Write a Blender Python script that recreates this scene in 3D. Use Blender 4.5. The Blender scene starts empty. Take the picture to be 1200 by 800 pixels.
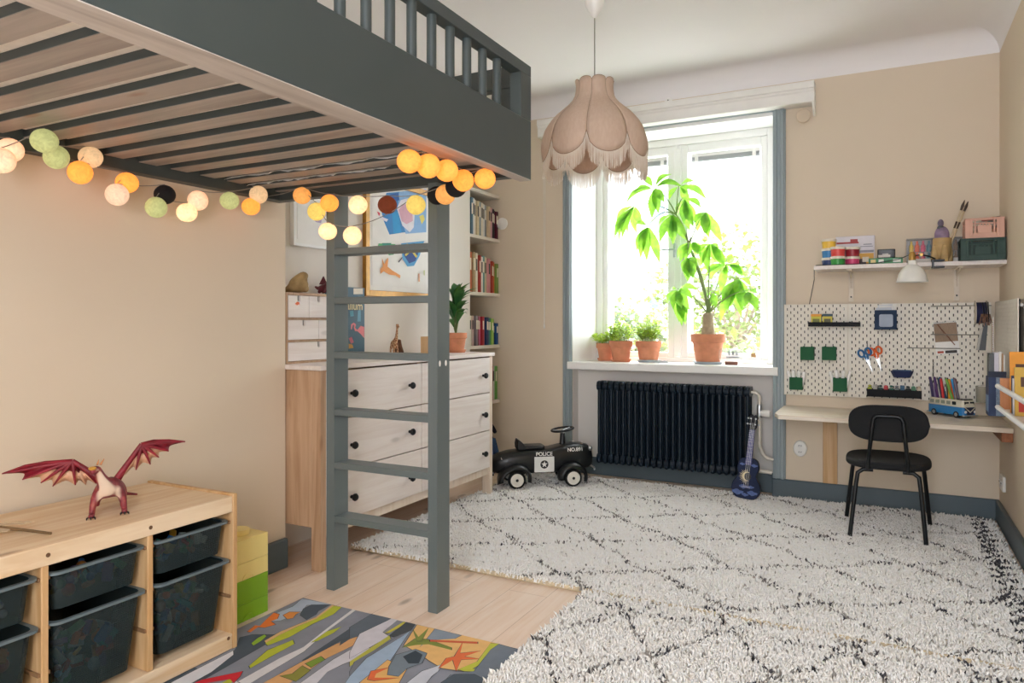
import bpy, math, random
import numpy as np
from mathutils import Vector, Matrix, Euler
random.seed(7)
R = math.radians
PI = math.pi
scene = bpy.context.scene
COL = scene.collection

# ------------------------------------------------------------------ materials
def lin(c):
    return c / 12.92 if c <= 0.04045 else ((c + 0.055) / 1.055) ** 2.4
def hx(h, k=1.0):
    h = h.lstrip('#')
    return tuple(min(1.0, lin(int(h[i:i + 2], 16) / 255) * k) for i in (0, 2, 4)) + (1.0,)
def sc(c, k):
    return tuple(min(1.0, v * k) for v in c[:3]) + (1.0,)

def new_mat(name):
    m = bpy.data.materials.new(name)
    m.use_nodes = True
    nt = m.node_tree
    return m, nt, nt.nodes['Principled BSDF']

def coords(nt, stretch=(1, 1, 1), rot=(0, 0, 0), kind='Object'):
    tc = nt.nodes.new('ShaderNodeTexCoord')
    mp = nt.nodes.new('ShaderNodeMapping')
    mp.inputs['Scale'].default_value = stretch
    mp.inputs['Rotation'].default_value = rot
    nt.links.new(tc.outputs[kind], mp.inputs['Vector'])
    return mp.outputs['Vector']

def noise(nt, vec, scale, detail=3, rough=.5, dist=0.):
    n = nt.nodes.new('ShaderNodeTexNoise')
    n.inputs['Scale'].default_value = scale
    n.inputs['Detail'].default_value = detail
    n.inputs['Roughness'].default_value = rough
    n.inputs['Distortion'].default_value = dist
    nt.links.new(vec, n.inputs['Vector'])
    return n.outputs['Fac']

def ramp(nt, fac, stops, interp='LINEAR'):
    r = nt.nodes.new('ShaderNodeValToRGB')
    r.color_ramp.interpolation = interp
    els = r.color_ramp.elements
    while len(els) < len(stops):
        els.new(.5)
    for e, (p, c) in zip(els, stops):
        e.position = p
        e.color = c
    nt.links.new(fac, r.inputs['Fac'])
    return r.outputs['Color']

def mixc(nt, fac, a, b, mode='MIX'):
    n = nt.nodes.new('ShaderNodeMix')
    n.data_type = 'RGBA'
    n.blend_type = mode
    for sock, v in ((n.inputs['Factor'], fac), (n.inputs[6], a), (n.inputs[7], b)):
        if hasattr(v, 'links') or isinstance(v, bpy.types.NodeSocket):
            nt.links.new(v, sock)
        else:
            sock.default_value = v
    return n.outputs[2]

def bump(nt, b, h, strength, dist=.002):
    n = nt.nodes.new('ShaderNodeBump')
    n.inputs['Strength'].default_value = strength
    n.inputs['Distance'].default_value = dist
    nt.links.new(h, n.inputs['Height'])
    nt.links.new(n.outputs['Normal'], b.inputs['Normal'])

def mat(name, col, rough=.5, metal=0., var=.06, scale=14, bmp=0., bscale=120, spec=.5, coat=0., stretch=(1, 1, 1), sheen=0.):
    c = hx(col) if isinstance(col, str) else col
    m, nt, b = new_mat(name)
    v = coords(nt, stretch)
    f = noise(nt, v, scale)
    col_out = ramp(nt, f, [(.3, sc(c, 1 - var)), (.7, sc(c, 1 + var))])
    nt.links.new(col_out, b.inputs['Base Color'])
    b.inputs['Roughness'].default_value = rough
    b.inputs['Metallic'].default_value = metal
    b.inputs['Specular IOR Level'].default_value = spec
    b.inputs['Coat Weight'].default_value = coat
    b.inputs['Sheen Weight'].default_value = sheen
    if bmp:
        bump(nt, b, noise(nt, v, bscale, 2), bmp)
    return m

def wood(name, light, dark, axis='X', rough=.5, knots=.5, grain=1.0, knotcol='#8a5a38'):
    """pine boards: grain along one axis, faint streaks, sparse knots"""
    m, nt, b = new_mat(name)
    st = {'X': (.6, 9, 9), 'Y': (9, .6, 9), 'Z': (9, 9, .6)}[axis]
    ks = {'X': (1.6, 5, 5), 'Y': (5, 1.6, 5), 'Z': (5, 5, 1.6)}[axis]
    v = coords(nt, st)
    f1 = noise(nt, v, 2.2 * grain, 4, .55, 1.2)
    f2 = noise(nt, v, 9 * grain, 3, .6, .3)
    c1 = ramp(nt, f1, [(.36, hx(dark)), (.60, hx(light))])
    c2 = mixc(nt, .28, c1, ramp(nt, f2, [(.3, hx(dark)), (.7, hx(light))]))
    if knots:
        vo = nt.nodes.new('ShaderNodeTexVoronoi')
        vo.inputs['Scale'].default_value = 1.25
        nt.links.new(coords(nt, ks), vo.inputs['Vector'])
        kf = ramp(nt, vo.outputs['Distance'], [(.045, (1, 1, 1, 1)), (.10, (0, 0, 0, 1))])
        k2 = nt.nodes.new('ShaderNodeMath')
        k2.operation = 'MULTIPLY'
        k2.inputs[1].default_value = knots
        nt.links.new(kf, k2.inputs[0])
        c2 = mixc(nt, k2.outputs[0], c2, hx(knotcol))
    nt.links.new(c2, b.inputs['Base Color'])
    b.inputs['Roughness'].default_value = rough
    bump(nt, b, f2, .12, .001)
    return m

def glow(name, col, emit, strength):
    """cotton ball with a lamp inside"""
    m, nt, b = new_mat(name)
    v = coords(nt)
    f = noise(nt, v, 55, 3, .6, 1.5)
    nt.links.new(ramp(nt, f, [(.3, sc(hx(col), .75)), (.7, hx(col))]), b.inputs['Base Color'])
    b.inputs['Roughness'].default_value = .9
    if strength:
        nt.links.new(ramp(nt, f, [(.3, sc(hx(emit), .72)), (.65, hx(emit))]), b.inputs['Emission Color'])
        b.inputs['Emission Strength'].default_value = strength
    return m

def leafmat(name, c1, c2, trans=.5, scale=25):
    m = bpy.data.materials.new(name)
    m.use_nodes = True
    nt = m.node_tree
    b = nt.nodes['Principled BSDF']
    out = nt.nodes['Material Output']
    v = coords(nt)
    c = ramp(nt, noise(nt, v, scale, 2), [(.3, hx(c1)), (.7, hx(c2))])
    nt.links.new(c, b.inputs['Base Color'])
    b.inputs['Roughness'].default_value = .38
    t = nt.nodes.new('ShaderNodeBsdfTranslucent')
    nt.links.new(mixc(nt, .25, c, hx('#c8d850')), t.inputs['Color'])
    mx = nt.nodes.new('ShaderNodeMixShader')
    mx.inputs[0].default_value = trans
    nt.links.new(b.outputs[0], mx.inputs[1])
    nt.links.new(t.outputs[0], mx.inputs[2])
    nt.links.new(mx.outputs[0], out.inputs['Surface'])
    return m

def clothmat(name, c1, c2, trans=.5, scale=25):
    m = leafmat(name, c1, c2, trans, scale)
    nt = m.node_tree
    for n in nt.nodes:
        if n.type == 'BSDF_TRANSLUCENT':
            for l in list(n.inputs['Color'].links):
                nt.links.remove(l)
            n.inputs['Color'].default_value = hx(c2)
    nt.nodes['Principled BSDF'].inputs['Roughness'].default_value = .9
    return m

def clear(name, tint, transp=.9, rough=.05, col=None):
    """thin clear pane or film: mostly transparent, a little gloss"""
    m = bpy.data.materials.new(name)
    m.use_nodes = True
    nt = m.node_tree
    b = nt.nodes['Principled BSDF']
    out = nt.nodes['Material Output']
    c = hx(col or '#ffffff')
    f = noise(nt, coords(nt), 30)
    nt.links.new(ramp(nt, f, [(.2, sc(c, .95)), (.8, c)]), b.inputs['Base Color'])
    b.inputs['Roughness'].default_value = rough
    t = nt.nodes.new('ShaderNodeBsdfTransparent')
    t.inputs['Color'].default_value = hx(tint)
    mx = nt.nodes.new('ShaderNodeMixShader')
    mx.inputs[0].default_value = transp
    nt.links.new(b.outputs[0], mx.inputs[1])
    nt.links.new(t.outputs[0], mx.inputs[2])
    nt.links.new(mx.outputs[0], out.inputs['Surface'])
    return m

_flat = {}
def paint(h, rough=.55):
    k = (h, rough)
    if k not in _flat:
        _flat[k] = mat('paint_' + h.lstrip('#'), h, rough, var=.05, scale=30)
    return _flat[k]

# ------------------------------------------------------------------ mesh builder
class MB:
    def __init__(s):
        s.v, s.f, s.m = [], [], []
    def add(s, vs, fs, mi=0):
        o = len(s.v)
        s.v += [tuple(p) for p in vs]
        s.f += [tuple(i + o for i in f) for f in fs]
        s.m += [mi] * len(fs)
        return s
    def box(s, x0, x1, y0, y1, z0, z1, mi=0, M=None):
        vs = [(x, y, z) for z in (z0, z1) for y in (y0, y1) for x in (x0, x1)]
        if M is not None:
            vs = [tuple(M @ Vector(p)) for p in vs]
        return s.add(vs, [(0, 2, 3, 1), (4, 5, 7, 6), (0, 1, 5, 4), (2, 6, 7, 3), (0, 4, 6, 2), (1, 3, 7, 5)], mi)
    def rbox(s, x0, x1, y0, y1, z0, z1, r=.01, mi=0, seg=4, axis='z', M=None):
        """box with rounded vertical edges"""
        poly = []
        a0, a1, b0, b1, c0, c1 = {'z': (x0, x1, y0, y1, z0, z1), 'y': (x0, x1, z0, z1, y0, y1), 'x': (y0, y1, z0, z1, x0, x1)}[axis]
        r = min(r, (a1 - a0) / 2 - 1e-5, (b1 - b0) / 2 - 1e-5)
        for cx, cy, t0 in ((a1 - r, b1 - r, 0), (a0 + r, b1 - r, 90), (a0 + r, b0 + r, 180), (a1 - r, b0 + r, 270)):
            for k in range(seg + 1):
                t = R(t0 + 90 * k / seg)
                poly.append((cx + r * math.cos(t), cy + r * math.sin(t)))
        return s.prism(poly, c0, c1, axis, mi, M)
    def prism(s, poly, c0, c1, axis='z', mi=0, M=None, mi_side=None):
        mp = {'z': lambda a, b, c: (a, b, c), 'y': lambda a, b, c: (a, c, b), 'x': lambda a, b, c: (c, a, b)}[axis]
        n = len(poly)
        vs = [mp(a, b, c0) for a, b in poly] + [mp(a, b, c1) for a, b in poly]
        if M is not None:
            vs = [tuple(M @ Vector(p)) for p in vs]
        s.add(vs, [tuple(range(n))[::-1], tuple(range(n, 2 * n))], mi)
        o = len(s.v) - 2 * n
        side = mi if mi_side is None else mi_side
        for i in range(n):
            j = (i + 1) % n
            s.f.append((o + i, o + j, o + n + j, o + n + i))
            s.m.append(side)
        return s
    def tube(s, pts, r, seg=8, mi=0, caps=True, closed=False):
        pts = [Vector(p) for p in pts]
        n = len(pts)
        rs = r if isinstance(r, (list, tuple)) else [r] * n
        prev = None
        rings = []
        for i, p in enumerate(pts):
            if closed:
                t = pts[(i + 1) % n] - pts[i - 1]
            else:
                t = pts[min(i + 1, n - 1)] - pts[max(i - 1, 0)]
            t.normalize()
            if prev is None:
                a = Vector((0, 0, 1)) if abs(t.z) < .9 else Vector((1, 0, 0))
                u = t.cross(a).normalized()
            else:
                u = (prev - t * prev.dot(t)).normalized()
            prev = u
            w = t.cross(u)
            rings.append([p + (u * math.cos(2 * PI * k / seg) + w * math.sin(2 * PI * k / seg)) * rs[i] for k in range(seg)])
        vs = [q for ring in rings for q in ring]
        fs = []
        for i in range(n if closed else n - 1):
            i2 = (i + 1) % n
            for k in range(seg):
                k2 = (k + 1) % seg
                fs.append((i * seg + k, i * seg + k2, i2 * seg + k2, i2 * seg + k))
        if caps and not closed:
            fs.append(tuple(range(seg))[::-1])
            fs.append(tuple((n - 1) * seg + k for k in range(seg)))
        return s.add(vs, fs, mi)
    def lathe(s, prof, seg=24, c=(0, 0, 0), mi=0, M=None, sx=1., sy=1.):
        vs, fs = [], []
        n = len(prof)
        for r, z in prof:
            for k in range(seg):
                t = 2 * PI * k / seg
                vs.append((c[0] + r * math.cos(t) * sx, c[1] + r * math.sin(t) * sy, c[2] + z))
        for i in range(n - 1):
            for k in range(seg):
                k2 = (k + 1) % seg
                fs.append((i * seg + k, i * seg + k2, (i + 1) * seg + k2, (i + 1) * seg + k))
        if prof[0][0] > 1e-6:
            fs.append(tuple(range(seg))[::-1])
        if prof[-1][0] > 1e-6:
            fs.append(tuple((n - 1) * seg + k for k in range(seg)))
        if M is not None:
            vs = [tuple(M @ Vector(p)) for p in vs]
        return s.add(vs, fs, mi)
    def ball(s, c, r, seg=16, rings=10, mi=0, M=None):
        rx, ry, rz = r if isinstance(r, (list, tuple)) else (r, r, r)
        vs = [(0, 0, -rz)]
        for i in range(1, rings):
            t = PI * i / rings
            for k in range(seg):
                a = 2 * PI * k / seg
                vs.append((rx * math.sin(t) * math.cos(a), ry * math.sin(t) * math.sin(a), -rz * math.cos(t)))
        vs.append((0, 0, rz))
        fs = []
        for k in range(seg):
            k2 = (k + 1) % seg
            fs.append((0, 1 + k2, 1 + k))
            for i in range(rings - 2):
                a = 1 + i * seg
                fs.append((a + k, a + k2, a + seg + k2, a + seg + k))
            a = 1 + (rings - 2) * seg
            fs.append((a + k, a + k2, len(vs) - 1))
        if M is not None:
            vs = [tuple(M @ Vector(p)) for p in vs]
        return s.add([(c[0] + x, c[1] + y, c[2] + z) for x, y, z in vs], fs, mi)
    def leaf(s, base, tip, w, droop=.15, n=6, mi=0, up=(0, 0, 1), fold=.25):
        """a pointed leaf with a folded midrib that arcs over"""
        b, t = Vector(base), Vector(tip)
        d = t - b
        L = d.length
        if L < 1e-6:
            return s
        d.normalize()
        u = Vector(up)
        side = d.cross(u)
        if side.length < .05:
            side = d.cross(Vector((1, .3, 0)))
        side.normalize()
        nrm = side.cross(d).normalized()
        vs = []
        for i in range(n + 1):
            k = i / n
            ww = w * (math.sin(PI * min(1, k * .97 + .03)) ** .8) * (.55 + .45 * math.sin(PI * k ** 1.2)) if 0 < k < 1 else w * .04
            p = b + d * L * k + nrm * (droop * L * math.sin(PI * k))
            vs += [p - side * ww + nrm * ww * fold, p, p + side * ww + nrm * ww * fold]
        fs = []
        for i in range(n):
            a = i * 3
            fs += [(a, a + 1, a + 4, a + 3), (a + 1, a + 2, a + 5, a + 4)]
        return s.add(vs, fs, mi)
    def build(s, name, mats, parent=None, world=False, at=None, bevel=0., smooth=38, sub=0, solid=0., seg=2):
        me = bpy.data.meshes.new(name)
        vs = s.v
        off = None
        if at is not None:
            off = Vector(at)
        elif world and parent is not None:
            q = parent
            off = Vector((0, 0, 0))
            while q is not None:
                off += q.location
                q = q.parent
        if off is not None:
            vs = [(x - off.x, y - off.y, z - off.z) for x, y, z in vs]
        me.from_pydata(vs, [], s.f)
        mats = mats if isinstance(mats, (list, tuple)) else [mats]
        for m in mats:
            me.materials.append(m)
        me.polygons.foreach_set('material_index', s.m)
        if smooth:
            me.polygons.foreach_set('use_smooth', [True] * len(s.f))
            me.set_sharp_from_angle(angle=R(smooth))
        me.update()
        o = bpy.data.objects.new(name, me)
        COL.objects.link(o)
        if at is not None:
            o.location = at
        if parent is not None:
            o.parent = parent
        if bevel:
            bm = o.modifiers.new('bevel', 'BEVEL')
            bm.width = bevel
            bm.segments = seg
            bm.limit_method = 'ANGLE'
            bm.angle_limit = R(40)
        if solid:
            sm = o.modifiers.new('solid', 'SOLIDIFY')
            sm.thickness = solid
            sm.offset = 0
        if sub:
            sm = o.modifiers.new('sub', 'SUBSURF')
            sm.levels = sub
            sm.render_levels = sub
        return o

def tag(o, label, cat, group=None):
    o['label'] = label
    o['category'] = cat
    if group:
        o['group'] = group
    return o
def struct(o):
    o['kind'] = 'structure'
    return o
def thing(name, label, cat, loc=(0, 0, 0), rz=0., group=None, rot=None):
    o = bpy.data.objects.new(name, None)
    o.empty_display_size = .05
    COL.objects.link(o)
    o.location = loc
    o.rotation_euler = rot if rot else (0, 0, rz)
    return tag(o, label, cat, group)
def dup(root, loc=None, rz=None, label=None):
    r = root.copy()
    COL.objects.link(r)
    if loc is not None:
        r.location = loc
    if rz is not None:
        r.rotation_euler = (0, 0, rz)
    if label:
        r['label'] = label
    for ch in list(root.children):
        c = ch.copy()
        COL.objects.link(c)
        c.parent = r
        for g in list(ch.children):
            d = g.copy()
            COL.objects.link(d)
            d.parent = c
    return r
def skin(name, joints, edges, m, parent=None, sub=2, root=0, loc=None):
    """a continuous body grown over a skeleton: joints = (x, y, z, rx[, ry])"""
    me = bpy.data.meshes.new(name)
    me.from_pydata([j[:3] for j in joints], edges, [])
    o = bpy.data.objects.new(name, me)
    COL.objects.link(o)
    sk = o.modifiers.new('skin', 'SKIN')
    sk.use_smooth_shade = True
    if not me.skin_vertices:
        bpy.context.view_layer.objects.active = o
        me.skin_vertices.new() if hasattr(me.skin_vertices, 'new') else None
    for i, j in enumerate(joints):
        r = (j[3], j[4]) if len(j) > 4 else (j[3], j[3])
        me.skin_vertices[0].data[i].radius = r
        me.skin_vertices[0].data[i].use_root = (i == root)
    ss = o.modifiers.new('sub', 'SUBSURF')
    ss.levels = sub
    ss.render_levels = sub
    me.materials.append(m)
    if parent is not None:
        o.parent = parent
    if loc is not None:
        o.location = loc
    return o
def text(name, body, size, m, parent, loc, rot, ext=.0006, align='CENTER', shear=0.):
    cu = bpy.data.curves.new(name, 'FONT')
    cu.body = body
    cu.size = size
    cu.extrude = ext
    cu.align_x = align
    cu.align_y = 'CENTER'
    cu.shear = shear
    cu.offset = size * .012
    cu.materials.append(m)
    tmp = bpy.data.objects.new(name, cu)
    COL.objects.link(tmp)
    dg_ = bpy.context.evaluated_depsgraph_get()
    me = bpy.data.meshes.new_from_object(tmp.evaluated_get(dg_))
    bpy.data.objects.remove(tmp)
    bpy.data.curves.remove(cu)
    o = bpy.data.objects.new(name, me)
    COL.objects.link(o)
    o.parent = parent
    o.location = loc
    o.rotation_euler = rot
    return o
def arc(c, r, a0, a1, n, plane='xz'):
    out = []
    for i in range(n + 1):
        t = R(a0 + (a1 - a0) * i / n)
        a, b = r * math.cos(t), r * math.sin(t)
        out.append({'xz': (c[0] + a, c[1], c[2] + b), 'xy': (c[0] + a, c[1] + b, c[2]), 'yz': (c[0], c[1] + a, c[2] + b)}[plane])
    return out

# palette
M = {}
M['wall'] = mat('wall_beige', '#e1d2bd', .9, var=.012, scale=2, bmp=.06, bscale=180, spec=.2)
M['white'] = mat('ceiling_white', '#f4f1f1', .9, var=.01, scale=2, bmp=.05, bscale=150, spec=.2)
M['niche'] = mat('niche_white', '#e2ddd8', .85, var=.015, scale=3, bmp=.05, bscale=150, spec=.2)
M['recess'] = mat('recess_white', '#e6dfd6', .9, var=.015, scale=2, bmp=.05, bscale=160, spec=.2)
M['blue'] = mat('trim_blue_grey', '#95a2a6', .42, var=.03, scale=6)
M['skirt'] = mat('skirting_dark_blue_grey', '#55646c', .45, var=.03, scale=6)
M['bed'] = mat('bed_slate', '#3f4848', .45, var=.025, scale=8, bmp=.03, bscale=90)
M['ladder'] = mat('ladder_slate', '#667071', .42, var=.03, scale=8, bmp=.03, bscale=90, stretch=(1, 1, .2))
M['frame'] = mat('window_white', '#f1f1ef', .4, var=.01, scale=5)
M['pine'] = wood('pine_x', '#e9d0ae', '#d3ae80', 'X', .5, .5)
M['pine_y'] = wood('pine_y', '#ecd6b8', '#d8b68c', 'Y', .5, .55)
M['pine_z'] = wood('pine_z', '#dcb98c', '#c1935f', 'Z', .5, .5)
M['pine_raw_y'] = wood('pine_raw_y', '#c6beb6', '#a79d95', 'Y', .65, .6)
M['white_wood'] = wood('whitewashed_x', '#efe7e2', '#e2d6cf', 'Y', .5, .45, knotcol='#a99f98')
M['white_wood_z'] = wood('whitewashed_z', '#e8dacb', '#dcc8b3', 'Z', .5, .3, knotcol='#a99f98')
M['black'] = mat('black_plastic', '#15181b', .4, var=.1)
M['black_metal'] = mat('black_metal', '#16191c', .35, metal=.3, var=.1)
M['iron'] = mat('radiator_navy', '#0b1c2a', .42, var=.08, scale=10, spec=.35)
M['terracotta'] = mat('terracotta', '#cf8a68', .85, var=.10, scale=22, bmp=.08, bscale=160)
M['soil'] = mat('soil', '#3b2a20', .95, var=.3, scale=60, bmp=.5, bscale=120)
M['steel'] = mat('steel', '#b8bcc0', .3, metal=.9, var=.05)
M['cord'] = mat('cord_grey', '#8c8880', .6)
M['paper'] = mat('paper', '#f0eeea', .8, var=.02)
M['glass'] = clear('window_glass', '#ffffff', .94, .02)
M['plastic_white'] = mat('plastic_white', '#f0eee9', .35, var=.02)
SKY, EXPOSURE = 6.0, 1.3
# ------------------------------------------------------------------ traced drawings and positions (metres)
BALLS_WALL = [(-2.29, 1.187, 1.606, 'p', 1), (-2.27, 1.154, 1.567, 'p', 1), (-2.15, 1.2055, 1.621, 'g', 0), (-2.27, 1.308, 1.608, 'g', 0), (-2.29, 1.428, 1.634, 'b', 0), (-2.27, 1.382, 1.574, 'o', 1), (-2.29, 1.554, 1.573, 'o', 1), (-2.27, 1.505, 1.523, 'k', 0), (-2.29, 1.698, 1.555, 'x', 0), (-2.27, 1.649, 1.501, 'g', 0), (-2.29, 1.789, 1.503, 'w', 1), (-2.27, 1.821, 1.551, 'p', 1), (-2.29, 1.983, 1.576, 'g', 0), (-2.27, 2.111, 1.618, 'b', 0), (-2.29, 2.09, 1.568, 'o', 1)]
BALLS_END = [(-2.119, 2.2, 1.616, 'a', 0), (-2.041, 2.2, 1.545, 'y', 0), (-1.973, 2.2, 1.574, 'o', 1), (-1.828, 2.2, 1.556, 'w', 1), (-1.982, 2.2, 1.462, 'w', 1), (-1.856, 2.2, 1.438, 'w', 1), (-1.686, 2.2, 1.545, 'd', 0), (-1.554, 2.2, 1.535, 'y', 0), (-1.487, 2.24, 1.571, 'x', 0), (-1.424, 2.2, 1.563, 'a', 0)]
MAT_A = [
  ('#a9b6c8', [(-2.054, 2.133), (-1.949, 2.169), (-1.906, 2.148), (-1.992, 2.094), (-1.96, 2.027), (-1.974, 1.939), (-2.0, 1.918), (-2.038, 1.986), (-2.029, 2.057)]),
  ('#e5782e', [(-2.008, 1.816), (-2.024, 1.867), (-2.004, 1.87), (-2.026, 1.92), (-2.049, 1.98), (-2.019, 1.979), (-1.995, 1.944), (-2.0, 1.918), (-1.964, 1.906), (-1.979, 1.868), (-2.004, 1.862), (-1.993, 1.817)]),
  ('#d98a3e', [(-2.001, 1.98), (-2.002, 2.013), (-1.965, 2.032), (-1.965, 2.008), (-1.949, 1.976), (-1.962, 1.961)]),
  ('#46525f', [(-1.934, 1.703), (-1.992, 1.768), (-1.973, 1.806), (-1.905, 1.841), (-1.905, 1.87), (-1.873, 1.775), (-1.87, 1.711), (-1.855, 1.502), (-1.863, 1.498), (-1.895, 1.612)]),
  ('#46525f', [(-1.976, 2.06), (-1.976, 2.102), (-1.912, 2.154), (-1.912, 2.068), (-1.897, 2.043), (-1.893, 1.989), (-1.944, 2.01)]),
  ('#d8b27c', [(-1.896, 1.79), (-1.903, 1.868), (-1.892, 1.948), (-1.879, 2.023), (-1.906, 2.139), (-1.858, 2.155), (-1.84, 2.073), (-1.848, 1.966), (-1.842, 1.853), (-1.859, 1.769)]),
  ('#b7bf34', [(-1.88, 1.778), (-1.885, 1.851), (-1.879, 1.935), (-1.867, 2.011), (-1.893, 2.132), (-1.858, 2.155), (-1.84, 2.073), (-1.848, 1.966), (-1.842, 1.853), (-1.859, 1.769)]),
  ('#b7bf34', [(-1.802, 1.637), (-1.833, 1.744), (-1.815, 1.84), (-1.788, 1.82), (-1.789, 1.716), (-1.786, 1.628)]),
  ('#8fb531', [(-1.922, 1.756), (-1.934, 1.798), (-1.934, 1.826), (-1.919, 1.82), (-1.906, 1.785), (-1.902, 1.747)]),
  ('#d9d7da', [(-1.753, 1.55), (-1.754, 1.722), (-1.743, 1.817), (-1.775, 1.967), (-1.806, 2.157), (-1.79, 2.157), (-1.761, 1.96), (-1.718, 1.791), (-1.713, 1.593), (-1.71, 1.541)]),
  ('#b7bf34', [(-1.745, 1.856), (-1.757, 1.947), (-1.739, 2.001), (-1.729, 1.948), (-1.734, 1.875)]),
  ('#d6a46e', [(-1.678, 1.578), (-1.672, 1.729), (-1.661, 1.886), (-1.634, 1.969), (-1.596, 1.947), (-1.618, 1.793), (-1.607, 1.616), (-1.604, 1.575)]),
  ('#4a5560', [(-1.679, 1.743), (-1.693, 1.924), (-1.706, 2.056), (-1.715, 2.204), (-1.658, 2.168), (-1.651, 2.032), (-1.643, 1.882), (-1.663, 1.912), (-1.669, 1.754)]),
  ('#7c9a35', [(-1.654, 1.732), (-1.646, 1.772), (-1.644, 1.792), (-1.616, 1.78), (-1.62, 1.744), (-1.618, 1.721)]),
  ('#8b8a3a', [(-1.665, 1.635), (-1.641, 1.664), (-1.652, 1.715), (-1.608, 1.704), (-1.601, 1.662), (-1.597, 1.632)]),
  ('#cccbd4', [(-1.577, 1.631), (-1.593, 1.794), (-1.587, 1.912), (-1.591, 1.991), (-1.515, 1.872), (-1.544, 1.783), (-1.553, 1.721), (-1.522, 1.619)]),
  ('#cf1f2e', [(-1.864, 1.482), (-1.859, 1.506), (-1.791, 1.602), (-1.772, 1.573), (-1.758, 1.537), (-1.786, 1.549), (-1.839, 1.489)]),
  ('#dadbe2', [(-1.927, 1.449), (-1.93, 1.581), (-1.93, 1.686), (-1.907, 1.667), (-1.874, 1.553), (-1.869, 1.458)]),
]
MAT_B = [
  ('#5d6773', [(-1.646, 1.937), (-1.707, 2.01), (-1.713, 2.137), (-1.625, 2.141), (-1.632, 1.973)]),
  ('#d0ced8', [(-1.58, 1.861), (-1.641, 1.984), (-1.62, 2.144), (-1.594, 2.149), (-1.578, 2.032), (-1.537, 2.016), (-1.55, 1.824)]),
  ('#c9c04a', [(-1.566, 2.03), (-1.565, 2.14), (-1.546, 2.134), (-1.553, 2.037)]),
  ('#4a5158', [(-1.541, 2.021), (-1.554, 2.145), (-1.514, 2.15), (-1.499, 2.088), (-1.518, 2.019)]),
  ('#b9b84a', [(-1.535, 1.807), (-1.541, 2.021), (-1.52, 2.003), (-1.513, 1.781)]),
  ('#747984', [(-1.492, 1.756), (-1.521, 1.814), (-1.512, 1.993), (-1.511, 2.066), (-1.506, 1.94), (-1.502, 1.849), (-1.471, 1.732)]),
  ('#9db3cc', [(-1.471, 1.732), (-1.502, 1.849), (-1.496, 2.045), (-1.499, 2.088), (-1.425, 1.877), (-1.418, 1.714), (-1.438, 1.649)]),
  ('#e3b673', [(-1.45, 1.983), (-1.506, 2.139), (-1.433, 2.146), (-1.278, 2.159), (-1.171, 2.143), (-1.166, 2.012), (-1.174, 1.922), (-1.249, 1.907), (-1.317, 1.933), (-1.371, 1.957)]),
  ('#8592a2', [(-1.429, 2.14), (-1.318, 2.138), (-1.325, 2.105), (-1.398, 2.053), (-1.394, 1.998)]),
  ('#dfae68', [(-1.418, 1.714), (-1.434, 1.872), (-1.345, 1.857), (-1.312, 1.769), (-1.315, 1.693)]),
  ('#72808d', [(-1.402, 1.839), (-1.431, 1.912), (-1.398, 1.976), (-1.347, 1.969), (-1.323, 1.905), (-1.345, 1.857), (-1.337, 1.802), (-1.374, 1.794)]),
  ('#2e3c49', [(-1.401, 1.915), (-1.391, 1.966), (-1.355, 1.952), (-1.332, 1.9), (-1.36, 1.886)]),
  ('#7f8c3a', [(-1.444, 1.965), (-1.445, 2.042), (-1.401, 2.058), (-1.298, 2.042), (-1.288, 2.027), (-1.38, 2.027), (-1.416, 2.001)]),
  ('#7f8c3a', [(-1.499, 2.103), (-1.443, 2.058), (-1.454, 2.135), (-1.414, 2.037), (-1.429, 2.029)]),
  ('#c3c7d4', [(-1.29, 1.781), (-1.292, 1.861), (-1.261, 1.925), (-1.246, 1.884), (-1.247, 1.849), (-1.238, 1.808), (-1.238, 1.733)]),
  ('#dc6a36', [(-1.286, 2.097), (-1.249, 2.02), (-1.198, 2.067), (-1.225, 2.007), (-1.169, 2.017), (-1.223, 1.983), (-1.196, 1.91), (-1.246, 1.97), (-1.255, 1.898), (-1.271, 1.97), (-1.254, 1.992)]),
  ('#cf5e38', [(-1.395, 2.058), (-1.242, 2.12), (-1.234, 2.107), (-1.386, 2.046)]),
  ('#dc6a36', [(-1.409, 1.741), (-1.433, 1.787), (-1.397, 1.832), (-1.409, 1.782), (-1.397, 1.759), (-1.33, 1.794), (-1.386, 1.744)]),
  ('#bac03c', [(-1.197, 1.922), (-1.17, 1.997), (-1.196, 2.13), (-1.169, 2.144), (-1.147, 2.01), (-1.159, 1.948), (-1.112, 1.949), (-1.174, 1.922)]),
  ('#6d7785', [(-1.172, 2.087), (-1.168, 2.137), (-1.041, 2.129), (-1.035, 2.081), (-1.048, 1.907), (-1.05, 1.811), (-1.194, 1.831), (-1.199, 1.886), (-1.146, 1.937), (-1.155, 1.993)]),
  ('#45525e', [(-1.198, 1.829), (-1.19, 1.89), (-1.136, 1.919), (-1.066, 1.898), (-1.058, 1.806), (-1.134, 1.766)]),
]
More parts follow.
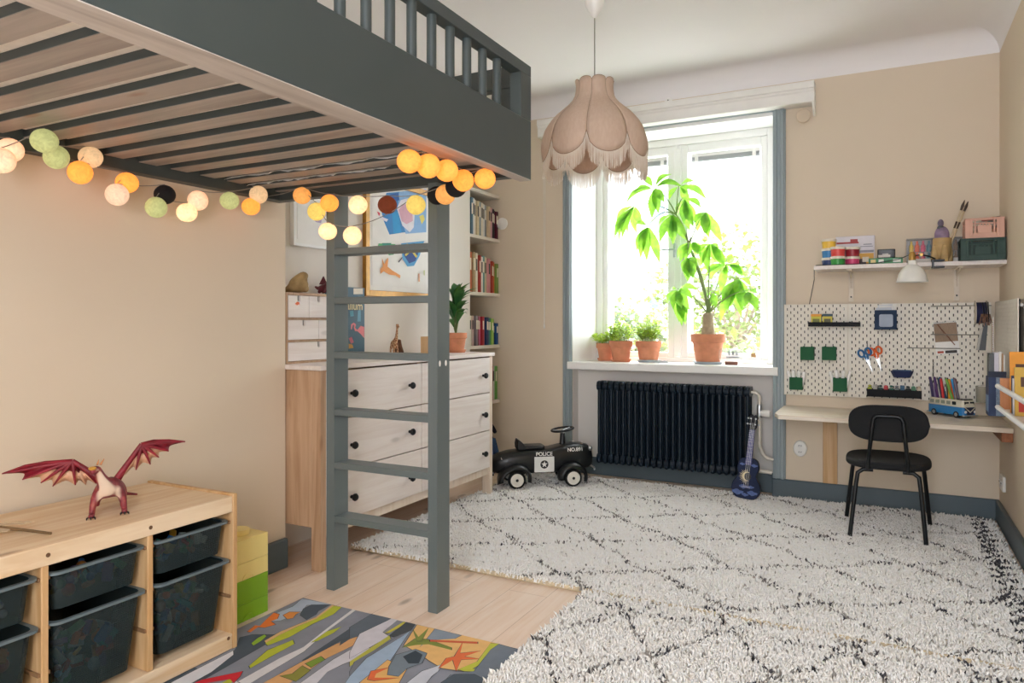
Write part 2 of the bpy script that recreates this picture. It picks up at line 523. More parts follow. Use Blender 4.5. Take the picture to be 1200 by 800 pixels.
PACH = {
 'A': ((-1.441, 4.891, 2.035), [(-1.648, 4.895, 1.932), (-1.517, 4.878, 2.123), (-1.318, 4.901, 2.12), (-1.241, 4.904, 2.026), (-1.441, 4.847, 1.815), (-1.349, 4.842, 1.919)]),
 'B': ((-1.602, 4.969, 1.939), [(-1.748, 4.945, 1.7), (-1.689, 4.942, 1.702), (-1.67, 5.018, 1.734), (-1.551, 4.966, 1.789), (-1.755, 5.003, 1.818)]),
 'C': ((-1.487, 4.922, 1.779), [(-1.579, 4.936, 1.604), (-1.489, 4.887, 1.524), (-1.412, 4.935, 1.513), (-1.605, 4.959, 1.791), (-1.55, 4.924, 1.663)]),
 'D': ((-1.279, 4.956, 2.049), [(-1.095, 4.974, 1.937), (-1.339, 4.913, 1.947), (-1.226, 4.982, 1.978), (-1.169, 4.965, 2.065)]),
 'E': ((-1.317, 4.899, 1.849), [(-1.388, 4.852, 1.647), (-1.22, 4.936, 1.659), (-1.317, 4.896, 1.666), (-1.27, 4.921, 1.742), (-1.418, 4.937, 1.753)]),
 'F': ((-1.242, 4.953, 1.957), [(-1.301, 4.995, 1.836), (-1.175, 4.942, 1.751), (-1.214, 4.983, 1.734), (-1.124, 4.947, 1.877)]),
 'G': ((-1.097, 4.982, 1.862), [(-1.001, 5.02, 1.644), (-1.175, 4.941, 1.774), (-1.117, 4.945, 1.765), (-1.073, 4.953, 1.67), (-1.172, 5.028, 1.725)]),
 'H': ((-1.186, 4.917, 1.655), [(-1.284, 4.929, 1.537), (-1.222, 4.897, 1.526), (-1.146, 4.917, 1.606), (-1.114, 4.905, 1.546)]),
 'I': ((-1.057, 4.906, 1.636), [(-1.145, 4.914, 1.565), (-1.076, 4.914, 1.441), (-0.969, 4.946, 1.474), (-1.004, 4.924, 1.589), (-1.032, 4.949, 1.517)]),
 'J': ((-0.957, 4.971, 1.493), [(-1.111, 5.02, 1.502), (-1.086, 4.988, 1.376), (-0.99, 4.938, 1.296), (-0.93, 5.007, 1.564), (-0.876, 5.018, 1.452), (-0.847, 5.012, 1.405), (-1.033, 4.978, 1.566)]),
 'K': ((-0.876, 4.953, 1.397), [(-0.982, 4.924, 1.22), (-0.932, 4.986, 1.187), (-0.861, 4.96, 1.134), (-0.834, 4.931, 1.242), (-0.896, 4.909, 1.299), (-1.006, 4.988, 1.094), (-0.807, 5.002, 1.34)]),
 'L': ((-0.807, 4.872, 1.307), [(-0.748, 4.902, 1.284), (-0.822, 4.863, 1.195), (-0.743, 4.837, 1.172), (-0.858, 4.851, 1.284)]),
 'M': ((-1.292, 4.96, 1.332), [(-1.374, 4.997, 1.221), (-1.25, 4.914, 1.194), (-1.223, 4.971, 1.153), (-1.174, 4.914, 1.252), (-1.346, 4.982, 1.322), (-1.146, 4.943, 1.316), (-1.247, 4.998, 1.082), (-1.292, 5.008, 1.1)]),
 'N': ((-1.044, 4.926, 1.308), [(-1.095, 4.976, 1.246), (-1.018, 4.907, 1.198), (-1.052, 4.883, 1.352), (-1.001, 4.936, 1.284)]),
 'O': ((-1.197, 4.864, 1.546), [(-1.224, 4.834, 1.441), (-1.16, 4.855, 1.394), (-1.199, 4.875, 1.373), (-1.125, 4.83, 1.472)]),
}
PAINT = [
  ('#8ab4e0', [(3.359, 1.85), (3.768, 1.94), (3.768, 1.667), (3.547, 1.633), (3.467, 1.777)]),
  ('#3a86c8', [(3.359, 1.85), (3.482, 1.874), (3.467, 1.777), (3.547, 1.643), (3.389, 1.611), (3.329, 1.692), (3.314, 1.737)]),
  ('#2b62b0', [(3.389, 1.845), (3.474, 1.871), (3.486, 1.827), (3.404, 1.805)]),
  ('#2f9bd8', [(3.412, 1.736), (3.467, 1.758), (3.506, 1.638), (3.427, 1.62)]),
  ('#e9e6ee', [(3.459, 1.775), (3.498, 1.829), (3.613, 1.866), (3.646, 1.802), (3.63, 1.681), (3.588, 1.647), (3.514, 1.678)]),
  ('#dcaec0', [(3.474, 1.768), (3.53, 1.814), (3.613, 1.797), (3.621, 1.72), (3.555, 1.692), (3.506, 1.705)]),
  ('#e2d36a', [(3.689, 1.758), (3.733, 1.774), (3.75, 1.746), (3.715, 1.711)]),
  ('#d8485a', [(3.27, 1.731), (3.299, 1.725), (3.292, 1.702)]),
  ('#e8e4f0', [(3.284, 1.71), (3.374, 1.698), (3.359, 1.682), (3.299, 1.693)]),
  ('#5faf78', [(3.284, 1.549), (3.443, 1.56), (3.427, 1.497), (3.381, 1.489), (3.351, 1.509), (3.27, 1.507)]),
  ('#4a9a8a', [(3.314, 1.554), (3.404, 1.563), (3.389, 1.541), (3.329, 1.535)]),
  ('#5aa3d4', [(3.498, 1.57), (3.742, 1.609), (3.689, 1.509), (3.63, 1.445), (3.563, 1.436), (3.514, 1.476)]),
  ('#33508f', [(3.539, 1.564), (3.638, 1.584), (3.689, 1.549), (3.646, 1.476), (3.58, 1.456), (3.522, 1.505)]),
  ('#d3c45c', [(3.547, 1.57), (3.563, 1.575), (3.667, 1.507), (3.65, 1.496)]),
  ('#d3c45c', [(3.65, 1.58), (3.667, 1.575), (3.547, 1.497), (3.534, 1.506)]),
  ('#eba05c', [(3.314, 1.469), (3.336, 1.434), (3.366, 1.473), (3.374, 1.469), (3.366, 1.422), (3.412, 1.402), (3.49, 1.378), (3.486, 1.359), (3.443, 1.375), (3.381, 1.376), (3.329, 1.392), (3.299, 1.376), (3.299, 1.404), (3.321, 1.419)]),
  ('#e3a47a', [(3.674, 1.399), (3.688, 1.401), (3.691, 1.35), (3.677, 1.349)]),
  ('#b8c46a', [(3.733, 1.422), (3.743, 1.425), (3.743, 1.393), (3.735, 1.392)]),
  ('#4a4f5c', [(3.467, 1.458), (3.506, 1.489), (3.511, 1.485), (3.474, 1.453)]),
]
PIC = [
  ('#9aa6c0', [(2.777, 1.707), (2.81, 1.701), (2.848, 1.651), (2.828, 1.654), (2.789, 1.681)]),
  ('#b9a9c9', [(2.762, 1.623), (2.793, 1.638), (2.82, 1.625), (2.816, 1.608), (2.777, 1.609)]),
  ('#c8b9d0', [(2.816, 1.691), (2.848, 1.684), (2.848, 1.645), (2.824, 1.659)]),
]
FLAM = [
  ('#e58a8e', [(2.961, 1.087), (2.984, 1.096), (3.001, 1.087), (2.995, 1.068), (3.012, 1.057), (3.04, 1.079), (3.069, 1.072), (3.069, 1.011), (3.04, 1.034), (3.012, 1.05), (2.993, 1.05), (2.984, 1.068), (2.986, 1.083), (2.975, 1.084), (2.967, 1.058), (2.959, 1.061)]),
  ('#e8e0d0', [(2.981, 1.278), (3.058, 1.281), (3.058, 1.25), (2.981, 1.247)]),
  ('#6fa0b8', [(3.017, 1.161), (3.04, 1.165), (3.04, 1.102), (3.012, 1.102)]),
  ('#5b9cae', [(2.95, 1.156), (2.978, 1.16), (2.984, 1.131), (2.956, 1.127)]),
  ('#c8943f', [(2.943, 0.985), (2.972, 0.98), (2.981, 0.962), (2.943, 0.959)]),
  ('#c56a78', [(2.943, 1.014), (2.967, 1.021), (2.984, 0.991), (2.961, 0.984)]),
]

# ------------------------------------------------------------------ the room
BY = 4.78            # face of the window wall
RX = .555            # face of the right wall
LX = -2.40           # face of the near left wall
CX = -2.60           # face of the recessed left wall
CZ = 2.72            # ceiling
WX0, WX1 = -2.006, -.636

# floor: pine planks that run towards the window wall
fm, nt, b = new_mat('floor_planks')
v = coords(nt)
br = nt.nodes.new('ShaderNodeTexBrick')
br.offset = .37
br.inputs['Scale'].default_value = 1.0
br.inputs['Brick Width'].default_value = 1.9
br.inputs['Row Height'].default_value = .172
br.inputs['Mortar Size'].default_value = .0011
br.inputs['Mortar Smooth'].default_value = .3
br.inputs['Color1'].default_value = hx('#ecd6c4')
br.inputs['Color2'].default_value = hx('#e4c9b2')
br.inputs['Mortar'].default_value = hx('#b49276')
vb = coords(nt, rot=(0, 0, R(90)))
nt.links.new(vb, br.inputs['Vector'])
g = noise(nt, coords(nt, (11, .8, 1)), 2.4, 4, .6, 1.0)
c = mixc(nt, .5, br.outputs['Color'], ramp(nt, g, [(.32, hx('#dcbc9f')), (.62, hx('#f0dfd1'))]))
vo = nt.nodes.new('ShaderNodeTexVoronoi')
vo.inputs['Scale'].default_value = 1.0
nt.links.new(coords(nt, (9, 3.4, 1)), vo.inputs['Vector'])
c = mixc(nt, ramp(nt, vo.outputs['Distance'], [(.09, (.75, .75, .75, 1)), (.19, (0, 0, 0, 1))]), c, hx('#9c8673'))
c = mixc(nt, br.outputs['Fac'], c, hx('#b3957c'))
nt.links.new(c, b.inputs['Base Color'])
b.inputs['Roughness'].default_value = .42
bump(nt, b, g, .06, .001)
struct(MB().box(-3.1, .75, -1.25, 5.3, -.1, 0).build('floor', fm, smooth=0))

# left wall: near stretch, step back behind the dresser, niche of the bookcase
mb = MB()
plan = [(LX, -1.2), (LX, 2.388), (CX, 2.388), (CX, 4.335), (-2.90, 4.335), (-2.90, BY), (-3.1, BY), (-3.1, -1.2)]
n = len(plan)
zt = 2.85
for i in range(n):
    (xa, ya), (xb, yb) = plan[i], plan[(i + 1) % n]
    mb.add([(xa, ya, 0), (xb, yb, 0), (xb, yb, zt), (xa, ya, zt)], [(0, 1, 2, 3)], 1 if 1 < i < 6 else 0)
mb.add([(x, y, zt) for x, y in plan], [tuple(range(n))])
mb.add([(x, y, 0) for x, y in plan], [tuple(range(n))[::-1]])
struct(mb.build('wall_left', [M['wall'], M['recess']], smooth=0))
struct(MB().box(RX, RX + .16, -1.2, BY + .4, 0, 2.85).build('wall_right', M['wall'], smooth=0))
# window wall with its opening, the splayed reveal and the shallow radiator niche
mb = MB()
mb.box(-3.1, WX0, BY, 5.25, 0, 2.85)
mb.box(WX1, RX, BY, 5.25, 0, 2.85)
mb.box(WX0, WX1, BY, 5.25, 2.43, 2.85)
mb.box(WX0, WX1, 4.88, 5.25, 0, .758, 1)
mb.prism([(WX0, 4.782), (-1.93, 5.06), (-1.93, 5.25), (WX0, 5.25)], .758, 2.43, 'z', 2)
mb.prism([(WX1, 4.782), (WX1, 5.25), (-.665, 5.25), (-.665, 5.06)], .758, 2.43, 'z', 2)
mb.box(WX0 + .0005, WX1 - .0005, 4.783, 5.25, 2.405, 2.431, 2)
mb.box(WX0, WX0 + .002, 4.783, 4.88, 0, .758, 1)
mb.box(WX1 - .002, WX1, 4.783, 4.88, 0, .758, 1)
struct(mb.build('wall_back', [M['wall'], M['niche'], M['frame']], smooth=0))
# unseen wall behind the photographer; its window is added and sized for fill light
mb = MB()
FX0, FX1, FZ0, FZ1 = -.62, .48, .35, 2.6
mb.box(-3.1, FX0, -1.2, -1.05, 0, 2.85)
mb.box(FX1, .75, -1.2, -1.05, 0, 2.85)
mb.box(FX0, FX1, -1.2, -1.05, 0, FZ0)
mb.box(FX0, FX1, -1.2, -1.05, FZ1, 2.85)
struct(mb.build('wall_front', M['wall'], smooth=0))
wf = struct(MB().box(FX0, FX1, -1.16, -1.1, FZ0, FZ0 + .05).box(FX0, FX1, -1.16, -1.1, FZ1 - .05, FZ1)
            .box(FX0, FX0 + .05, -1.16, -1.1, FZ0, FZ1).box(FX1 - .05, FX1, -1.16, -1.1, FZ0, FZ1)
            .box(-.10, -.04, -1.16, -1.1, FZ0, FZ1).build('window_2', M['frame'], smooth=0))  # frame of the added fill window
# ceiling with a hollow cove down to the wall colour
mb = MB()
mb.box(-3.1, .75, -1.25, 5.3, CZ, CZ + .12)
cr = .125
for (kind, p0, p1) in (('y', BY, 1), ('x', RX, 1), ('x', LX, -1)):
    sgn = p1
    prof = [(0., CZ - cr)] + [(-sgn * (cr - cr * math.cos(R(a))), CZ - cr + cr * math.sin(R(a))) for a in range(10, 91, 8)] + [(-sgn * cr, CZ + .01), (0., CZ + .01)]
    prof = [(p0 + a, z) for a, z in prof]
    if kind == 'y':
        mb.prism(prof, -3.1, .75, 'x')
    elif sgn > 0:
        mb.prism(prof, -1.25, 5.3, 'y')
    else:
        mb.prism(prof, -1.25, 2.388, 'y')
struct(mb.build('ceiling', M['white'], smooth=30))
# skirting boards
def skirting(name, x0, x1, y0, y1, h):
    return struct(MB().box(x0, x1, y0, y1, 0, h).build(name, M['skirt'], bevel=.006))
skirting('baseboard_back', WX1 - .005, RX - .001, BY - .022, BY, .115)
skirting('baseboard_niche', WX0 + .002, WX1 - .003, 4.858, 4.88, .125)
skirting('baseboard_corner', CX + .001, WX0 - .002, BY - .02, BY, .115)
skirting('baseboard_right', RX - .022, RX, -1.0, BY - .023, .115)
skirting('baseboard_left', LX, LX + .022, -1.0, 2.385, .132)
# painted casing round the window
def casing(name, x0, x1, z0, z1, horiz=False):
    mb = MB().box(x0, x1, BY - .022, BY, z0, z1)
    if horiz:
        mb.box(x0, x1, BY - .034, BY - .02, z0 + .03, z1 - .008)
    else:
        mb.box(x0 + .012, x0 + .026, BY - .03, BY - .02, z0, z1)
        mb.box(x1 - .03, x1 - .008, BY - .036, BY - .02, z0, z1)
    return struct(mb.build(name, M['blue'], bevel=.004))
casing('trim_1', -2.075, WX0, .115, 2.5)
casing('trim_2', WX1, -.56, .116, 2.5)
casing('trim_3', WX0, WX1, 2.425, 2.5, True)
struct(MB().rbox(-2.03, -.604, 4.735, 5.075, .762, .815, .006, axis='x').build('window_sill', M['frame'], smooth=30))

# window: fixed frame, two casements with three panes each, inner handles
win = struct(bpy.data.objects.new('window_1', None))
COL.objects.link(win)
win.location = (-1.3, 5.1, .815)
WF0, WF1, WZ0, WZ1 = -1.93, -.665, .815, 2.405
mb = MB()
mb.box(WF0, WF0 + .045, 5.06, 5.2, WZ0, WZ1).box(WF1 - .045, WF1, 5.06, 5.2, WZ0, WZ1)
mb.box(WF0 + .045, WF1 - .045, 5.06, 5.2, WZ0, WZ0 + .03).box(WF0 + .045, WF1 - .045, 5.06, 5.2, WZ1 - .05, WZ1)
mb.box(-1.345, -1.295, 5.07, 5.2, WZ0 + .03, WZ1 - .05)
mb.build('window_frame', M['frame'], win, world=True, bevel=.004)
for (a, bx, ga, gb) in ((WF0 + .045, -1.345, -1.845, -1.392), (-1.295, WF1 - .045, -1.248, -.752)):
    mb = MB()
    z0, z1 = WZ0 + .03, WZ1 - .05
    gz0, gz1 = .882, 2.30
    mb.box(a, ga, 5.075, 5.13, z0, z1).box(gb, bx, 5.075, 5.13, z0, z1)
    mb.box(ga, gb, 5.075, 5.13, z0, gz0).box(ga, gb, 5.075, 5.13, gz1, z1)
    mb.box(ga, ga + .012, 5.13, 5.18, gz0, gz1).box(gb - .012, gb, 5.13, 5.18, gz0, gz1)
    for zm in (1.364, 1.852):
        mb.box(ga, gb, 5.15, 5.175, zm - .013, zm + .013)
    sash = mb.build('sash', M['frame'], win, world=True, bevel=.004)
    MB().box(ga, gb, 5.10, 5.103, gz0, gz1).build('glass_pane', M['glass'], sash, world=True, smooth=0)
mb = MB().rbox(-1.35, -1.33, 5.055, 5.075, 1.56, 1.66, .006)
mb.tube([(-1.34, 5.06, 1.615), (-1.34, 5.035, 1.615), (-1.36, 5.03, 1.615), (-1.445, 5.03, 1.612)], .007, 8)
mb.build('handle', M['steel'], win, world=True)
for zz in (.86, 2.35):
    MB().rbox(-1.335, -1.305, 5.058, 5.072, zz - .02, zz + .02, .006, axis='y').ball((-1.32, 5.055, zz), .009, 10, 8).build('latch', M['frame'], win, world=True)
# raised venetian blinds between the panes
M['blind'] = mat('blind_grey', '#a9adb0', .45, var=.05, stretch=(1, 1, 60))
for i, (ga, gb, w) in enumerate(((-1.843, -1.394, 'left'), (-1.246, -.754, 'right'))):
    t = thing('venetian_blind', 'grey blind pulled up at the top of the %s window casement' % w, 'blind', ((ga + gb) / 2, 5.13, 2.296), group='raised blinds between the window panes')
    MB().box(ga + .014, gb - .014, 5.118, 5.142, 2.27, 2.296).build('headrail', M['plastic_white'], t, world=True, bevel=.002)
    mb = MB()
    for k in range(9):
        mb.box(ga + .016, gb - .016, 5.112, 5.146, 2.236 + k * .0038, 2.238 + k * .0038)
    mb.build('slat_bundle', M['blind'], t, world=True, smooth=0)
    for xx in (ga + .05, gb - .05):
        MB().box(xx - .012, xx + .012, 5.11, 5.1115, 2.234, 2.296).build('ladder_tape', M['paper'], t, world=True, smooth=0)
# long white pelmet with a beaded pull cord
t = thing('roller_blind', 'long white pelmet box above the window with a pull cord at its end', 'blind', (-1.3, BY, 2.43))
prof = [(4.78, 2.555), (4.665, 2.555), (4.66, 2.548), (4.66, 2.515), (4.668, 2.508), (4.668, 2.50), (4.675, 2.49), (4.675, 2.435), (4.68, 2.43), (4.78, 2.43)]
MB().prism(prof, -2.235, -.387, 'x').build('pelmet', M['plastic_white'], t, world=True, smooth=20)
MB().prism([(4.78, 2.43), (4.68, 2.43), (4.70, 2.40), (4.74, 2.372), (4.78, 2.365)], -.40, -.387, 'x').build('bracket', M['plastic_white'], t, world=True)
M['linen'] = mat('blind_fabric', '#d8c7b0', .9, var=.03)
MB().lathe([(.0, -.005), (.04, -.005), (.043, -.002), (.043, .002), (.04, .005), (0, .005)], 24, (0, 0, 0), M=Matrix.Translation((-.455, 4.755, 2.372)) @ Matrix.Rotation(R(90), 4, 'X')).build('end_disc', M['linen'], t, world=True)
mb = MB().tube([(-2.214, 4.72, 2.43), (-2.214, 4.735, 1.9), (-2.214, 4.74, 1.08)], .0016, 6)
mb.tube([(-2.200, 4.72, 2.43), (-2.202, 4.735, 1.9), (-2.210, 4.74, 1.08)], .0016, 6)
cd = mb.build('pull_cord', M['plastic_white'], t, world=True)
MB().lathe([(.0, 0), (.006, .004), (.007, .02), (.004, .035), (0, .036)], 12, (-2.212, 4.74, 1.05)).build('weight', M['plastic_white'], cd, world=True)
MB().box(-2.245, -2.235, 4.70, 4.78, 2.44, 2.55).build('end_cap', M['steel'], t, world=True)
# small round socket high on the wall
t = thing('wall_rosette', 'small round white socket high on the wall above the pelmet', 'socket', (-1.306, BY, 2.585))
MB().lathe([(0, 0), (.026, 0), (.026, .006), (.02, .012), (0, .012)], 24, M=Matrix.Rotation(R(90), 4, 'X')).build('plate', M['plastic_white'], t)
for k in range(3):
    a = R(90 + 120 * k)
    MB().lathe([(0, 0), (.004, 0), (.004, .002), (0, .002)], 10, M=Matrix.Translation((.008 * math.cos(a), -.012, .008 * math.sin(a))) @ Matrix.Rotation(R(90), 4, 'X')).build('hole', M['black'], t)
# round lamp disc beside the bookcase
t = thing('wall_lamp', 'round white disc lamp on the wall beside the bookcase', 'lamp', (-2.578, BY, 1.842))
MB().lathe([(0, 0), (.042, 0), (.045, .004), (.045, .012), (.04, .016), (0, .018)], 28, M=Matrix.Rotation(R(90), 4, 'X')).build('diffuser', M['plastic_white'], t)
MB().lathe([(0, 0), (.035, 0), (.035, .003), (0, .003)], 20, M=Matrix.Rotation(R(90), 4, 'X')).build('base', M['steel'], t)
# sockets
def double_socket(name, label, loc, rz, round_=True):
    t = thing(name, label, 'socket', loc, rz)
    if round_:
        MB().lathe([(0, 0), (.037, 0), (.040, .004), (.040, .02), (.035, .026), (0, .026)], 28, M=Matrix.Rotation(R(90), 4, 'X'), sy=1.25).build('plate', M['plastic_white'], t)
        cs = ((0, .019), (0, -.02))
        yy = -.026
    else:
        MB().rbox(-.07, .07, -.012, 0, -.04, .04, .008, axis='y').build('plate', M['plastic_white'], t)
        cs = ((-.032, 0), (.032, 0))
        yy = -.012
    for (cx_, cz_) in cs:
        s_ = MB().lathe([(0, 0), (.015, 0), (.017, .002), (.017, .004), (.013, .004), (.012, .001), (0, .001)], 20, M=Matrix.Translation((cx_, yy, cz_)) @ Matrix.Rotation(R(90), 4, 'X')).build('outlet', M['paper'], t)
        for d in (-.006, .006):
            MB().lathe([(0, 0), (.0028, 0), (.0028, .004), (0, .004)], 8, M=Matrix.Translation((cx_ + d, yy - .0015, cz_)) @ Matrix.Rotation(R(90), 4, 'X')).build('hole', M['black'], s_)
double_socket('wall_socket', 'round double wall socket under the left end of the desk', (-.475, BY, .316), 0)
double_socket('wall_socket', 'white oblong wall socket on the right wall low in the corner', (RX, 4.62, .24), R(-90), False)
# ------------------------------------------------------------------ loft bed
BX, BE, BZ = -1.15, 2.35, 1.615       # outer face, far end, underside
B0 = .28
bed = thing('loft_bed', 'dark grey loft bed with slatted base and spindle guard rail', 'bed', (-1.78, 1.3, BZ))
mb = MB()
t0 = .045
mb.box(BX - t0, BX, B0, BE, BZ + .002, 1.83)
mb.box(BX - t0, BX, B0, BE, 1.99, 2.03)
mb.box(BX - t0, BX, 2.268, BE, 1.83, 1.99).box(BX - t0, BX, B0, B0 + .08, 1.83, 1.99)
mb.build('front_panel', M['bed'], bed, world=True, bevel=.002)
MB().box(BX - t0, BX - .0006, B0 + .001, BE - .001, BZ, BZ + .0025).build('raw_edge', M['pine_raw_y'], bed, world=True, smooth=0)
y = 2.131
while y > B0 + .15:
    MB().lathe([(.0145, 1.825), (.0145, 1.995)], 14, (BX - .022, y, 0)).build('spindle', M['bed'], bed, world=True)
    y -= .0985
# ledger along the front and beam along the wall
MB().box(-1.252, BX - t0 - .004, B0, 1.98, BZ + .004, BZ + .05).build('ledger', M['pine_raw_y'], bed, world=True, bevel=.002)
MB().box(-2.395, -2.345, B0, 2.345, 1.627, 1.745).build('wall_beam', M['bed'], bed, world=True, bevel=.003)
MB().box(-2.345, BX - t0, 2.30, 2.345, 1.627, 1.76).build('end_beam', M['bed'], bed, world=True, bevel=.003)
MB().box(-2.395, BX - t0, 2.305, 2.345, 1.95, 2.03).box(-2.395, -2.34, 2.305, 2.345, 1.76, 1.95).box(-1.29, BX - t0, 2.305, 2.345, 1.76, 1.95).build('end_rail', M['bed'], bed, world=True, bevel=.002)
MB().box(-2.395, -2.35, B0, 2.30, 1.95, 2.03).build('wall_rail', M['bed'], bed, world=True, bevel=.002)
y = .36
M['slat_raw'] = wood('slat_raw', '#aba199', '#877d76', 'X', .42, .6)
while y < 2.28:
    MB().box(-2.345, -1.2, y, y + .071, 1.6665, 1.6865, 0).box(-2.345, -1.2, y + .001, y + .070, 1.6645, 1.667, 1).build('slat', [M['bed'], M['slat_raw']], bed, world=True, smooth=0)
    y += .1275
M['ticking'] = mat('mattress_ticking', '#ece6de', .9, var=.05, scale=40, bmp=.1)
mat_t = thing('mattress', 'pale mattress lying on the slats of the loft bed', 'mattress', (-1.78, 1.3, 1.687))
MB().rbox(-2.34, -1.2, B0 + .05, 2.29, 1.687, 1.80, .04).build('cover', M['ticking'], mat_t, world=True, bevel=.008)
M['quilt'], nt, b = new_mat('quilt_print')
v = coords(nt)
vo = nt.nodes.new('ShaderNodeTexVoronoi')
vo.inputs['Scale'].default_value = 13
nt.links.new(v, vo.inputs['Vector'])
spot = ramp(nt, vo.outputs['Distance'], [(.26, (1, 1, 1, 1)), (.36, (0, 0, 0, 1))])
pc = ramp(nt, noise(nt, v, 5), [(.40, hx('#4f6b45')), (.47, hx('#d5a63a')), (.55, hx('#6f7f5a')), (.62, hx('#b98a5a'))], 'CONSTANT')
nt.links.new(mixc(nt, spot, hx('#d9d2c6'), pc), b.inputs['Base Color'])
b.inputs['Roughness'].default_value = .9
mb = MB()
nx_, ny_ = 26, 60
vs, fs = [], []
for j in range(ny_ + 1):
    for i in range(nx_ + 1):
        x = -2.31 + 1.10 * i / nx_
        yy = .36 + 1.68 * j / ny_
        e = min(i, nx_ - i) / 3
        h = 1.802 + .045 * min(1, e) + .018 * math.sin(yy * 11 + x * 4) + .014 * math.sin(x * 19 - yy * 5)
        if e == 0:
            h = 1.803
        vs.append((x, yy, max(1.803, h)))
for j in range(ny_):
    for i in range(nx_):
        a = j * (nx_ + 1) + i
        fs.append((a, a + 1, a + nx_ + 2, a + nx_ + 1))
q = mb.add(vs, fs).build('quilt', M['quilt'], at=(-1.76, 1.2, 1.802), smooth=60, solid=.012)
tag(q, 'rumpled patterned quilt lying on the loft bed mattress', 'quilt')
mb = MB().ball((-1.42, 2.16, 1.868), (.17, .11, .062), 24, 14)
q = mb.build('pillow', M['quilt'], at=(-1.42, 2.16, 1.802))
tag(q, 'patterned pillow at the far end of the loft bed', 'pillow')

# torn masking paper left above the last slats
mb = MB()
rr = random.Random(5)
for (ya, xa, xb) in ((1.985, -2.3, -1.28), (2.115, -2.33, -1.62)):
    vs, fs = [], []
    nn = 40
    for i in range(nn + 1):
        x = xa + (xb - xa) * i / nn
        vs += [(x, ya + .02, 1.6655 + .01), (x, ya - .012 - rr.random() * .012 - .008 * math.sin(i * .7), 1.662 - .006 * rr.random())]
    for i in range(nn):
        fs.append((i * 2, i * 2 + 1, i * 2 + 3, i * 2 + 2))
    mb.add(vs, fs)
mb.build('paper_edge', M['paper'], bed, world=True, smooth=60, solid=.0006)

# ------------------------------------------------------------------ ladder
lad = thing('bunk_ladder', 'dark grey wooden ladder standing at the end of the loft bed', 'ladder', (-1.77, 2.3, 0))
for x in (-2.045, -1.542):
    MB().box(x, x + .041, 2.262, 2.3, 0, 1.626).box(x, x + .041, 2.299, 2.348, 0, 1.626).build('side_rail', M['ladder'], lad, world=True)
for z in (.306, .526, .743, .977, 1.2, 1.4):
    MB().box(-2.004, -1.542, 2.263, 2.345, z - .026, z).build('rung', M['ladder'], lad, world=True, bevel=.002)
for z in (.925, 0.975):
    pass
for dy in (.018, .06):
    MB().lathe([(0, 0), (.006, 0), (.006, .0012), (0, .0012)], 12, M=Matrix.Translation((-1.501, 2.262 + dy, .942)) @ Matrix.Rotation(R(90), 4, 'Y'), sx=1.9).build('screw_plug', M['paper'], lad, world=True)

# ------------------------------------------------------------------ string of cotton ball lights
G = {
    'p': glow('ball_blush', '#f3d9c8', '#ffb888', .42), 'w': glow('ball_cream', '#f5e6d2', '#ffc080', .55),
    'o': glow('ball_orange', '#ee9c50', '#ff8a34', .62), 'a': glow('ball_amber', '#e2ac6a', '#ffa850', .28),
    'g': glow('ball_green', '#b9be84', '#c8cc88', .22), 'b': glow('ball_sand', '#d8b890', '#e8c090', .30),
    'k': glow('ball_rose', '#dcb8a4', '#f0c4a0', .38), 'x': glow('ball_black', '#15141a', '#000000', 0),
    'd': glow('ball_brown', '#3a2018', '#8a3a18', .25), 'y': glow('ball_olive', '#c8b060', '#e0c060', .40)}
sl = thing('string_light', 'string of glowing cotton balls looped under the loft bed', 'string lights', (-2.27, 1.5, 1.62))
BALLS_NEAR = [(-1.24, 1.722, 1.570, 'o', 1), (-1.225, 1.80, 1.570, 'o', 1), (-1.22, 1.893, 1.573, 'o', 1),
              (-1.262, 2.06, 1.575, 'o', 1), (-1.215, 2.125, 1.588, 'o', 1), (-1.30, 2.075, 1.560, 'x', 0)]
rb = .0365
for lst in (BALLS_WALL, BALLS_END, BALLS_NEAR):
    for i, (x, y, z, k, on) in enumerate(lst):
        mb = MB().ball((x, y, z), (rb, rb, rb * (.94 + .06 * (i % 2))), 20, 12)
        o = mb.build('cotton_ball', G[k], sl, world=True)
def sag(pts, d=.02, n=6):
    out = []
    for a, b in zip(pts, pts[1:]):
        for i in range(n):
            t = i / n
            out.append((a[0] + (b[0] - a[0]) * t, a[1] + (b[1] - a[1]) * t, a[2] + (b[2] - a[2]) * t - d * 4 * t * (1 - t) * math.dist(a, b) / .2))
    out.append(pts[-1])
    return out
up = lambda p: (p[0], p[1], p[2] + rb)
mb = MB()
mb.tube(sag([(-2.30, .95, 1.62)] + [up(p) for p in BALLS_WALL] + [(-2.30, 2.22, 1.635)], .006), .0016, 5)
e = BALLS_END
mb.tube(sag([(-2.30, 2.22, 1.635)] + [up(e[i]) for i in (0, 2, 3, 6, 7, 9)] + [up(p) for p in BALLS_NEAR[::-1]], .006), .0016, 5)
mb.tube(sag([up(e[0]), up(e[1]), up(e[4]), up(e[5]), up(e[7]), up(e[8])], .012), .0016, 5)
mb.build('cord', M['cord'], sl, world=True)

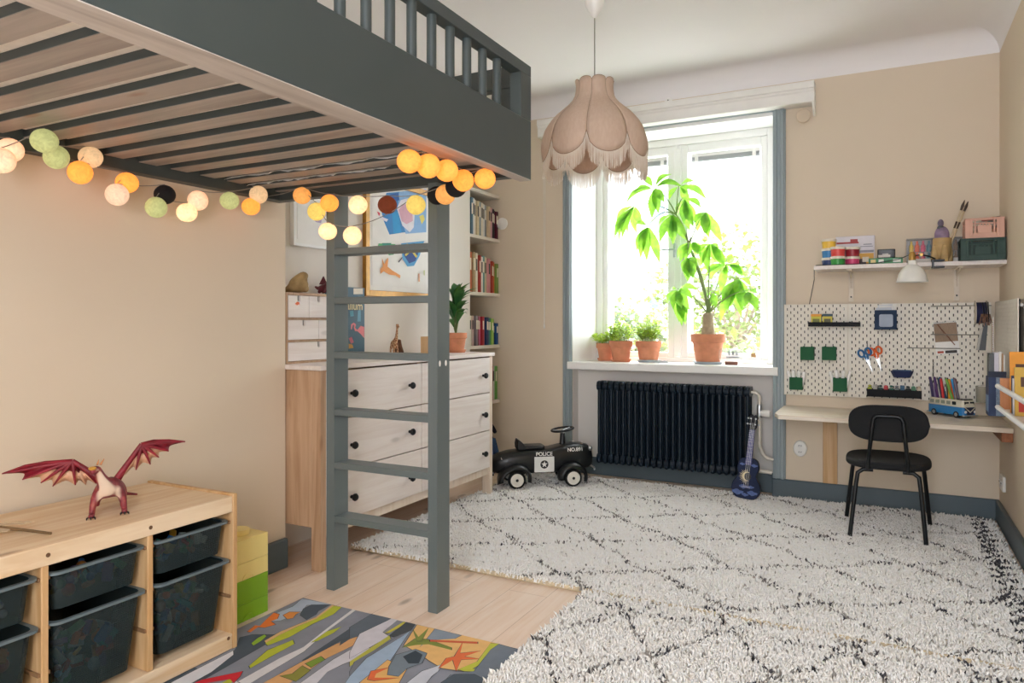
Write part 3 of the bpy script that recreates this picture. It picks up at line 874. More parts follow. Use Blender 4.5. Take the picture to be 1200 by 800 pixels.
# ------------------------------------------------------------------ pendant lamp
PL = Vector((-1.28, 3.33, 0))
pend = thing('pendant_lamp', 'pink fabric petal lampshade with white fringe hanging from the ceiling', 'lamp', (PL.x, PL.y, CZ))
MB().lathe([(0, 2.60), (.008, 2.60), (.02, 2.612), (.046, 2.665), (.05, 2.695), (.05, CZ), (0, CZ)], 28, PL).build('ceiling_cup', M['plastic_white'], pend, world=True)
MB().tube([(PL.x, PL.y, 2.61), (PL.x, PL.y, 2.20)], .0032, 8).build('cord', M['cord'], pend, world=True)
MB().lathe([(0, 2.11), (.02, 2.11), (.022, 2.12), (.022, 2.19), (.014, 2.21), (0, 2.21)], 16, PL).build('lamp_holder', M['plastic_white'], pend, world=True)
MB().ball((PL.x, PL.y, 2.07), (.035, .035, .05), 16, 12).build('bulb', mat('bulb_frosted', '#f4f0e8', .2), pend, world=True)
ms = bpy.data.materials.new('shade_fabric')
ms.use_nodes = True
nt = ms.node_tree
b = nt.nodes['Principled BSDF']
fcol = ramp(nt, noise(nt, coords(nt, (1, 1, .3)), 90, 2), [(.3, hx('#d9c1ab')), (.7, hx('#e2cdb9'))])
nt.links.new(fcol, b.inputs['Base Color'])
b.inputs['Roughness'].default_value = .85
tr = nt.nodes.new('ShaderNodeBsdfTranslucent')
tr.inputs['Color'].default_value = hx('#d9ad90')
mx = nt.nodes.new('ShaderNodeMixShader')
mx.inputs[0].default_value = .28
nt.links.new(b.outputs[0], mx.inputs[1])
nt.links.new(tr.outputs[0], mx.inputs[2])
nt.links.new(mx.outputs[0], nt.nodes['Material Output'].inputs['Surface'])
M['shade'] = ms
M['piping'] = mat('shade_piping', '#a88b74', .8)
M['fringe'] = clothmat('shade_fringe', '#f3e6d8', '#fbf5ee', .5, 40)
PROF = [(2.285, .093), (2.26, .089), (2.225, .092), (2.195, .101), (2.17, .120), (2.145, .148), (2.115, .182), (2.08, .212), (2.04, .236), (2.0, .249), (1.965, .254), (1.93, .253), (1.90, .248), (1.875, .243)]
def prof_r(z):
    for (z0, r0), (z1, r1) in zip(PROF, PROF[1:]):
        if z1 <= z <= z0:
            return r0 + (r1 - r0) * (z0 - z) / (z0 - z1)
    return PROF[-1][1] if z < PROF[-1][0] else PROF[0][1]
NP = 8
a_off = R(-77.5)      # a seam just left of the middle as seen from the room
for p in range(NP):
    a0 = a_off + 2 * PI * p / NP
    da = 2 * PI / NP
    nu, nv = 12, 16
    vs, fs = [], []
    for j in range(nv + 1):
        for i in range(nu + 1):
            s_ = i / nu
            sc_ = math.sqrt(max(0, 1 - (2 * s_ - 1) ** 2))
            zb = 1.985 - .10 * sc_                        # scalloped lower edge
            ztop = 2.272 + .018 * sc_                     # scalloped upper edge
            z = ztop + (zb - ztop) * j / nv
            r = prof_r(z)
            puff = .045 * r * math.sin(PI * s_) * (1 if z < 2.2 else .5)
            a = a0 + da * s_
            vs.append((PL.x + (r + puff) * math.cos(a), PL.y + (r + puff) * math.sin(a), z))
    for j in range(nv):
        for i in range(nu):
            a = j * (nu + 1) + i
            fs.append((a, a + 1, a + nu + 2, a + nu + 1))
    pet = MB().add(vs, fs).build('petal', M['shade'], pend, world=True, smooth=70, solid=.002)
    edge = [vs[nv * (nu + 1) + i] for i in range(nu + 1)]
    MB().tube(edge, .0020, 6).tube([vs[j * (nu + 1)] for j in range(nv + 1)], .0016, 6).tube([vs[i] for i in range(nu + 1)], .0016, 6).build('piping', M['piping'], pet, world=True)
    mb = MB()
    rf = random.Random(p)
    nthread = 110
    for k in range(nthread):
        s_ = (k + .5) / nthread
        i = min(nu - 1, int(s_ * nu))
        f_ = s_ * nu - i
        q = Vector(edge[i]).lerp(Vector(edge[i + 1]), f_)
        L = .082 + rf.uniform(-.006, .004)
        j1 = Vector((rf.uniform(-.0025, .0025), rf.uniform(-.0025, .0025), 0))
        mb.tube([q, q + Vector((0, 0, -L * .5)) + j1 * .6, q + Vector((0, 0, -L)) + j1 * 1.4], [.0011, .0011, .0009], 3, caps=False)
    mb.build('fringe', M['fringe'], pet, world=True, smooth=60)

# ------------------------------------------------------------------ radiator
rad = thing('radiator', 'dark navy column radiator below the window', 'radiator', (-1.27, 4.75, .13))
nr = 24
for i in range(nr):
    x = -1.760 + i * (.985 / (nr - 1))
    mb = MB()
    y0, y1, z0, z1 = 4.672, 4.765, .165, .655
    for yy in (y0, (y0 + y1) / 2, y1):
        mb.tube([(x, yy, z0), (x, yy, z1)], .0125, 10, caps=False)
    for z, sg in ((z1, 1), (z0, -1)):
        pr = []
        for (a, yy, rr_) in ((180, y0, .02), (0, y1, .02)):
            for k in range(7):
                t = R((90 + 180 * k / 6) if a == 180 else (-90 + 180 * k / 6))
                pr.append((yy + rr_ * math.cos(t), z + sg * .004 + .03 * math.sin(t)))
        mb.prism(pr, x - .0155, x + .0155, 'x')
        mb.ball((x, y0 - .006, z + sg * .022), (.0145, .018, .018), 10, 8)
    mb.build('column', M['iron'], rad, world=True, smooth=45)
for z in (.655, .165):
    MB().tube([(-1.77, 4.718, z), (-.762, 4.718, z)], .017, 12).build('header_pipe', M['iron'], rad, world=True)
M['pipe'] = mat('pipe_cream', '#d8d2c6', .4, var=.03)
pp = MB().tube([(-.762, 4.718, .655)] + arc((-.745, 4.718, .62), .035, 90, 0, 6) + [(-.71, 4.718, .56)], .010, 10)
pp.build('elbow', M['pipe'], rad, world=True)
vb = MB().lathe([(.016, .50), (.016, .57), (.013, .58), (0, .58)], 14, (-.71, 4.718, 0)).build('valve_body', M['steel'], rad, world=True)
MB().lathe([(0, 0), (.016, 0), (.021, .01), (.023, .05), (.019, .062), (0, .062)], 18, M=Matrix.Translation((-.70, 4.712, .527)) @ Matrix.Rotation(R(90), 4, 'Y') @ Matrix.Rotation(R(15), 4, 'X')).build('thermostat_knob', M['plastic_white'], vb, world=True)
MB().tube([(-.71, 4.718, .51), (-.71, 4.72, .32)] + [(-.70 + .06 - .06 * math.cos(R(a)), 4.73, .30 - .06 * math.sin(R(a))) for a in (10, 30, 50, 70, 90)] + [(-.637, 4.735, .238)], .012, 10).build('supply_pipe', M['pipe'], rad, world=True)
MB().tube([(-.762, 4.72, .165), (-.637, 4.735, .155)], .012, 10).build('return_pipe', M['pipe'], rad, world=True)

# ------------------------------------------------------------------ plants on the sill
SZ = .815
def pot_prof(rt, rb_, h):
    return [(0, .004), (rb_, .004), (rb_ + (rt - rb_) * .70, h * .70), (rt, h * .72), (rt * 1.03, h * .75), (rt * 1.03, h), (rt * .93, h), (rt * .9, h * .86), (0, h * .86)]
def pot(t, rt, rb_, h, saucer=None):
    z0 = 0
    if saucer:
        MB().lathe([(0, 0), (rb_ * 1.12, 0), (rb_ * 1.3, .018), (rb_ * 1.22, .018), (rb_ * 1.08, .006), (0, .006)], 28).build('saucer', saucer, t)
        z0 = .003
    MB().lathe(pot_prof(rt, rb_, h), 28, (0, 0, z0)).build('pot', M['terracotta'], t)
    MB().lathe([(0, h * .865), (rt * .9, h * .865), (rt * .88, h * .885), (0, h * .90)], 20, (0, 0, z0)).build('soil', M['soil'], t)
    return z0 + h * .88
M['leaf'] = leafmat('leaf_money_tree', '#4f9a3a', '#86c440', .55)
M['leaf_dark'] = leafmat('leaf_dark', '#1f5a34', '#3f7f46', .3)
M['herb'] = leafmat('leaf_herb', '#8fb83a', '#cfe05e', .5)
M['stem'] = mat('stem_green', '#7f8f5a', .6)
M['bark'] = mat('bark', '#a99a80', .85, var=.25, scale=30, bmp=.4, bscale=60)
grey_saucer = mat('saucer_grey', '#aab4bc', .4)
px_, py_ = -1.075, 4.93
t = thing('money_tree', 'tall plant with hand shaped leaves in a terracotta pot on the sill', 'plant', (px_, py_, SZ))
zt = pot(t, .112, .078, .20, grey_saucer)
MB().lathe([(.05, .165), (.047, .20), (.040, .25), (.036, .30), (.035, .335), (.02, .348), (0, .35)], 18).build('trunk', M['bark'], t)
top = Vector((px_, py_, SZ + .335))
stems = MB()
def stem(pts, r0, r1):
    pts = [Vector(p) for p in pts]
    out = []
    for i in range(13):
        k = i / 12
        out.append(tuple((1 - k) ** 2 * pts[0] + 2 * k * (1 - k) * pts[1] + k * k * pts[2]))
    stems.tube(out, [r0 + (r1 - r0) * i / 12 for i in range(13)], 6)
hub1 = Vector((-1.20, 4.92, 1.62))
hub2 = Vector((-1.29, 4.92, 1.84))
stem([top, top + Vector((-.02, 0, .25)), hub1], .011, .007)
stem([top + Vector((.01, .01, 0)), top + Vector((-.04, .02, .22)), hub1 + Vector((-.01, .01, .02))], .009, .006)
stem([hub1, (hub1 + hub2) / 2 + Vector((.02, 0, .02)), hub2], .007, .005)
src = {'A': hub2, 'B': hub2, 'C': hub2, 'D': hub2, 'E': hub1, 'F': hub2, 'G': hub1, 'H': hub1, 'I': top, 'J': top, 'K': top, 'L': top, 'M': top, 'N': top, 'O': hub1}
fol = MB()
rl = random.Random(11)
for k, (nd, tips) in PACH.items():
    nd = Vector(nd)
    s0 = src[k]
    mid = (s0 + nd) / 2 + Vector((0, 0, .07 if nd.z > s0.z - .05 else .10))
    stem([s0, mid, nd], .005 if s0 is not top else .006, .0028)
    extra = [nd + (Vector(a_) - nd + Vector(b_) - nd) * .5 + Vector((0, rl.uniform(-.05, .05), -.02)) for a_, b_ in zip(tips, tips[1:])]
    for tp in list(tips) + extra[::2]:
        tp = Vector(tp)
        L = (tp - nd).length
        d_ = (tp - nd).normalized()
        fol.leaf(nd + d_ * .012, tp, min(.032, .010 + L * .125), .10 + .12 * abs(d_.x), 7, up=(rl.uniform(-.3, .3), -.75, .7), fold=.22)
stems.build('stems', M['stem'], t, world=True)
fol.build('foliage', M['leaf'], t, world=True, smooth=60)
def herb(loc, label, rt, rb_, h, spread, height, n, seed, saucer, tall):
    t = thing('herb_pot', label, 'plant', loc, group=None)
    zt = pot(t, rt, rb_, h, saucer)
    rn = random.Random(seed)
    f, s_ = MB(), MB()
    for i in range(n):
        a = rn.uniform(0, 2 * PI)
        rr_ = spread * math.sqrt(rn.random())
        top_ = Vector((rr_ * math.cos(a), rr_ * math.sin(a), zt + height * (tall - .5 * (rr_ / spread) ** 2) * rn.uniform(.55, 1)))
        root = Vector((rr_ * .35 * math.cos(a), rr_ * .35 * math.sin(a), zt))
        s_.tube([root, (root + top_) / 2 + Vector((0, 0, .01)), top_], .0012, 4)
        for j in range(7):
            b_ = root.lerp(top_, .35 + .65 * j / 6)
            an = rn.uniform(0, 2 * PI)
            L = rn.uniform(.028, .046)
            f.leaf(b_, b_ + Vector((math.cos(an), math.sin(an), rn.uniform(-.1, .5))) * L, L * .30, .12, 3, up=(0, 0, 1))
    s_.build('stems', M['stem'], t)
    f.build('foliage', M['herb'], t, smooth=60)
herb((-1.83, 5.0, SZ), 'low bushy herb in the terracotta pot nearest the left reveal', .072, .052, .125, .105, .15, 34, 1, M['terracotta'], .95)
herb((-1.695, 4.93, SZ), 'airy branching herb in the middle of three small terracotta pots', .082, .058, .145, .105, .20, 38, 2, M['terracotta'], 1.0)
herb((-1.50, 4.965, SZ), 'dense upright herb in a terracotta pot on a pale saucer', .088, .064, .145, .095, .22, 50, 3, grey_saucer, 1.0)
# bottle with a little sailing ship
t = thing('ship_bottle', 'clear corked bottle lying on a wooden block with a ship inside', 'ornament', (-.90, 4.90, SZ), R(8))
MB().rbox(-.055, .025, -.025, .025, 0, .022, .003).build('stand', mat('stand_brown', '#7a4a38', .5, scale=40), t)
MB().lathe([(0, -.085), (.03, -.085), (.04, -.075), (.042, -.06), (.042, .03), (.036, .055), (.018, .08), (.015, .115), (.017, .118), (.017, .124), (.014, .124)], 28, M=Matrix.Translation((-.01, 0, .066)) @ Matrix.Rotation(R(90), 4, 'Y')).build('bottle', clear('bottle_glass', '#f4f8f8', .82, .02), t)
MB().lathe([(0, 0), (.013, 0), (.015, .03), (0, .03)], 14, M=Matrix.Translation((.108, 0, .066)) @ Matrix.Rotation(R(90), 4, 'Y')).build('cork', mat('cork', '#b08a60', .9, var=.2, scale=80), t)
mb = MB().prism([(-.045, .045), (.03, .045), (.04, .056), (-.05, .055)], -.008, .008, 'y')
for xx in (-.03, -.005, .018):
    mb.tube([(xx, 0, .055), (xx, 0, .096)], .0012, 5)
    mb.prism([(xx - .008, .066), (xx + .009, .064), (xx + .006, .088), (xx - .005, .09)], -.001, .001, 'y')
mb.build('ship', mat('ship_grey', '#8a8f96', .6), t)
# coil of clear fairy-light wire
mb = MB()
rn = random.Random(4)
pts = [(-1.37 + .055 * math.cos(k * .9) * rn.uniform(.6, 1.1), 4.82 + .035 * math.sin(k * .9) * rn.uniform(.6, 1.1), SZ + .004 + .02 * rn.random()) for k in range(46)]
mb.tube(pts, .0015, 5)
o = mb.build('coiled_wire', M['steel'], at=(-1.37, 4.82, SZ))
tag(o, 'small tangle of silvery wire lying on the window sill', 'wire')
# ------------------------------------------------------------------ dresser
DX, DY0, DY1 = -2.20, 2.397, 3.945
dr = thing('dresser', 'whitewashed pine dresser with six drawers and black knobs behind the ladder', 'dresser', (-2.395, 3.17, 0))
mb = MB()
mb.box(-2.59, DX - .0552, DY0, DY0 + .02, .19, .885).box(-2.59, DX - .0552, DY1 - .02, DY1, .19, .885)
mb.box(-2.59, -2.58, DY0 + .02, DY1 - .02, .19, .885)
mb.box(-2.58, DX - .02, DY0 + .02, DY1 - .02, .19, .205)
mb.box(-2.58, DX - .02, 3.158, 3.178, .205, .885)
M['pine_side'] = wood('dresser_side', '#cba98a', '#a98260', 'Z', .5, .5)
mb.build('body', M['pine_side'], dr, world=True, bevel=.002)
MB().box(-2.592, DX + .012, DY0 - .012, DY1 + .012, .886, .908).build('top', M['white_wood'], dr, world=True, bevel=.004)
for yy in (DY0, DY1 - .036):
    MB().box(DX - .055, DX - .001, yy, yy + .036, 0, .885).build('leg', M['white_wood_z'] if yy > 3 else M['pine_side'], dr, world=True, bevel=.002)
    MB().box(-2.585, -2.545, yy, yy + .036, 0, .1895).build('leg', M['pine_side'], dr, world=True, bevel=.002)
MB().box(DX - .035, DX - .014, DY0 + .036, DY1 - .036, .145, .19).build('front_rail', M['white_wood_z'], dr, world=True, bevel=.002)
for (ya, yb, ks) in ((DY0 + .037, 3.164, (2.60, 3.055)), (3.172, DY1 - .037, (3.30, 3.82))):
    for (z0, z1, kz) in ((.662, .878, .77), (.427, .656, .53), (.193, .421, .29)):
        d = MB().box(DX - .02, DX, ya, yb, z0, z1).build('drawer', M['white_wood'], dr, world=True, bevel=.0015)
        for ky in ks:
            MB().lathe([(0, 0), (.008, 0), (.008, .012), (.0165, .018), (.018, .026), (.013, .033), (0, .035)], 16, M=Matrix.Translation((DX, ky, kz)) @ Matrix.Rotation(R(90), 4, 'Y')).build('knob', M['black_metal'], d, world=True)
TZ = .908
# mini chest on top
mc = thing('mini_chest', 'small white wooden chest of little drawers on top of the dresser', 'chest', (-2.5, 2.61, TZ))
cx1 = -2.408
mb = MB().box(-2.59, cx1, 2.40, 2.412, TZ, 1.235).box(-2.59, cx1, 2.808, 2.82, TZ, 1.235).box(-2.59, cx1, 2.412, 2.808, 1.223, 1.235).box(-2.59, cx1, 2.412, 2.808, TZ, TZ + .01).box(-2.59, -2.58, 2.412, 2.808, TZ + .01, 1.223)
mb.box(-2.58, cx1 - .004, 2.412, 2.808, 1.11, 1.118).box(-2.58, cx1 - .004, 2.412, 2.808, 1.008, 1.016)
mb.build('body', M['pine_side'], mc, world=True, bevel=.001)
def mini(ya, yb, za, zb, slots):
    mb = MB()
    q = -2.406
    ys = (ya + yb) / 2
    mb.prism([(ya, za), (yb, za), (yb, zb), (ys + .008, zb), (ys + .008, zb - .022), (ys + .004, zb - .027), (ys - .004, zb - .027), (ys - .008, zb - .022), (ys - .008, zb), (ya, zb)], q - .012, q, 'x')
    d = mb.build('drawer', M['white_wood'], mc, world=True, bevel=.0008)
    MB().box(q - .02, q - .0125, ys - .012, ys + .012, zb - .03, zb - .001).build('finger_slot', M['black'], d, world=True)
    return d
d0 = None
for k in range(3):
    ya = 2.413 + k * .1316
    d = mini(ya, ya + .1300, 1.12, 1.221, 1)
    d0 = d0 or d
for k in range(2):
    ya = 2.413 + k * .1976
    mini(ya, ya + .1955, 1.018, 1.108, 1)
mini(2.413, 2.807, .92, 1.006, 1)
mb = MB().prism([(2.452, 1.182), (2.468, 1.176), (2.476, 1.182), (2.482, 1.176), (2.48, 1.19), (2.466, 1.193)], -2.4058, -2.4052, 'x')
mb.build('sticker', mat('sticker_coral', '#f07a4e', .7), d0, world=True, smooth=0)
# two toys on the mini chest
M['stone'] = mat('stone_tan', '#a58a5e', .85, var=.25, scale=26, bmp=.5, bscale=50)
t = thing('toy_walrus', 'lumpy tan animal toy lying on the small white chest', 'toy', (-2.46, 2.53, 1.235), R(68))
skin('body', [(0, .05, .03, .03), (0, 0, .045, .040), (0, -.03, .06, .034), (.01, -.045, .085, .024), (.015, -.06, .075, .014), (-.05, -.01, .012, .012), (.05, 0, .012, .012), (-.02, .085, .016, .016), (-.03, .12, .01, .012)],
     [(0, 1), (1, 2), (2, 3), (3, 4), (1, 5), (1, 6), (0, 7), (7, 8)], M['stone'], t, root=1)
M['wine'] = mat('wine_red', '#5d1f28', .5, var=.2, scale=30)
t = thing('toy_dinosaur', 'small wine red dinosaur toy on the white chest next to the ladder post', 'toy', (-2.46, 2.70, 1.235), R(85))
skin('body', [(0, .0, .035, .018), (0, .035, .03, .010), (0, .06, .04, .005), (0, -.03, .042, .014), (0, -.045, .07, .010), (0, -.068, .075, .008), (.018, -.02, .006, .007), (-.018, -.02, .006, .007), (.016, .02, .006, .007), (-.016, .02, .006, .007)],
     [(0, 1), (1, 2), (0, 3), (3, 4), (4, 5), (3, 6), (3, 7), (0, 8), (0, 9)], M['wine'], t)
MB().prism([(-.03, .045), (.0, .09), (.03, .05)], -.002, .002, 'x').build('fin', M['wine'], t)

# pictures on the recessed wall
def flat(mb, polys, X0, step, mats_, idx):
    for i, (c, pl) in enumerate(polys):
        if c not in idx:
            idx[c] = len(mats_)
            mats_.append(paint(c, .7))
        xx = X0 + step * i
        ar = sum(a[0] * b_[1] - b_[0] * a[1] for a, b_ in zip(pl, pl[1:] + pl[:1]))
        pl = pl if ar > 0 else pl[::-1]
        mb.add([(xx, a, b_) for a, b_ in pl], [tuple(range(len(pl)))], idx[c])
def picture(name, label, y0, y1, z0, z1, fw, fm_, polys, mount, group=None):
    t = thing(name, label, 'picture', (CX, (y0 + y1) / 2, z0))
    mb = MB().box(CX + .002, CX + .028, y0, y0 + fw, z0, z1).box(CX + .002, CX + .028, y1 - fw, y1, z0, z1).box(CX + .002, CX + .028, y0 + fw, y1 - fw, z0, z0 + fw).box(CX + .002, CX + .028, y0 + fw, y1 - fw, z1 - fw, z1)
    mb.build('frame', fm_, t, world=True, bevel=.002)
    mb = MB().box(CX + .002, CX + .016, y0 + fw, y1 - fw, z0 + fw, z1 - fw)
    mb.build('mount', M['paper'], t, world=True, smooth=0)
    mats_, idx = [M['paper']], {}
    mb = MB().box(CX + .0161, CX + .018, y0 + fw + mount, y1 - fw - mount, z0 + fw + mount, z1 - fw - mount)
    flat(mb, polys, CX + .0184, .00025, mats_, idx)
    mb.build('drawing', mats_, t, world=True, smooth=0)
    return t
M['gold'] = mat('frame_gold', '#a8782c', .35, metal=.35, var=.15, scale=30)
picture('framed_drawing', 'white framed pale sketch on the recessed wall above the small chest', 2.615, 2.93, 1.475, 1.86, .014, M['frame'], PIC, .02)
picture('framed_painting', "gold framed child's painting in blue, green and orange behind the ladder", 3.165, 3.86, 1.245, 1.93, .034, M['gold'], PAINT, .03)

# large picture book propped against the wall
t = thing('picture_book', 'tall blue picture book with a pink flamingo propped up on the dresser', 'book', (-2.52, 2.93, TZ), rot=(0, 0, 0))
mb = MB().box(-2.512, -2.508, 2.79, 3.072, TZ, 1.283).box(-2.53, -2.526, 2.79, 3.072, TZ, 1.283).box(-2.53, -2.508, 2.786, 2.79, TZ, 1.283)
mb.build('cover', mat('book_teal', '#2c5568', .5), t, world=True, smooth=0)
MB().box(-2.5258, -2.5122, 2.7902, 3.066, TZ + .004, 1.279).build('pages', M['paper'], t, world=True, smooth=0)
for nm_, part_ in (('flamingo_print', FLAM[:1]), ('picture_label', FLAM[1:2]), ('shape_print', FLAM[2:3]), ('shape_print', FLAM[3:4]), ('shape_print', FLAM[4:5]), ('shape_print', FLAM[5:])):
    mats_, idx = [], {}
    mb = MB()
    flat(mb, part_, -2.5074, .0003, mats_, idx)
    mb.build(nm_, mats_, t, world=True, smooth=0)
tx = text('title', 'ANIMALIUM'.lower(), .062, paint('#e8d9a8'), t, (.0135, .0, .275), (R(90), 0, R(90)), .0003)
# giraffe with a foal, potted plant
M['giraffe'], nt, b = new_mat('giraffe_hide')
vo = nt.nodes.new('ShaderNodeTexVoronoi')
vo.inputs['Scale'].default_value = 85
vo.feature = 'DISTANCE_TO_EDGE'
nt.links.new(coords(nt), vo.inputs['Vector'])
nt.links.new(ramp(nt, vo.outputs['Distance'], [(.06, hx('#d8b48a')), (.12, hx('#8a4f2a'))]), b.inputs['Base Color'])
b.inputs['Roughness'].default_value = .6
def giraffe(name, label, loc, rz, k):
    t = thing(name, label, 'toy', loc, rz)
    J = [(0, .02, .085, .016), (0, -.02, .09, .017), (0, -.035, .12, .009), (0, -.045, .165, .006), (0, -.05, .185, .008), (0, -.072, .178, .005),
         (.012, -.024, .045, .006), (.012, -.024, .003, .005), (-.012, -.022, .045, .006), (-.012, -.022, .003, .005),
         (.012, .026, .045, .006), (.012, .028, .003, .005), (-.012, .024, .045, .006), (-.012, .022, .003, .005), (0, .04, .06, .003), (0, .043, .04, .002), (.006, -.046, .196, .003), (-.006, -.046, .196, .003)]
    J = [tuple(v * k for v in j) for j in J]
    skin('body', J, [(0, 1), (1, 2), (2, 3), (3, 4), (4, 5), (1, 6), (6, 7), (1, 8), (8, 9), (0, 10), (10, 11), (0, 12), (12, 13), (0, 14), (14, 15), (4, 16), (4, 17)], M['giraffe'], t, root=0)
    return t
giraffe('toy_giraffe', 'spotted toy giraffe standing on the dresser behind the ladder', (-2.38, 3.165, TZ), R(60), .92)
t = thing('toy_monkey', 'small brown animal figure huddled beside the toy giraffe', 'toy', (-2.40, 3.235, TZ), R(40))
skin('body', [(0, 0, .03, .016), (0, -.005, .07, .012), (0, -.015, .095, .014), (.02, -.02, .03, .006), (.022, -.03, .004, .006), (-.02, -.02, .03, .006), (-.022, -.03, .004, .006), (.025, .02, .004, .006), (-.02, .025, .004, .006)],
     [(0, 1), (1, 2), (1, 3), (3, 4), (1, 5), (5, 6), (0, 7), (0, 8)], mat('fur_brown', '#6a4a34', .9, var=.3, scale=60), t)
t = thing('leafy_pot', 'glossy dark leafed plant in a terracotta pot on the far end of the dresser', 'plant', (-2.40, 3.83, TZ))
zt = pot(t, .068, .05, .12, M['terracotta'])
rn = random.Random(2)
f, s_ = MB(), MB()
for i in range(34):
    a = rn.uniform(0, 2 * PI)
    hgt = rn.uniform(.08, .33)
    rr_ = .05 + .14 * rn.random() * (1 - .35 * hgt / .33)
    b_ = Vector((.02 * math.cos(a), .02 * math.sin(a), zt + hgt * .55))
    tp = Vector((rr_ * 1.1 * math.cos(a), rr_ * 1.1 * math.sin(a), zt + hgt + .02))
    s_.tube([(0, 0, zt), b_ * .6 + Vector((0, 0, zt * .4)), b_], .0022, 5)
    f.leaf(b_, tp + Vector((0, 0, -.01)), .026, .22, 6)
s_.build('stems', M['stem'], t)
f.build('foliage', M['leaf_dark'], t, smooth=60)
o = MB().rbox(-2.44, -2.36, 3.50, 3.60, TZ, TZ + .105, .004).build('wooden_box', M['pine_z'], at=(-2.40, 3.55, TZ))
tag(o, 'little plain wooden box mostly behind the right ladder post', 'box')

# ------------------------------------------------------------------ bookcase in the niche
bc = thing('built_in_bookcase', 'off white bookcase built into the corner niche beside the window wall', 'bookcase', (-2.75, 4.56, 0))
M['shelfpaint'] = mat('bookcase_paint', '#e4dccf', .55, var=.02)
MB().box(-2.899, -2.89, 4.337, 4.779, .02, 2.06).build('back_panel', M['shelfpaint'], bc, world=True)
for z in (2.03, 1.7, 1.29, .905, .49, .06):
    MB().box(-2.89, -2.603, 4.337, 4.779, z, z + .024).build('shelf', M['shelfpaint'], bc, world=True, bevel=.002)
def book(x1, y0, y1, z0, h, d, col, label, group, tilt=0.):
    mb = MB()
    c = .0022
    w = y1 - y0
    mb.box(x1 - d, x1, y0, y0 + c, z0, z0 + h).box(x1 - d, x1, y1 - c, y1, z0, z0 + h).box(x1 - c, x1, y0 + c, y1 - c, z0, z0 + h)
    mb.box(x1 - d + .004, x1 - c, y0 + c, y1 - c, z0 + .004, z0 + h - .004, 1)
    mb.box(x1, x1 + .0006, y0 + w * .2, y1 - w * .2, z0 + h * .55, z0 + h * .85, 2)
    o = mb.build('book', [paint(col, .5), M['paper'], paint('#efe6d2' if sum(hx(col)[:3]) < 1.2 else '#4a4440', .5)], at=(x1 - d / 2, (y0 + y1) / 2, z0), smooth=0)
    tag(o, label, 'book', group)
    return o
ROWS = [
 (1.724, 'top shelf of the corner bookcase', [('teal', '#2a6c86', .27), ('slate blue', '#587a8c', .262), ('white', '#e9e6e0', .262), ('cream', '#dccfb8', .255), ('buff', '#cfbf9f', .25), ('blue grey', '#8899a5', .25), ('ivory', '#e3dac8', .245), ('chalky', '#d8d8d6', .24), ('stone grey', '#8a8f92', .235), ('sand', '#c9b596', .23), ('dusty pink', '#c99aa0', .226), ('black', '#2a2228', .22), ('plum', '#4c1c34', .215), ('maroon', '#64182f', .21)]),
 (1.314, 'second shelf of the corner bookcase', [('cream', '#e0d5c2', .30), ('terracotta', '#c8663c', .285), ('tan', '#b59a74', .285), ('ivory', '#e4dac6', .28), ('rust', '#b5622e', .275), ('red', '#b03630', .27), ('white', '#ece8e2', .262), ('sea green', '#5f958f', .27), ('buff', '#d3c4a4', .262), ('pink', '#d8989b', .255), ('brown', '#8a6040', .25), ('brick red', '#b4402f', .24), ('orange', '#d67a35', .235), ('moss green', '#7f9a4c', .225)]),
 (.929, 'third shelf of the corner bookcase', [('bright green', '#2c9a4b', .24), ('cream', '#ded4c4', .215), ('blush', '#c9a8a0', .215), ('grey', '#857c80', .215), ('maroon', '#7e2238', .215), ('rose', '#c8648a', .21), ('red', '#a82c36', .21), ('blue grey', '#6f7f95', .205), ('navy', '#2d3f66', .205), ('teal', '#2f7484', .20), ('leaf green', '#4e9a5a', .20), ('lime', '#a0c35a', .195), ('dark navy', '#1b2c50', .165), ('mid blue', '#2a548a', .16)]),
 (.514, 'fourth shelf of the corner bookcase', [('grey', '#8a8f92', .22), ('tan', '#b59a74', .23), ('ochre', '#c79a3c', .24), ('violet', '#5a4a7a', .25), ('cream', '#ded4c4', .25), ('black', '#24242a', .25), ('sky blue', '#6a9ac4', .255), ('pink', '#d8989b', .25), ('navy', '#2d4f7e', .26), ('red and white', '#c8443c', .255), ('pale', '#cfcfc8', .255), ('fresh green', '#6cb457', .25)])]
rb_ = random.Random(9)
for z0, where, row in ROWS:
    pos = 4.343
    w0 = .432 / len(row)
    for i, (cn, col, h) in enumerate(row):
        w = w0 * rb_.uniform(.86, .99)
        book(-2.618 + rb_.uniform(-.012, .008), pos, pos + w, z0, h, .17, col, '%s spined book on the %s' % (cn, where), 'books on the ' + where)
        pos += w0
# soft toy on the low shelf, dark and blue, with a grey twiggy toy below
t = thing('soft_toy', 'dark soft toy in blue trousers on the low shelf behind the police car', 'toy', (-2.635, 4.60, .085), R(75))
skin('body', [(0, 0, .20, .04), (0, 0, .28, .038), (0, -.01, .36, .045), (.05, -.03, .24, .018), (.06, -.06, .19, .016), (-.05, -.03, .24, .018), (-.06, -.06, .19, .016), (.03, -.05, .14, .022), (.03, -.09, .03, .02), (-.03, -.05, .14, .022), (-.03, -.09, .03, .02)],
     [(0, 1), (1, 2), (1, 3), (3, 4), (1, 5), (5, 6), (0, 7), (7, 8), (0, 9), (9, 10)], mat('plush_dark', '#2b2a3a', .95, var=.3, scale=50), t)
mb = MB().tube([(.03, -.046, .15), (.03, -.092, .04)], [.030, .026], 12).tube([(-.03, -.046, .15), (-.03, -.092, .04)], [.030, .026], 12)
mb.build('trousers', mat('denim', '#3c5a86', .9, var=.15, scale=80), t)

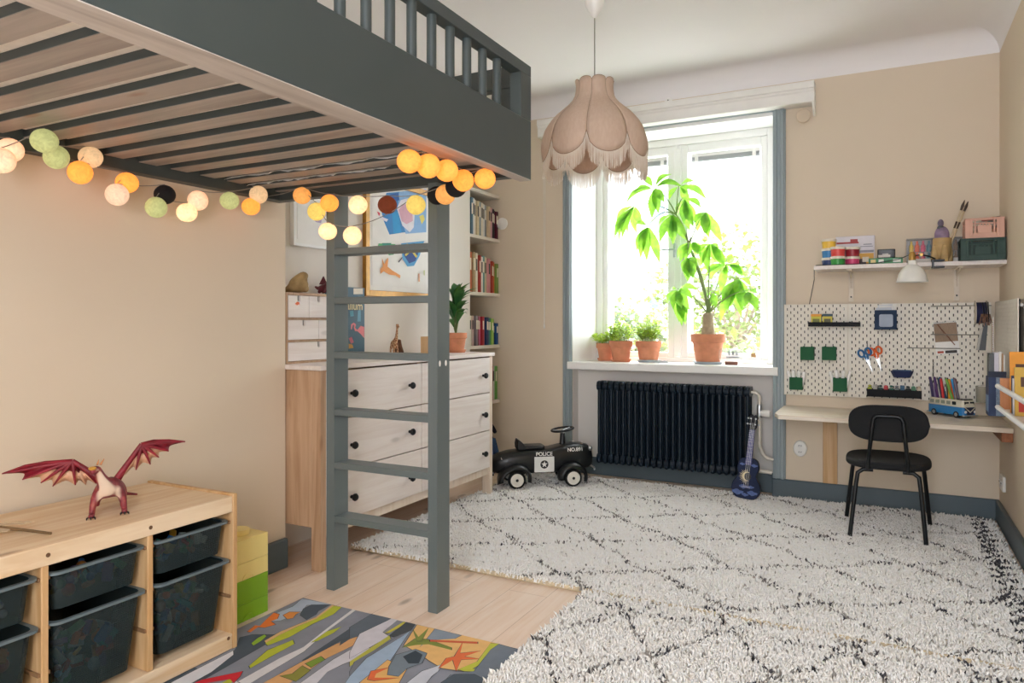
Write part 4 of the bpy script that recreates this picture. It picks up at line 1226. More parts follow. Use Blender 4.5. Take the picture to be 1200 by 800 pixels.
# ------------------------------------------------------------------ toy storage unit
SX0, SX1 = -2.385, -1.945
Z0 = .004
tf = thing('storage_bench', 'low pine storage bench with six mesh bins along the left wall', 'storage unit', (-2.165, 1.245, Z0))
MB().box(SX0, SX1, .793, 1.697, .462, .516).build('top_board', M['pine_y'], tf, world=True, bevel=.003)
for (ya, yb, nm) in ((.775, .793, 'side_panel'), (1.697, 1.715, 'side_panel')):
    MB().box(SX0, SX1 + .002, ya, yb, Z0, .522).build(nm, M['pine_z'], tf, world=True, bevel=.002)
for yc in (1.0945, 1.3965):
    MB().box(SX0, SX1 - .003, yc - .009, yc + .009, .058, .462).build('divider', M['pine_z'], tf, world=True, bevel=.002)
MB().box(SX0, SX1, .793, 1.697, Z0, .056).build('base_board', M['pine_y'], tf, world=True, bevel=.003)
MB().box(SX0, SX0 + .006, .793, 1.697, .056, .462).build('back_panel', M['pine_y'], tf, world=True)
M['notch'] = mat('runner_brown', '#8a6848', .7)
for yc in (.796, 1.082, 1.1065, 1.384, 1.4085, 1.6935):
    for zz in (.428, .298, .18):
        MB().box(SX0 + .03, SX1 - .008, yc - .0035, yc + .0035, zz - .006, zz + .004).build('runner', M['notch'], tf, world=True, bevel=.001)
M['knot'] = mat('screw_plug_brown', '#6a4a30', .7)
for yy, zz in ((1.10, .49), (1.395, .487), (1.68, .045)):
    MB().lathe([(0, 0), (.006, 0), (.006, .001), (0, .001)], 10, M=Matrix.Translation((SX1, yy, zz)) @ Matrix.Rotation(R(90), 4, 'Y')).build('dowel_plug', M['knot'], tf, world=True)
M['bin'] = mat('bin_rim', '#66747a', .45)
bm_ = bpy.data.materials.new('bin_mesh')
bm_.use_nodes = True
nt = bm_.node_tree
b = nt.nodes['Principled BSDF']
ch = nt.nodes.new('ShaderNodeTexChecker')
ch.inputs['Scale'].default_value = 260
ch.inputs['Color1'].default_value = hx('#18262a')
ch.inputs['Color2'].default_value = hx('#25363a')
nt.links.new(coords(nt, rot=(R(45), 0, 0)), ch.inputs['Vector'])
nt.links.new(ch.outputs['Color'], b.inputs['Base Color'])
b.inputs['Roughness'].default_value = .5
tp = nt.nodes.new('ShaderNodeBsdfTransparent')
tp.inputs['Color'].default_value = (.75, .85, .86, 1)
mx = nt.nodes.new('ShaderNodeMixShader')
mx.inputs[0].default_value = .22
nt.links.new(b.outputs[0], mx.inputs[1])
nt.links.new(tp.outputs[0], mx.inputs[2])
nt.links.new(mx.outputs[0], nt.nodes['Material Output'].inputs['Surface'])
M['binmesh'] = bm_
TOYC = ['#c9a13a', '#2f6fae', '#b8342f', '#3f8a5a', '#d8d2c4', '#b8783c', '#6a4a8a', '#d86a2a', '#2a9aa0', '#8a9aa8']
names = {0: 'far', 1: 'middle', 2: 'near'}
def bin_(col, yc, zr, zb, deep, xoff):
    t = thing('storage_bin', '%s dark mesh bin in the %s column of the storage bench' % ('deep' if deep else 'shallow', {0: 'right end', 1: 'middle', 2: 'left end'}[col]), 'bin', (-2.165, yc, zb), group='mesh bins in the storage bench')
    hw, x1, x0 = .131, SX1 - .003 + xoff, SX0 + .03
    th = .003
    # tapered walls
    def ring(hw_, xa, xb, z):
        r = .025
        pts = []
        for cx, cy, t0 in ((xb - r, yc + hw_ - r, 0), (xa + r, yc + hw_ - r, 90), (xa + r, yc - hw_ + r, 180), (xb - r, yc - hw_ + r, 270)):
            for k in range(5):
                a = R(t0 + 22.5 * k)
                pts.append((cx + r * math.cos(a), cy + r * math.sin(a), z))
        return pts
    tpz = (zr - zb) * .085
    mb = MB()
    top_, bot = ring(hw - .004, x0, x1 - .008, zr), ring(hw - .004 - tpz, x0 + tpz, x1 - .008 - tpz * 1.3, zb)
    n_ = len(top_)
    mb.add(top_ + bot, [(i, (i + 1) % n_, n_ + (i + 1) % n_, n_ + i) for i in range(n_)] + [tuple(range(n_, 2 * n_))])
    mb.build('basket', M['binmesh'], t, world=True, smooth=50)
    o1, o0 = ring(hw + .008, x0 - .004, x1 + .004, zr), ring(hw - .004, x0, x1 - .009, zr)
    mb = MB()
    A_ = o1 + o0 + [(x, y, z - .007) for x, y, z in o1] + [(x, y, z - .007) for x, y, z in o0]
    fs = []
    for i in range(n_):
        j = (i + 1) % n_
        fs += [(i, j, n_ + j, n_ + i), (2 * n_ + i, 3 * n_ + i, 3 * n_ + j, 2 * n_ + j), (i, 2 * n_ + i, 2 * n_ + j, j), (n_ + i, n_ + j, 3 * n_ + j, 3 * n_ + i)]
    mb.add(A_, fs).build('rim', M['bin'], t, world=True, smooth=40)
    # jumbled toys inside
    rt = random.Random(col * 7 + deep)
    mats_ = [paint(c, .45) for c in TOYC]
    mb = MB()
    for k in range(52 if deep else 26):
        s_ = rt.uniform(.012, .03)
        zz = rt.uniform(zb + .025, zb + (zr - zb) * (.72 if deep else .6))
        f_ = (zz - zb) / (zr - zb)
        lim = hw - .012 - tpz * (1 - f_) - s_ * 1.3
        yy = yc + rt.uniform(-lim, lim)
        xx = rt.uniform(x1 - .13, x1 - .02 - tpz * 1.3 * (1 - f_) - s_ * 1.3)
        Rm = Matrix.Translation((xx, yy, zz)) @ Euler((rt.uniform(0, 3), rt.uniform(0, 3), rt.uniform(0, 3))).to_matrix().to_4x4()
        mi = rt.randrange(len(mats_))
        q = rt.random()
        if q < .45:
            mb.box(-s_, s_, -s_ * .5, s_ * .5, -s_ * .35, s_ * .35, mi, Rm)
        elif q < .7:
            mb.ball((xx, yy, zz), s_ * .7, 10, 7, mi)
        else:
            mb.lathe([(0, -s_), (s_ * .4, -s_), (s_ * .4, s_), (0, s_)], 10, M=Rm, mi=mi)
    j = mb.build('jumbled_toys', mats_, at=(-2.1, yc, zb + .02), smooth=40)
    tag(j, 'jumbled small toys inside the %s %s bin of the storage bench' % ('deep' if deep else 'shallow', {0: 'right end', 1: 'middle', 2: 'left end'}[col]), 'toys')
    j['kind'] = 'stuff'
for col, yc in ((0, 1.551), (1, 1.2455), (2, .943)):
    bin_(col, yc, .436, .330, 0, .0)
    bin_(col, yc, .306, .078, 1, .006)

# stacked storage bricks
def brick(label, col, z0, h):
    m = mat('brick_' + col.lstrip('#'), col, .35, var=.015)
    t = thing('storage_brick', label, 'storage box', (-2.165, 1.915, z0), group='stacked storage bricks')
    s_ = .076
    b0 = MB().rbox(-s_, s_, -s_, s_, 0, h * .42, .004).build('base', m, t, bevel=.002)
    l0 = MB().rbox(-s_, s_, -s_, s_, h * .425, h - .001, .004).build('lid', m, t, bevel=.002)
    MB().lathe([(0, h), (.041, h), (.041, h + .017), (.039, h + .019), (0, h + .019)], 28).build('stud', m, t)
    # thumb notch moulding on the front
    prof = [(.028 * math.cos(R(a)), .022 * math.sin(R(a))) for a in range(0, 181, 15)]
    inner = [(.022 * math.cos(R(a)), .017 * math.sin(R(a))) for a in range(180, -1, -15)]
    mb = MB().prism([(-.02 + a, .002 + c) for a, c in prof + inner], s_ - .001, s_ + .003, 'x')
    mb.build('thumb_grip', m, t)
    return t
brick('bright green storage brick on the floor, bottom of the stack', '#7fae1e', 0, .152)
brick('pale yellow storage brick with one round stud on top of the stack', '#efd98a', .152, .150)

# ------------------------------------------------------------------ dragon and dragonfly on the bench
BT = .516
dg = thing('toy_dragon', 'red toy dragon with spread wings standing on the storage bench', 'toy', (-2.11, 1.372, BT), R(57.3))
dm, nt, b = new_mat('dragon_red')
v = coords(nt)
sep = nt.nodes.new('ShaderNodeSeparateXYZ')
nt.links.new(v, sep.inputs[0])
# cream throat and belly: the front of the body in the toy's own frame
ge = nt.nodes.new('ShaderNodeNewGeometry')
vt = nt.nodes.new('ShaderNodeVectorTransform')
vt.vector_type = 'NORMAL'
vt.convert_from, vt.convert_to = 'WORLD', 'OBJECT'
nt.links.new(ge.outputs['Normal'], vt.inputs[0])
s2 = nt.nodes.new('ShaderNodeSeparateXYZ')
nt.links.new(vt.outputs[0], s2.inputs[0])
mt_ = nt.nodes.new('ShaderNodeMath')
mt_.operation = 'MULTIPLY_ADD'
mt_.inputs[1].default_value = -1
mt_.inputs[2].default_value = 0
nt.links.new(s2.outputs['Y'], mt_.inputs[0])
front = ramp(nt, mt_.outputs[0], [(.60, (0, 0, 0, 1)), (.74, (1, 1, 1, 1))])
ab = nt.nodes.new('ShaderNodeMath')
ab.operation = 'ABSOLUTE'
nt.links.new(sep.outputs['X'], ab.inputs[0])
mid = ramp(nt, ab.outputs[0], [(.026, (1, 1, 1, 1)), (.034, (0, 0, 0, 1))])
hi = ramp(nt, sep.outputs['Z'], [(.038, (0, 0, 0, 1)), (.05, (1, 1, 1, 1))])
red = ramp(nt, noise(nt, v, 45, 3), [(.3, hx('#5a2226')), (.55, hx('#8c2f3a')), (.75, hx('#a85a48'))])
fac = mixc(nt, 1.0, mixc(nt, 1.0, front, mid, 'MULTIPLY'), hi, 'MULTIPLY')
nt.links.new(mixc(nt, fac, red, hx('#e6cfba')), b.inputs['Base Color'])
b.inputs['Roughness'].default_value = .5
bump(nt, b, noise(nt, v, 140, 2), .3, .002)
J = [(.006, .05, .075, .026), (.004, .0, .078, .033, .036), (-.006, -.03, .088, .026), (-.018, -.042, .112, .016), (-.026, -.05, .135, .0125), (-.032, -.062, .150, .013), (-.046, -.082, .142, .0085),
     (-.034, -.018, .058, .015), (-.042, -.03, .03, .0095), (-.044, -.034, .008, .0085), (-.046, -.056, .005, .009),
     (.034, -.006, .06, .016), (.04, -.014, .03, .010), (.042, -.016, .008, .0085), (.042, -.038, .005, .009),
     (-.028, .062, .045, .017), (-.032, .075, .02, .009), (-.032, .07, .006, .009), (.036, .06, .05, .02), (.04, .075, .022, .010), (.04, .068, .006, .009), (.04, .05, .005, .008),
     (.01, .095, .06, .015), (.02, .135, .035, .009), (.05, .16, .02, .006), (.085, .155, .014, .003)]
E_ = [(0, 1), (1, 2), (2, 3), (3, 4), (4, 5), (5, 6), (1, 7), (7, 8), (8, 9), (9, 10), (1, 11), (11, 12), (12, 13), (13, 14), (0, 15), (15, 16), (16, 17), (0, 18), (18, 19), (19, 20), (20, 21), (0, 22), (22, 23), (23, 24), (24, 25)]
skin('body', J, E_, dm, dg, root=1)
wm, nt, b = new_mat('dragon_wing')
v = coords(nt)
nt.links.new(ramp(nt, noise(nt, v, 22, 3, .6), [(.3, hx('#64101c')), (.7, hx('#9a1c30'))]), b.inputs['Base Color'])
b.inputs['Roughness'].default_value = .5
wc = mat('dragon_wing_web', '#d8a888', .5, var=.15, scale=30)
def P2(px, py):
    return ((px - 122) / 400, (601 - py) / 392)
LW = dict(wrist=(84, 536.5), root=(111, 558), tips=[(14, 545.6), (33.6, 554), (52, 559.4), (64, 564.4), (87, 565), (98, 566)], lead=[(56, 536.6), (36, 539)], sh=(109, 566))
RW = dict(wrist=(158, 523), root=(132, 560), tips=[(208.4, 524.4), (189, 534.4), (177.6, 541), (168, 548.6), (152, 553.6), (140, 558)], lead=[(172, 520.5), (190, 521.5)], sh=(131, 572))
for W_, sg in ((LW, -1), (RW, 1)):
    def p3(q, bow=0.):
        x, z = P2(*q)
        return Vector((x, .012 + .10 * min(1, max(0, (abs(x) - .03))) + bow, z))
    wr = p3(W_['wrist'])
    tips = [p3(q) for q in W_['tips']]
    sh = p3(W_['sh'])
    rt_ = p3(W_['root'])
    w_ = MB()
    # membrane panels between the fingers: red next to the fingers, cream towards the scalloped hem
    ends = tips + [sh]
    for a, c_ in zip(ends, ends[1:]):
        nseg = 6
        hub = wr
        for (k0, k1, mi) in ((0, .50, 0), (.50, 1.0, 1 if a is not tips[0] else 0)):
            vs = []
            for i in range(nseg + 1):
                s_ = i / nseg
                hem = a.lerp(c_, s_)
                hem = hem + (hub - hem) * (.17 * math.sin(PI * s_))
                lo, hi_ = hub.lerp(hem, k0), hub.lerp(hem, k1)
                bow = Vector((0, .012 * math.sin(PI * s_), 0))
                vs += [lo + bow * k0, hi_ + bow * k1]
            w_.add(vs, [(2 * i, 2 * i + 1, 2 * i + 3, 2 * i + 2) for i in range(nseg)], mi)
    w_.add([wr, sh, rt_], [(0, 1, 2)], 0)
    for tp in tips[:5]:
        w_.tube([wr, wr.lerp(tp, .5) + Vector((0, -.004, .002)), tp], [.0052, .0042, .0012], 6, 0)
    lead = [wr] + [p3(q) for q in W_['lead']] + [tips[0]]
    w_.tube(lead, [.006, .0055, .0045, .0015], 6, 0)
    w_.tube([Vector((sg * .02, .01, .095)), rt_, wr], [.011, .009, .0065], 8, 0)
    w_.build('wing', [wm, wc], dg, smooth=60, solid=.002)
MB().tube([(-.030, -.05, .158), (-.026, -.042, .172)], [.0035, .001], 6).tube([(-.022, -.052, .158), (-.012, -.046, .174)], [.0035, .001], 6).build('horn', mat('dragon_horn', '#c98a5a', .5), dg)
MB().ball((-.042, -.075, .153), (.011, .012, .006), 12, 8).build('brow', mat('dragon_gold', '#c9963c', .4), dg)
for (x, y) in ((-.046, -.062), (.042, -.044)):
    mb = MB()
    for d in (-.008, 0, .008):
        mb.tube([(x + d, y, .006), (x + d * 1.3, y - .008, .006), (x + d * 1.4, y - .013, .002)], [.003, .0025, .0008], 6)
    mb.build('claw', M['black'], dg)
t = thing('toy_dragonfly', 'toy insect with clear wing and brown stick tail at the left end of the bench', 'toy', (-2.20, 1.125, BT), R(0))
M['dfly'] = mat('dragonfly_olive', '#a49a32', .5, var=.25, scale=60)
skin('body', [(-.07, -.075, .016, .012), (-.04, -.05, .017, .015), (0, -.02, .013, .009)], [(0, 1), (1, 2)], M['dfly'], t)
MB().tube([(-.01, -.025, .012), (.09, .004, .010), (.175, .028, .006)], [.006, .0045, .0035], 8).build('tail', mat('stick_brown', '#6e5638', .7, var=.2, scale=50), t)
mb = MB()
mb.prism([(-.03, -.04), (.02, .0), (.05, .035), (.045, .055), (0, .03), (-.04, -.02)], .014, .0155, 'z')
mb.prism([(-.04, -.05), (.06, -.05), (.085, -.035), (.07, -.02), (.0, -.03)], .014, .0155, 'z')
mb.build('wing', clear('dragonfly_wing', '#f6efe0', .55, .2, '#efe0c8'), t)
# ------------------------------------------------------------------ desk along the window wall
KZ = .578
dk = thing('wall_desk', 'pale wooden desk board fixed to the wall under the pegboards', 'desk', (0, 4.52, 0))
M['desk'] = wood('desk_board', '#eee4d6', '#ddccb6', 'X', .42, .35, knotcol='#b49a7c')
MB().prism([(-.57, 4.779), (-.57, 4.35), (-.54, 4.27), (.5535, 4.255), (.5535, 4.779)], KZ - .026, KZ, 'z').build('top', M['desk'], dk, world=True, bevel=.003)
MB().box(.505, .553, 4.28, 4.74, KZ - .075, KZ - .027).build('cleat', wood('cleat_pine', '#a8683a', '#8a4f28', 'Y', .5, .3), dk, world=True, bevel=.002)
MB().box(-.345, -.265, 4.752, 4.779, .118, KZ - .027).build('support_board', M['pine_z'], dk, world=True, bevel=.002)

# ------------------------------------------------------------------ desk chair
ch = thing('desk_chair', 'small black chair with rounded backrest and tubular legs at the desk', 'chair', (0.005, 4.19, .022))
def yy(y):
    return y - 4.19
seat_poly = []
for k in range(40):
    a = 2 * PI * k / 40
    cx_, cy_ = math.cos(a), math.sin(a)
    e = 2 / 2.7
    seat_poly.append((.196 * abs(cx_) ** e * (1 if cx_ >= 0 else -1), .21 * abs(cy_) ** e * (1 if cy_ >= 0 else -1)))
M['seatfab'] = mat('chair_fabric', '#121417', .85, var=.15, scale=120, bmp=.1, bscale=300)
MB().prism(seat_poly, .345, .382, 'z').build('seat', M['seatfab'], ch, bevel=.012, seg=3)
# backrest: wide pill, gently curved
vs, fs = [], []
nu, nv = 24, 8
hw, hh = .176, .086
mb = MB()
out = []
for k in range(48):
    a = 2 * PI * k / 48
    cx_, cy_ = math.cos(a), math.sin(a)
    out.append((hw * abs(cx_) ** .62 * (1 if cx_ >= 0 else -1), .575 + hh * abs(cy_) ** .75 * (1 if cy_ >= 0 else -1) + (.006 if cy_ > 0 else -.0)))
def curve(x):
    return .38 * x * x
for yo in (-.012, .012):
    mb.v += [(x, yy(3.985) + curve(x) + yo, z) for x, z in out]
nn = len(out)
mid = []
for yo in (-.014, .014):
    # inner rings keep the faces smooth over the curve
    for f_ in (.66, .33):
        mb.v += [(x * f_, yy(3.985) + curve(x * f_) + yo, .578 + (z - .578) * f_) for x, z in out]
F = []
for i in range(nn):
    j = (i + 1) % nn
    F.append((i, j, nn + j, nn + i))
    for base, r0, r1 in ((0, 2, 3), (1, 4, 5)):
        o0, o1, o2 = base * nn, r0 * nn, r1 * nn
        F.append((o0 + i, o0 + j, o1 + j, o1 + i))
        F.append((o1 + i, o1 + j, o2 + j, o2 + i))
F.append(tuple(3 * nn + i for i in range(nn)))
F.append(tuple(5 * nn + i for i in range(nn)))
mb.f, mb.m = F, [0] * len(F)
mb.build('backrest', M['seatfab'], ch, bevel=.005, smooth=50)
tb = .0098
ty = yy(3.965)
pts = [(-.088, ty + .05, .345), (-.088, ty + .01, .352), (-.087, ty, .38)] + [(-.070, ty - .004, .55)] + [(-.066 + .028 - .028 * math.cos(R(a)), ty - .004, .588 + .028 * math.sin(R(a))) for a in (10, 40, 70, 90)]
pts = pts + [(-p[0], p[1], p[2]) for p in pts[::-1]]
MB().tube(pts, tb, 10).build('back_frame', M['black_metal'], ch)
for (x, y, tx_, ty_) in ((-.170, 3.982, -.135, 4.02), (.164, 3.992, .135, 4.02), (-.202, 4.378, -.165, 4.335), (.199, 4.406, .165, 4.345)):
    s_ = 1 if tx_ > 0 else -1
    MB().tube([(tx_ - s_ * .07, yy(ty_), .338), (tx_ - s_ * .025, yy(ty_), .337), (tx_, yy(ty_) + (yy(y) - yy(ty_)) * .1, .318), (tx_ + (x - tx_) * .2, yy(ty_) + (yy(y) - yy(ty_)) * .25, .27), (x, yy(y), .002)], tb * 1.08, 10).build('leg', M['black_metal'], ch)

# ------------------------------------------------------------------ pegboards
M['peg'] = mat('pegboard_white', '#e6e0d3', .45, var=.015)
M['backing'] = mat('pegboard_backing', '#1c1d20', .9, spec=.1)  # dark sheet standing in for the shade inside the slots
def pegboard(label, w, h, loc, rz):
    """sheet with staggered upright slots, cut right through"""
    t = thing('pegboard', label, 'pegboard', loc, rz, group='white pegboards above the desk')
    mb = MB()
    th = .005
    hw_, hh_ = .0027, .0075
    rows = int(round(h / .02))
    m_ = .02
    y0, y1 = -th, 0
    def q(x0, x1, z0, z1):
        mb.add([(x0, y0, z0), (x1, y0, z0), (x1, y0, z1), (x0, y0, z1)], [(0, 1, 2, 3)])
        mb.add([(x0, y1, z0), (x1, y1, z0), (x1, y1, z1), (x0, y1, z1)], [(3, 2, 1, 0)])
    for r_ in range(rows):
        za, zb = r_ * .02, (r_ + 1) * .02
        zc = (za + zb) / 2
        xs = []
        x = m_ + (.02 if r_ % 2 else 0)
        while x < w - m_ + .001:
            if .01 < x < w - .01:
                xs.append(x)
            x += .04
        if r_ in (0, rows - 1):
            pass
        q(0, w, za, zc - hh_)
        q(0, w, zc + hh_, zb)
        cur = 0.
        for x in xs:
            q(cur, x - hw_, zc - hh_, zc + hh_)
            cur = x + hw_
            a, b_, c_, d_ = x - hw_, x + hw_, zc - hh_, zc + hh_
            mb.add([(a, y0, c_), (b_, y0, c_), (b_, y0, d_), (a, y0, d_), (a, y1, c_), (b_, y1, c_), (b_, y1, d_), (a, y1, d_)],
                   [(0, 4, 5, 1), (2, 6, 7, 3), (0, 3, 7, 4), (1, 5, 6, 2)])
        q(cur, w, zc - hh_, zc + hh_)
    z1 = rows * .02
    MB().box(.004, w - .004, .0035, .0055, .004, z1 - .004).build('backing', M['backing'], t, smooth=0)  # dark sheet standing in for the shade inside the slots
    mb.add([(0, y0, 0), (w, y0, 0), (w, y1, 0), (0, y1, 0), (0, y0, z1), (w, y0, z1), (w, y1, z1), (0, y1, z1)], [(0, 1, 2, 3), (7, 6, 5, 4), (0, 4, 7, 3)[::-1], (1, 5, 6, 2)])
    mb.build('sheet', M['peg'], t, smooth=0)
    for x in (.03, w - .03):
        for z in (.03, z1 - .03):
            MB().lathe([(0, 0), (.009, 0), (.009, .019), (0, .019)], 14, M=Matrix.Translation((x, .0195, z)) @ Matrix.Rotation(R(90), 4, 'X')).build('spacer', M['plastic_white'], t)
    return t
PZ = .648
PY = BY - .02
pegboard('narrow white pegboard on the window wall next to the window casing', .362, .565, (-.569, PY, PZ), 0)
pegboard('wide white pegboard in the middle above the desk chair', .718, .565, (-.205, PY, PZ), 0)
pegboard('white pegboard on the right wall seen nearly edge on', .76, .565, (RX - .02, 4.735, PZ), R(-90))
PF = PY - .006          # front of the boards

def tray(name, label, cat, x0, x1, z0, z1, col, depth=.06):
    """open container hung on the board, wider at the lip"""
    t = thing(name, label, cat, ((x0 + x1) / 2, PF, z0))
    hw_ = (x1 - x0) / 2
    h = z1 - z0
    m = mat(name + '_' + col.lstrip('#'), col, .6, spec=.25)
    k = .0025
    mb = MB()
    mb.box(-hw_, hw_, -depth, -k, 0, k).box(-hw_, hw_, -depth, -depth + k, k, h).box(-hw_, hw_, -k * 2, -k, k, h)
    mb.box(-hw_, -hw_ + k, -depth + k, -k * 2, k, h).box(hw_ - k, hw_, -depth + k, -k * 2, k, h)
    mb.build('cup', m, t, bevel=.0008)
    for x in (-hw_ * .6, hw_ * .6):
        MB().box(x - .004, x + .004, -.003, .001, h - .012, h + .004).build('hook', m, t)
    return t
tray('pegboard_shelf', 'narrow black ledge hanging on the narrow pegboard', 'tray', -.424, -.139, 1.072, 1.098, '#15161b', .055)
def card_box(name, label, x0, x1, z0, h, c1, c2, y=-.012, d=.028, cat='box'):
    t = thing(name, label, cat, ((x0 + x1) / 2, PF + y, z0))
    w = (x1 - x0) / 2
    MB().box(-w, w, -d, 0, 0, h * .8).build('tray', paint(c1), t, bevel=.001)
    MB().box(-w - .001, w + .001, -d - .001, .001, h * .8, h).build('lid', paint(c2), t, bevel=.001)
    MB().box(-w * .7, w * .7, -d - .0012, -d, h * .15, h * .6).build('label_print', paint('#5a5a3a' if c1 != '#d8cf4a' else '#7a7f3a'), t)
    return t
card_box('crayon_box', 'small yellow box with orange lid on the black pegboard ledge', -.408, -.352, 1.0755, .072, '#d8cf4a', '#e8a23a', -.014, .03)
card_box('pin_box', 'small yellow box with dark blue lid on the black pegboard ledge', -.344, -.291, 1.0755, .072, '#cfc04a', '#2f4f60', -.014, .03)
tray('hanging_bin', 'dark blue hanging bin full of papers on the wide pegboard', 'bin', -.063, .052, 1.055, 1.168, '#1d3350', .06)
t = thing('paper_bundle', 'light papers standing in the dark blue hanging bin', 'paper', (-.005, PF - .03, 1.059))
for k in range(4):
    MB().box(-.045 + k * .006, .036 + k * .004, -.022 + k * .01, -.020 + k * .01, 0, .125 + .008 * k, M=Matrix.Rotation(R((-3, 2, -4, 3)[k]), 4, 'Y')).build('sheet', paint(('#c8ccd4', '#e8e6e2', '#d4d8de', '#efece4')[k]), t)
MB().rbox(-.034, .037, -.0645, -.0625, .012, .085, .01, axis='y').build('window_label', mat('bin_label', '#8f9bac', .4), thing('bin_card', 'grey card showing in the front of the dark blue hanging bin', 'card', (-.005, PF, 1.059)))
GREEN = '#1e5a38'
tray('green_cup', 'empty dark green cup, left one of the upper pair on the narrow pegboard', 'cup', -.468, -.392, .868, .947, GREEN, .06)
tray('green_cup', 'empty dark green cup, right one of the upper pair on the narrow pegboard', 'cup', -.347, -.269, .870, .949, GREEN, .06)
tray('green_cup', 'dark green cup of white tubes at the lower left of the narrow pegboard', 'cup', -.531, -.455, .684, .760, GREEN, .06)
tray('green_cup', 'dark green cup of white markers hung across the seam between the boards', 'cup', -.286, -.209, .684, .764, GREEN, .06)
def marker(name, label, cat, x, y, z, L, r, col, capc, ax, ay, group):
    o = thing(name, label, cat, (x, y, z), rot=(ay, ax, 0), group=group)
    MB().lathe([(0, 0), (r * .9, 0), (r, .004), (r, L * .62), (0, L * .62)], 10).build('barrel', paint(col, .4), o)
    MB().lathe([(0, L * .62), (r * 1.06, L * .62), (r * .95, L * .97), (r * .6, L), (0, L)], 10).build('cap', paint(capc, .4), o)
    return o
rn = random.Random(6)
for k in range(4):
    marker('paint_tube', 'white paint tube standing in the lower left green cup', 'paint tube', -.519 + .0170 * k, PF - .020 - .022 * (k % 2), .688, .108 + .01 * rn.random(), .0105, '#fbfaf7', '#f2f0ec', R(-12 + 8 * k), 0, 'white tubes in the left green cup')
for k in range(4):
    marker('marker_pen', 'white marker standing in the green cup on the seam', 'marker', -.274 + .0170 * k, PF - .020 - .022 * (k % 2), .688, .118 + .01 * rn.random(), .0095, '#fbfaf7', '#f4f2ee', R(-15 + 10 * k), 0, 'white markers in the right green cup')
def scissors(label, x, z, col, tilt):
    t = thing('scissors', label, 'scissors', (x, PF - .012, z), rot=(0, R(tilt), 0))
    m = mat('scissor_handle' + col.lstrip('#'), col, .4)
    for s_ in (-1, 1):
        MB().prism([(0, .0), (s_ * .010, -.018), (s_ * .004, -.055), (s_ * -.001, -.098), (-s_ * .003, -.05)], -.002 * s_ - .001, .0, 'y').build('blade', M['steel'], t)
        ring = [(s_ * .020 + .015 * math.cos(2 * PI * k / 14), -.004 * s_, .024 + .021 * math.sin(2 * PI * k / 14)) for k in range(14)]
        MB().tube(ring, .0058, 8, closed=True).tube([(s_ * .010, -.004 * s_, .008), (s_ * .002, -.002, -.022)], [.0065, .005], 8).build('handle', m, t)
    MB().lathe([(0, 0), (.004, 0), (.004, .003), (0, .003)], 10, M=Matrix.Translation((0, -.003, -.016)) @ Matrix.Rotation(R(90), 4, 'X')).build('rivet', M['steel'], t)
scissors('blue handled scissors hanging on the wide pegboard', -.108, .895, '#2a6aa0', -20)
scissors('orange handled scissors hanging on the wide pegboard', -.054, .905, '#e2662a', -16)
def hook(label, x, z0, z1):
    o = MB().tube([(x, PF + .002, z1), (x, PF - .012, z1 - .004), (x, PF - .014, z0), (x, PF - .022, z0 - .004)], .0022, 6).build('pegboard_hook', M['black_metal'], at=(x, PF, z0))
    tag(o, label, 'hook')
hook('long black hook above the blue scissors', -.103, .930, .985)
hook('long black hook above the orange scissors', -.045, .935, 1.0)
def rod(label, x0, x1, z, y=-.03):
    t = thing('wire_rail', label, 'rail', ((x0 + x1) / 2, PF, z))
    w = (x1 - x0) / 2
    MB().tube([(-w, y, 0), (w, y, 0)], .0026, 8).build('rod', M['cord'], t)
    for x in (-w + .02, w - .02):
        MB().tube([(x, y, 0), (x, .003, .003)], .0022, 6).build('bracket', M['cord'], t)
rod('thin grey wire rail at the top of the wide pegboard carrying a ribbon roll', .222, .512, 1.190, -.032)
rod('thin grey wire rail across the spiral notepad', .222, .494, 1.028)
rod('thin grey wire rail along the lower edge of the notepad', .104, .366, .950)
# notepad with wire spiral
t = thing('spiral_notepad', 'brown and white spiral notepad hanging behind a wire rail', 'notepad', (.300, PF - .012, 1.0), rot=(0, R(-5), 0))
MB().box(-.058, .058, -.004, 0, -.082, .098).build('pages', M['paper'], t)
MB().box(-.056, .056, -.0046, -.004, -.012, .094).build('cover_print', mat('kraft_stripes', '#9a8470', .8, var=.3, scale=40, stretch=(60, 1, 1)), t)
MB().box(-.05, -.02, -.0046, -.004, -.076, -.064).box(-.012, .045, -.0046, -.004, -.078, -.062, 1).build('lettering_block', [paint('#b8503a'), paint('#3a3632')], t)
mb = MB()
for k in range(16):
    mb.tube(arc((-.052 + k * .0069, -.002, .096), .006, 0, 340, 8, 'yz'), .0008, 4)
mb.build('spiral', M['steel'], t)
o = MB().tube([(.255, PF - .02, 1.085), (.34, PF - .02, .97)], .0028, 6).build('pencil', paint('#8a5a44'), at=(.3, PF - .02, 1.03))
tag(o, 'reddish brown pencil slanting across the spiral notepad', 'pencil')
# ribbon roll
t = thing('ribbon_roll', 'navy blue ribbon roll between pale discs at the top of the wide pegboard', 'ribbon', (.462, PF - .032, 1.150))
Ry = Matrix.Rotation(R(90), 4, 'Y')
MB().lathe([(.004, -.024), (.058, -.024), (.058, .024), (.004, .024)], 32, M=Ry).build('ribbon', mat('ribbon_navy', '#1b1f4a', .7, var=.15, stretch=(40, 1, 1)), t)
for s_ in (-1, 1):
    MB().lathe([(.004, 0), (.068, 0), (.068, .003), (.004, .003)], 32, M=Matrix.Translation((s_ * .0265 - .0015, 0, 0)) @ Ry).build('flange', mat('flange_pale', '#cfc8b8', .6), t)
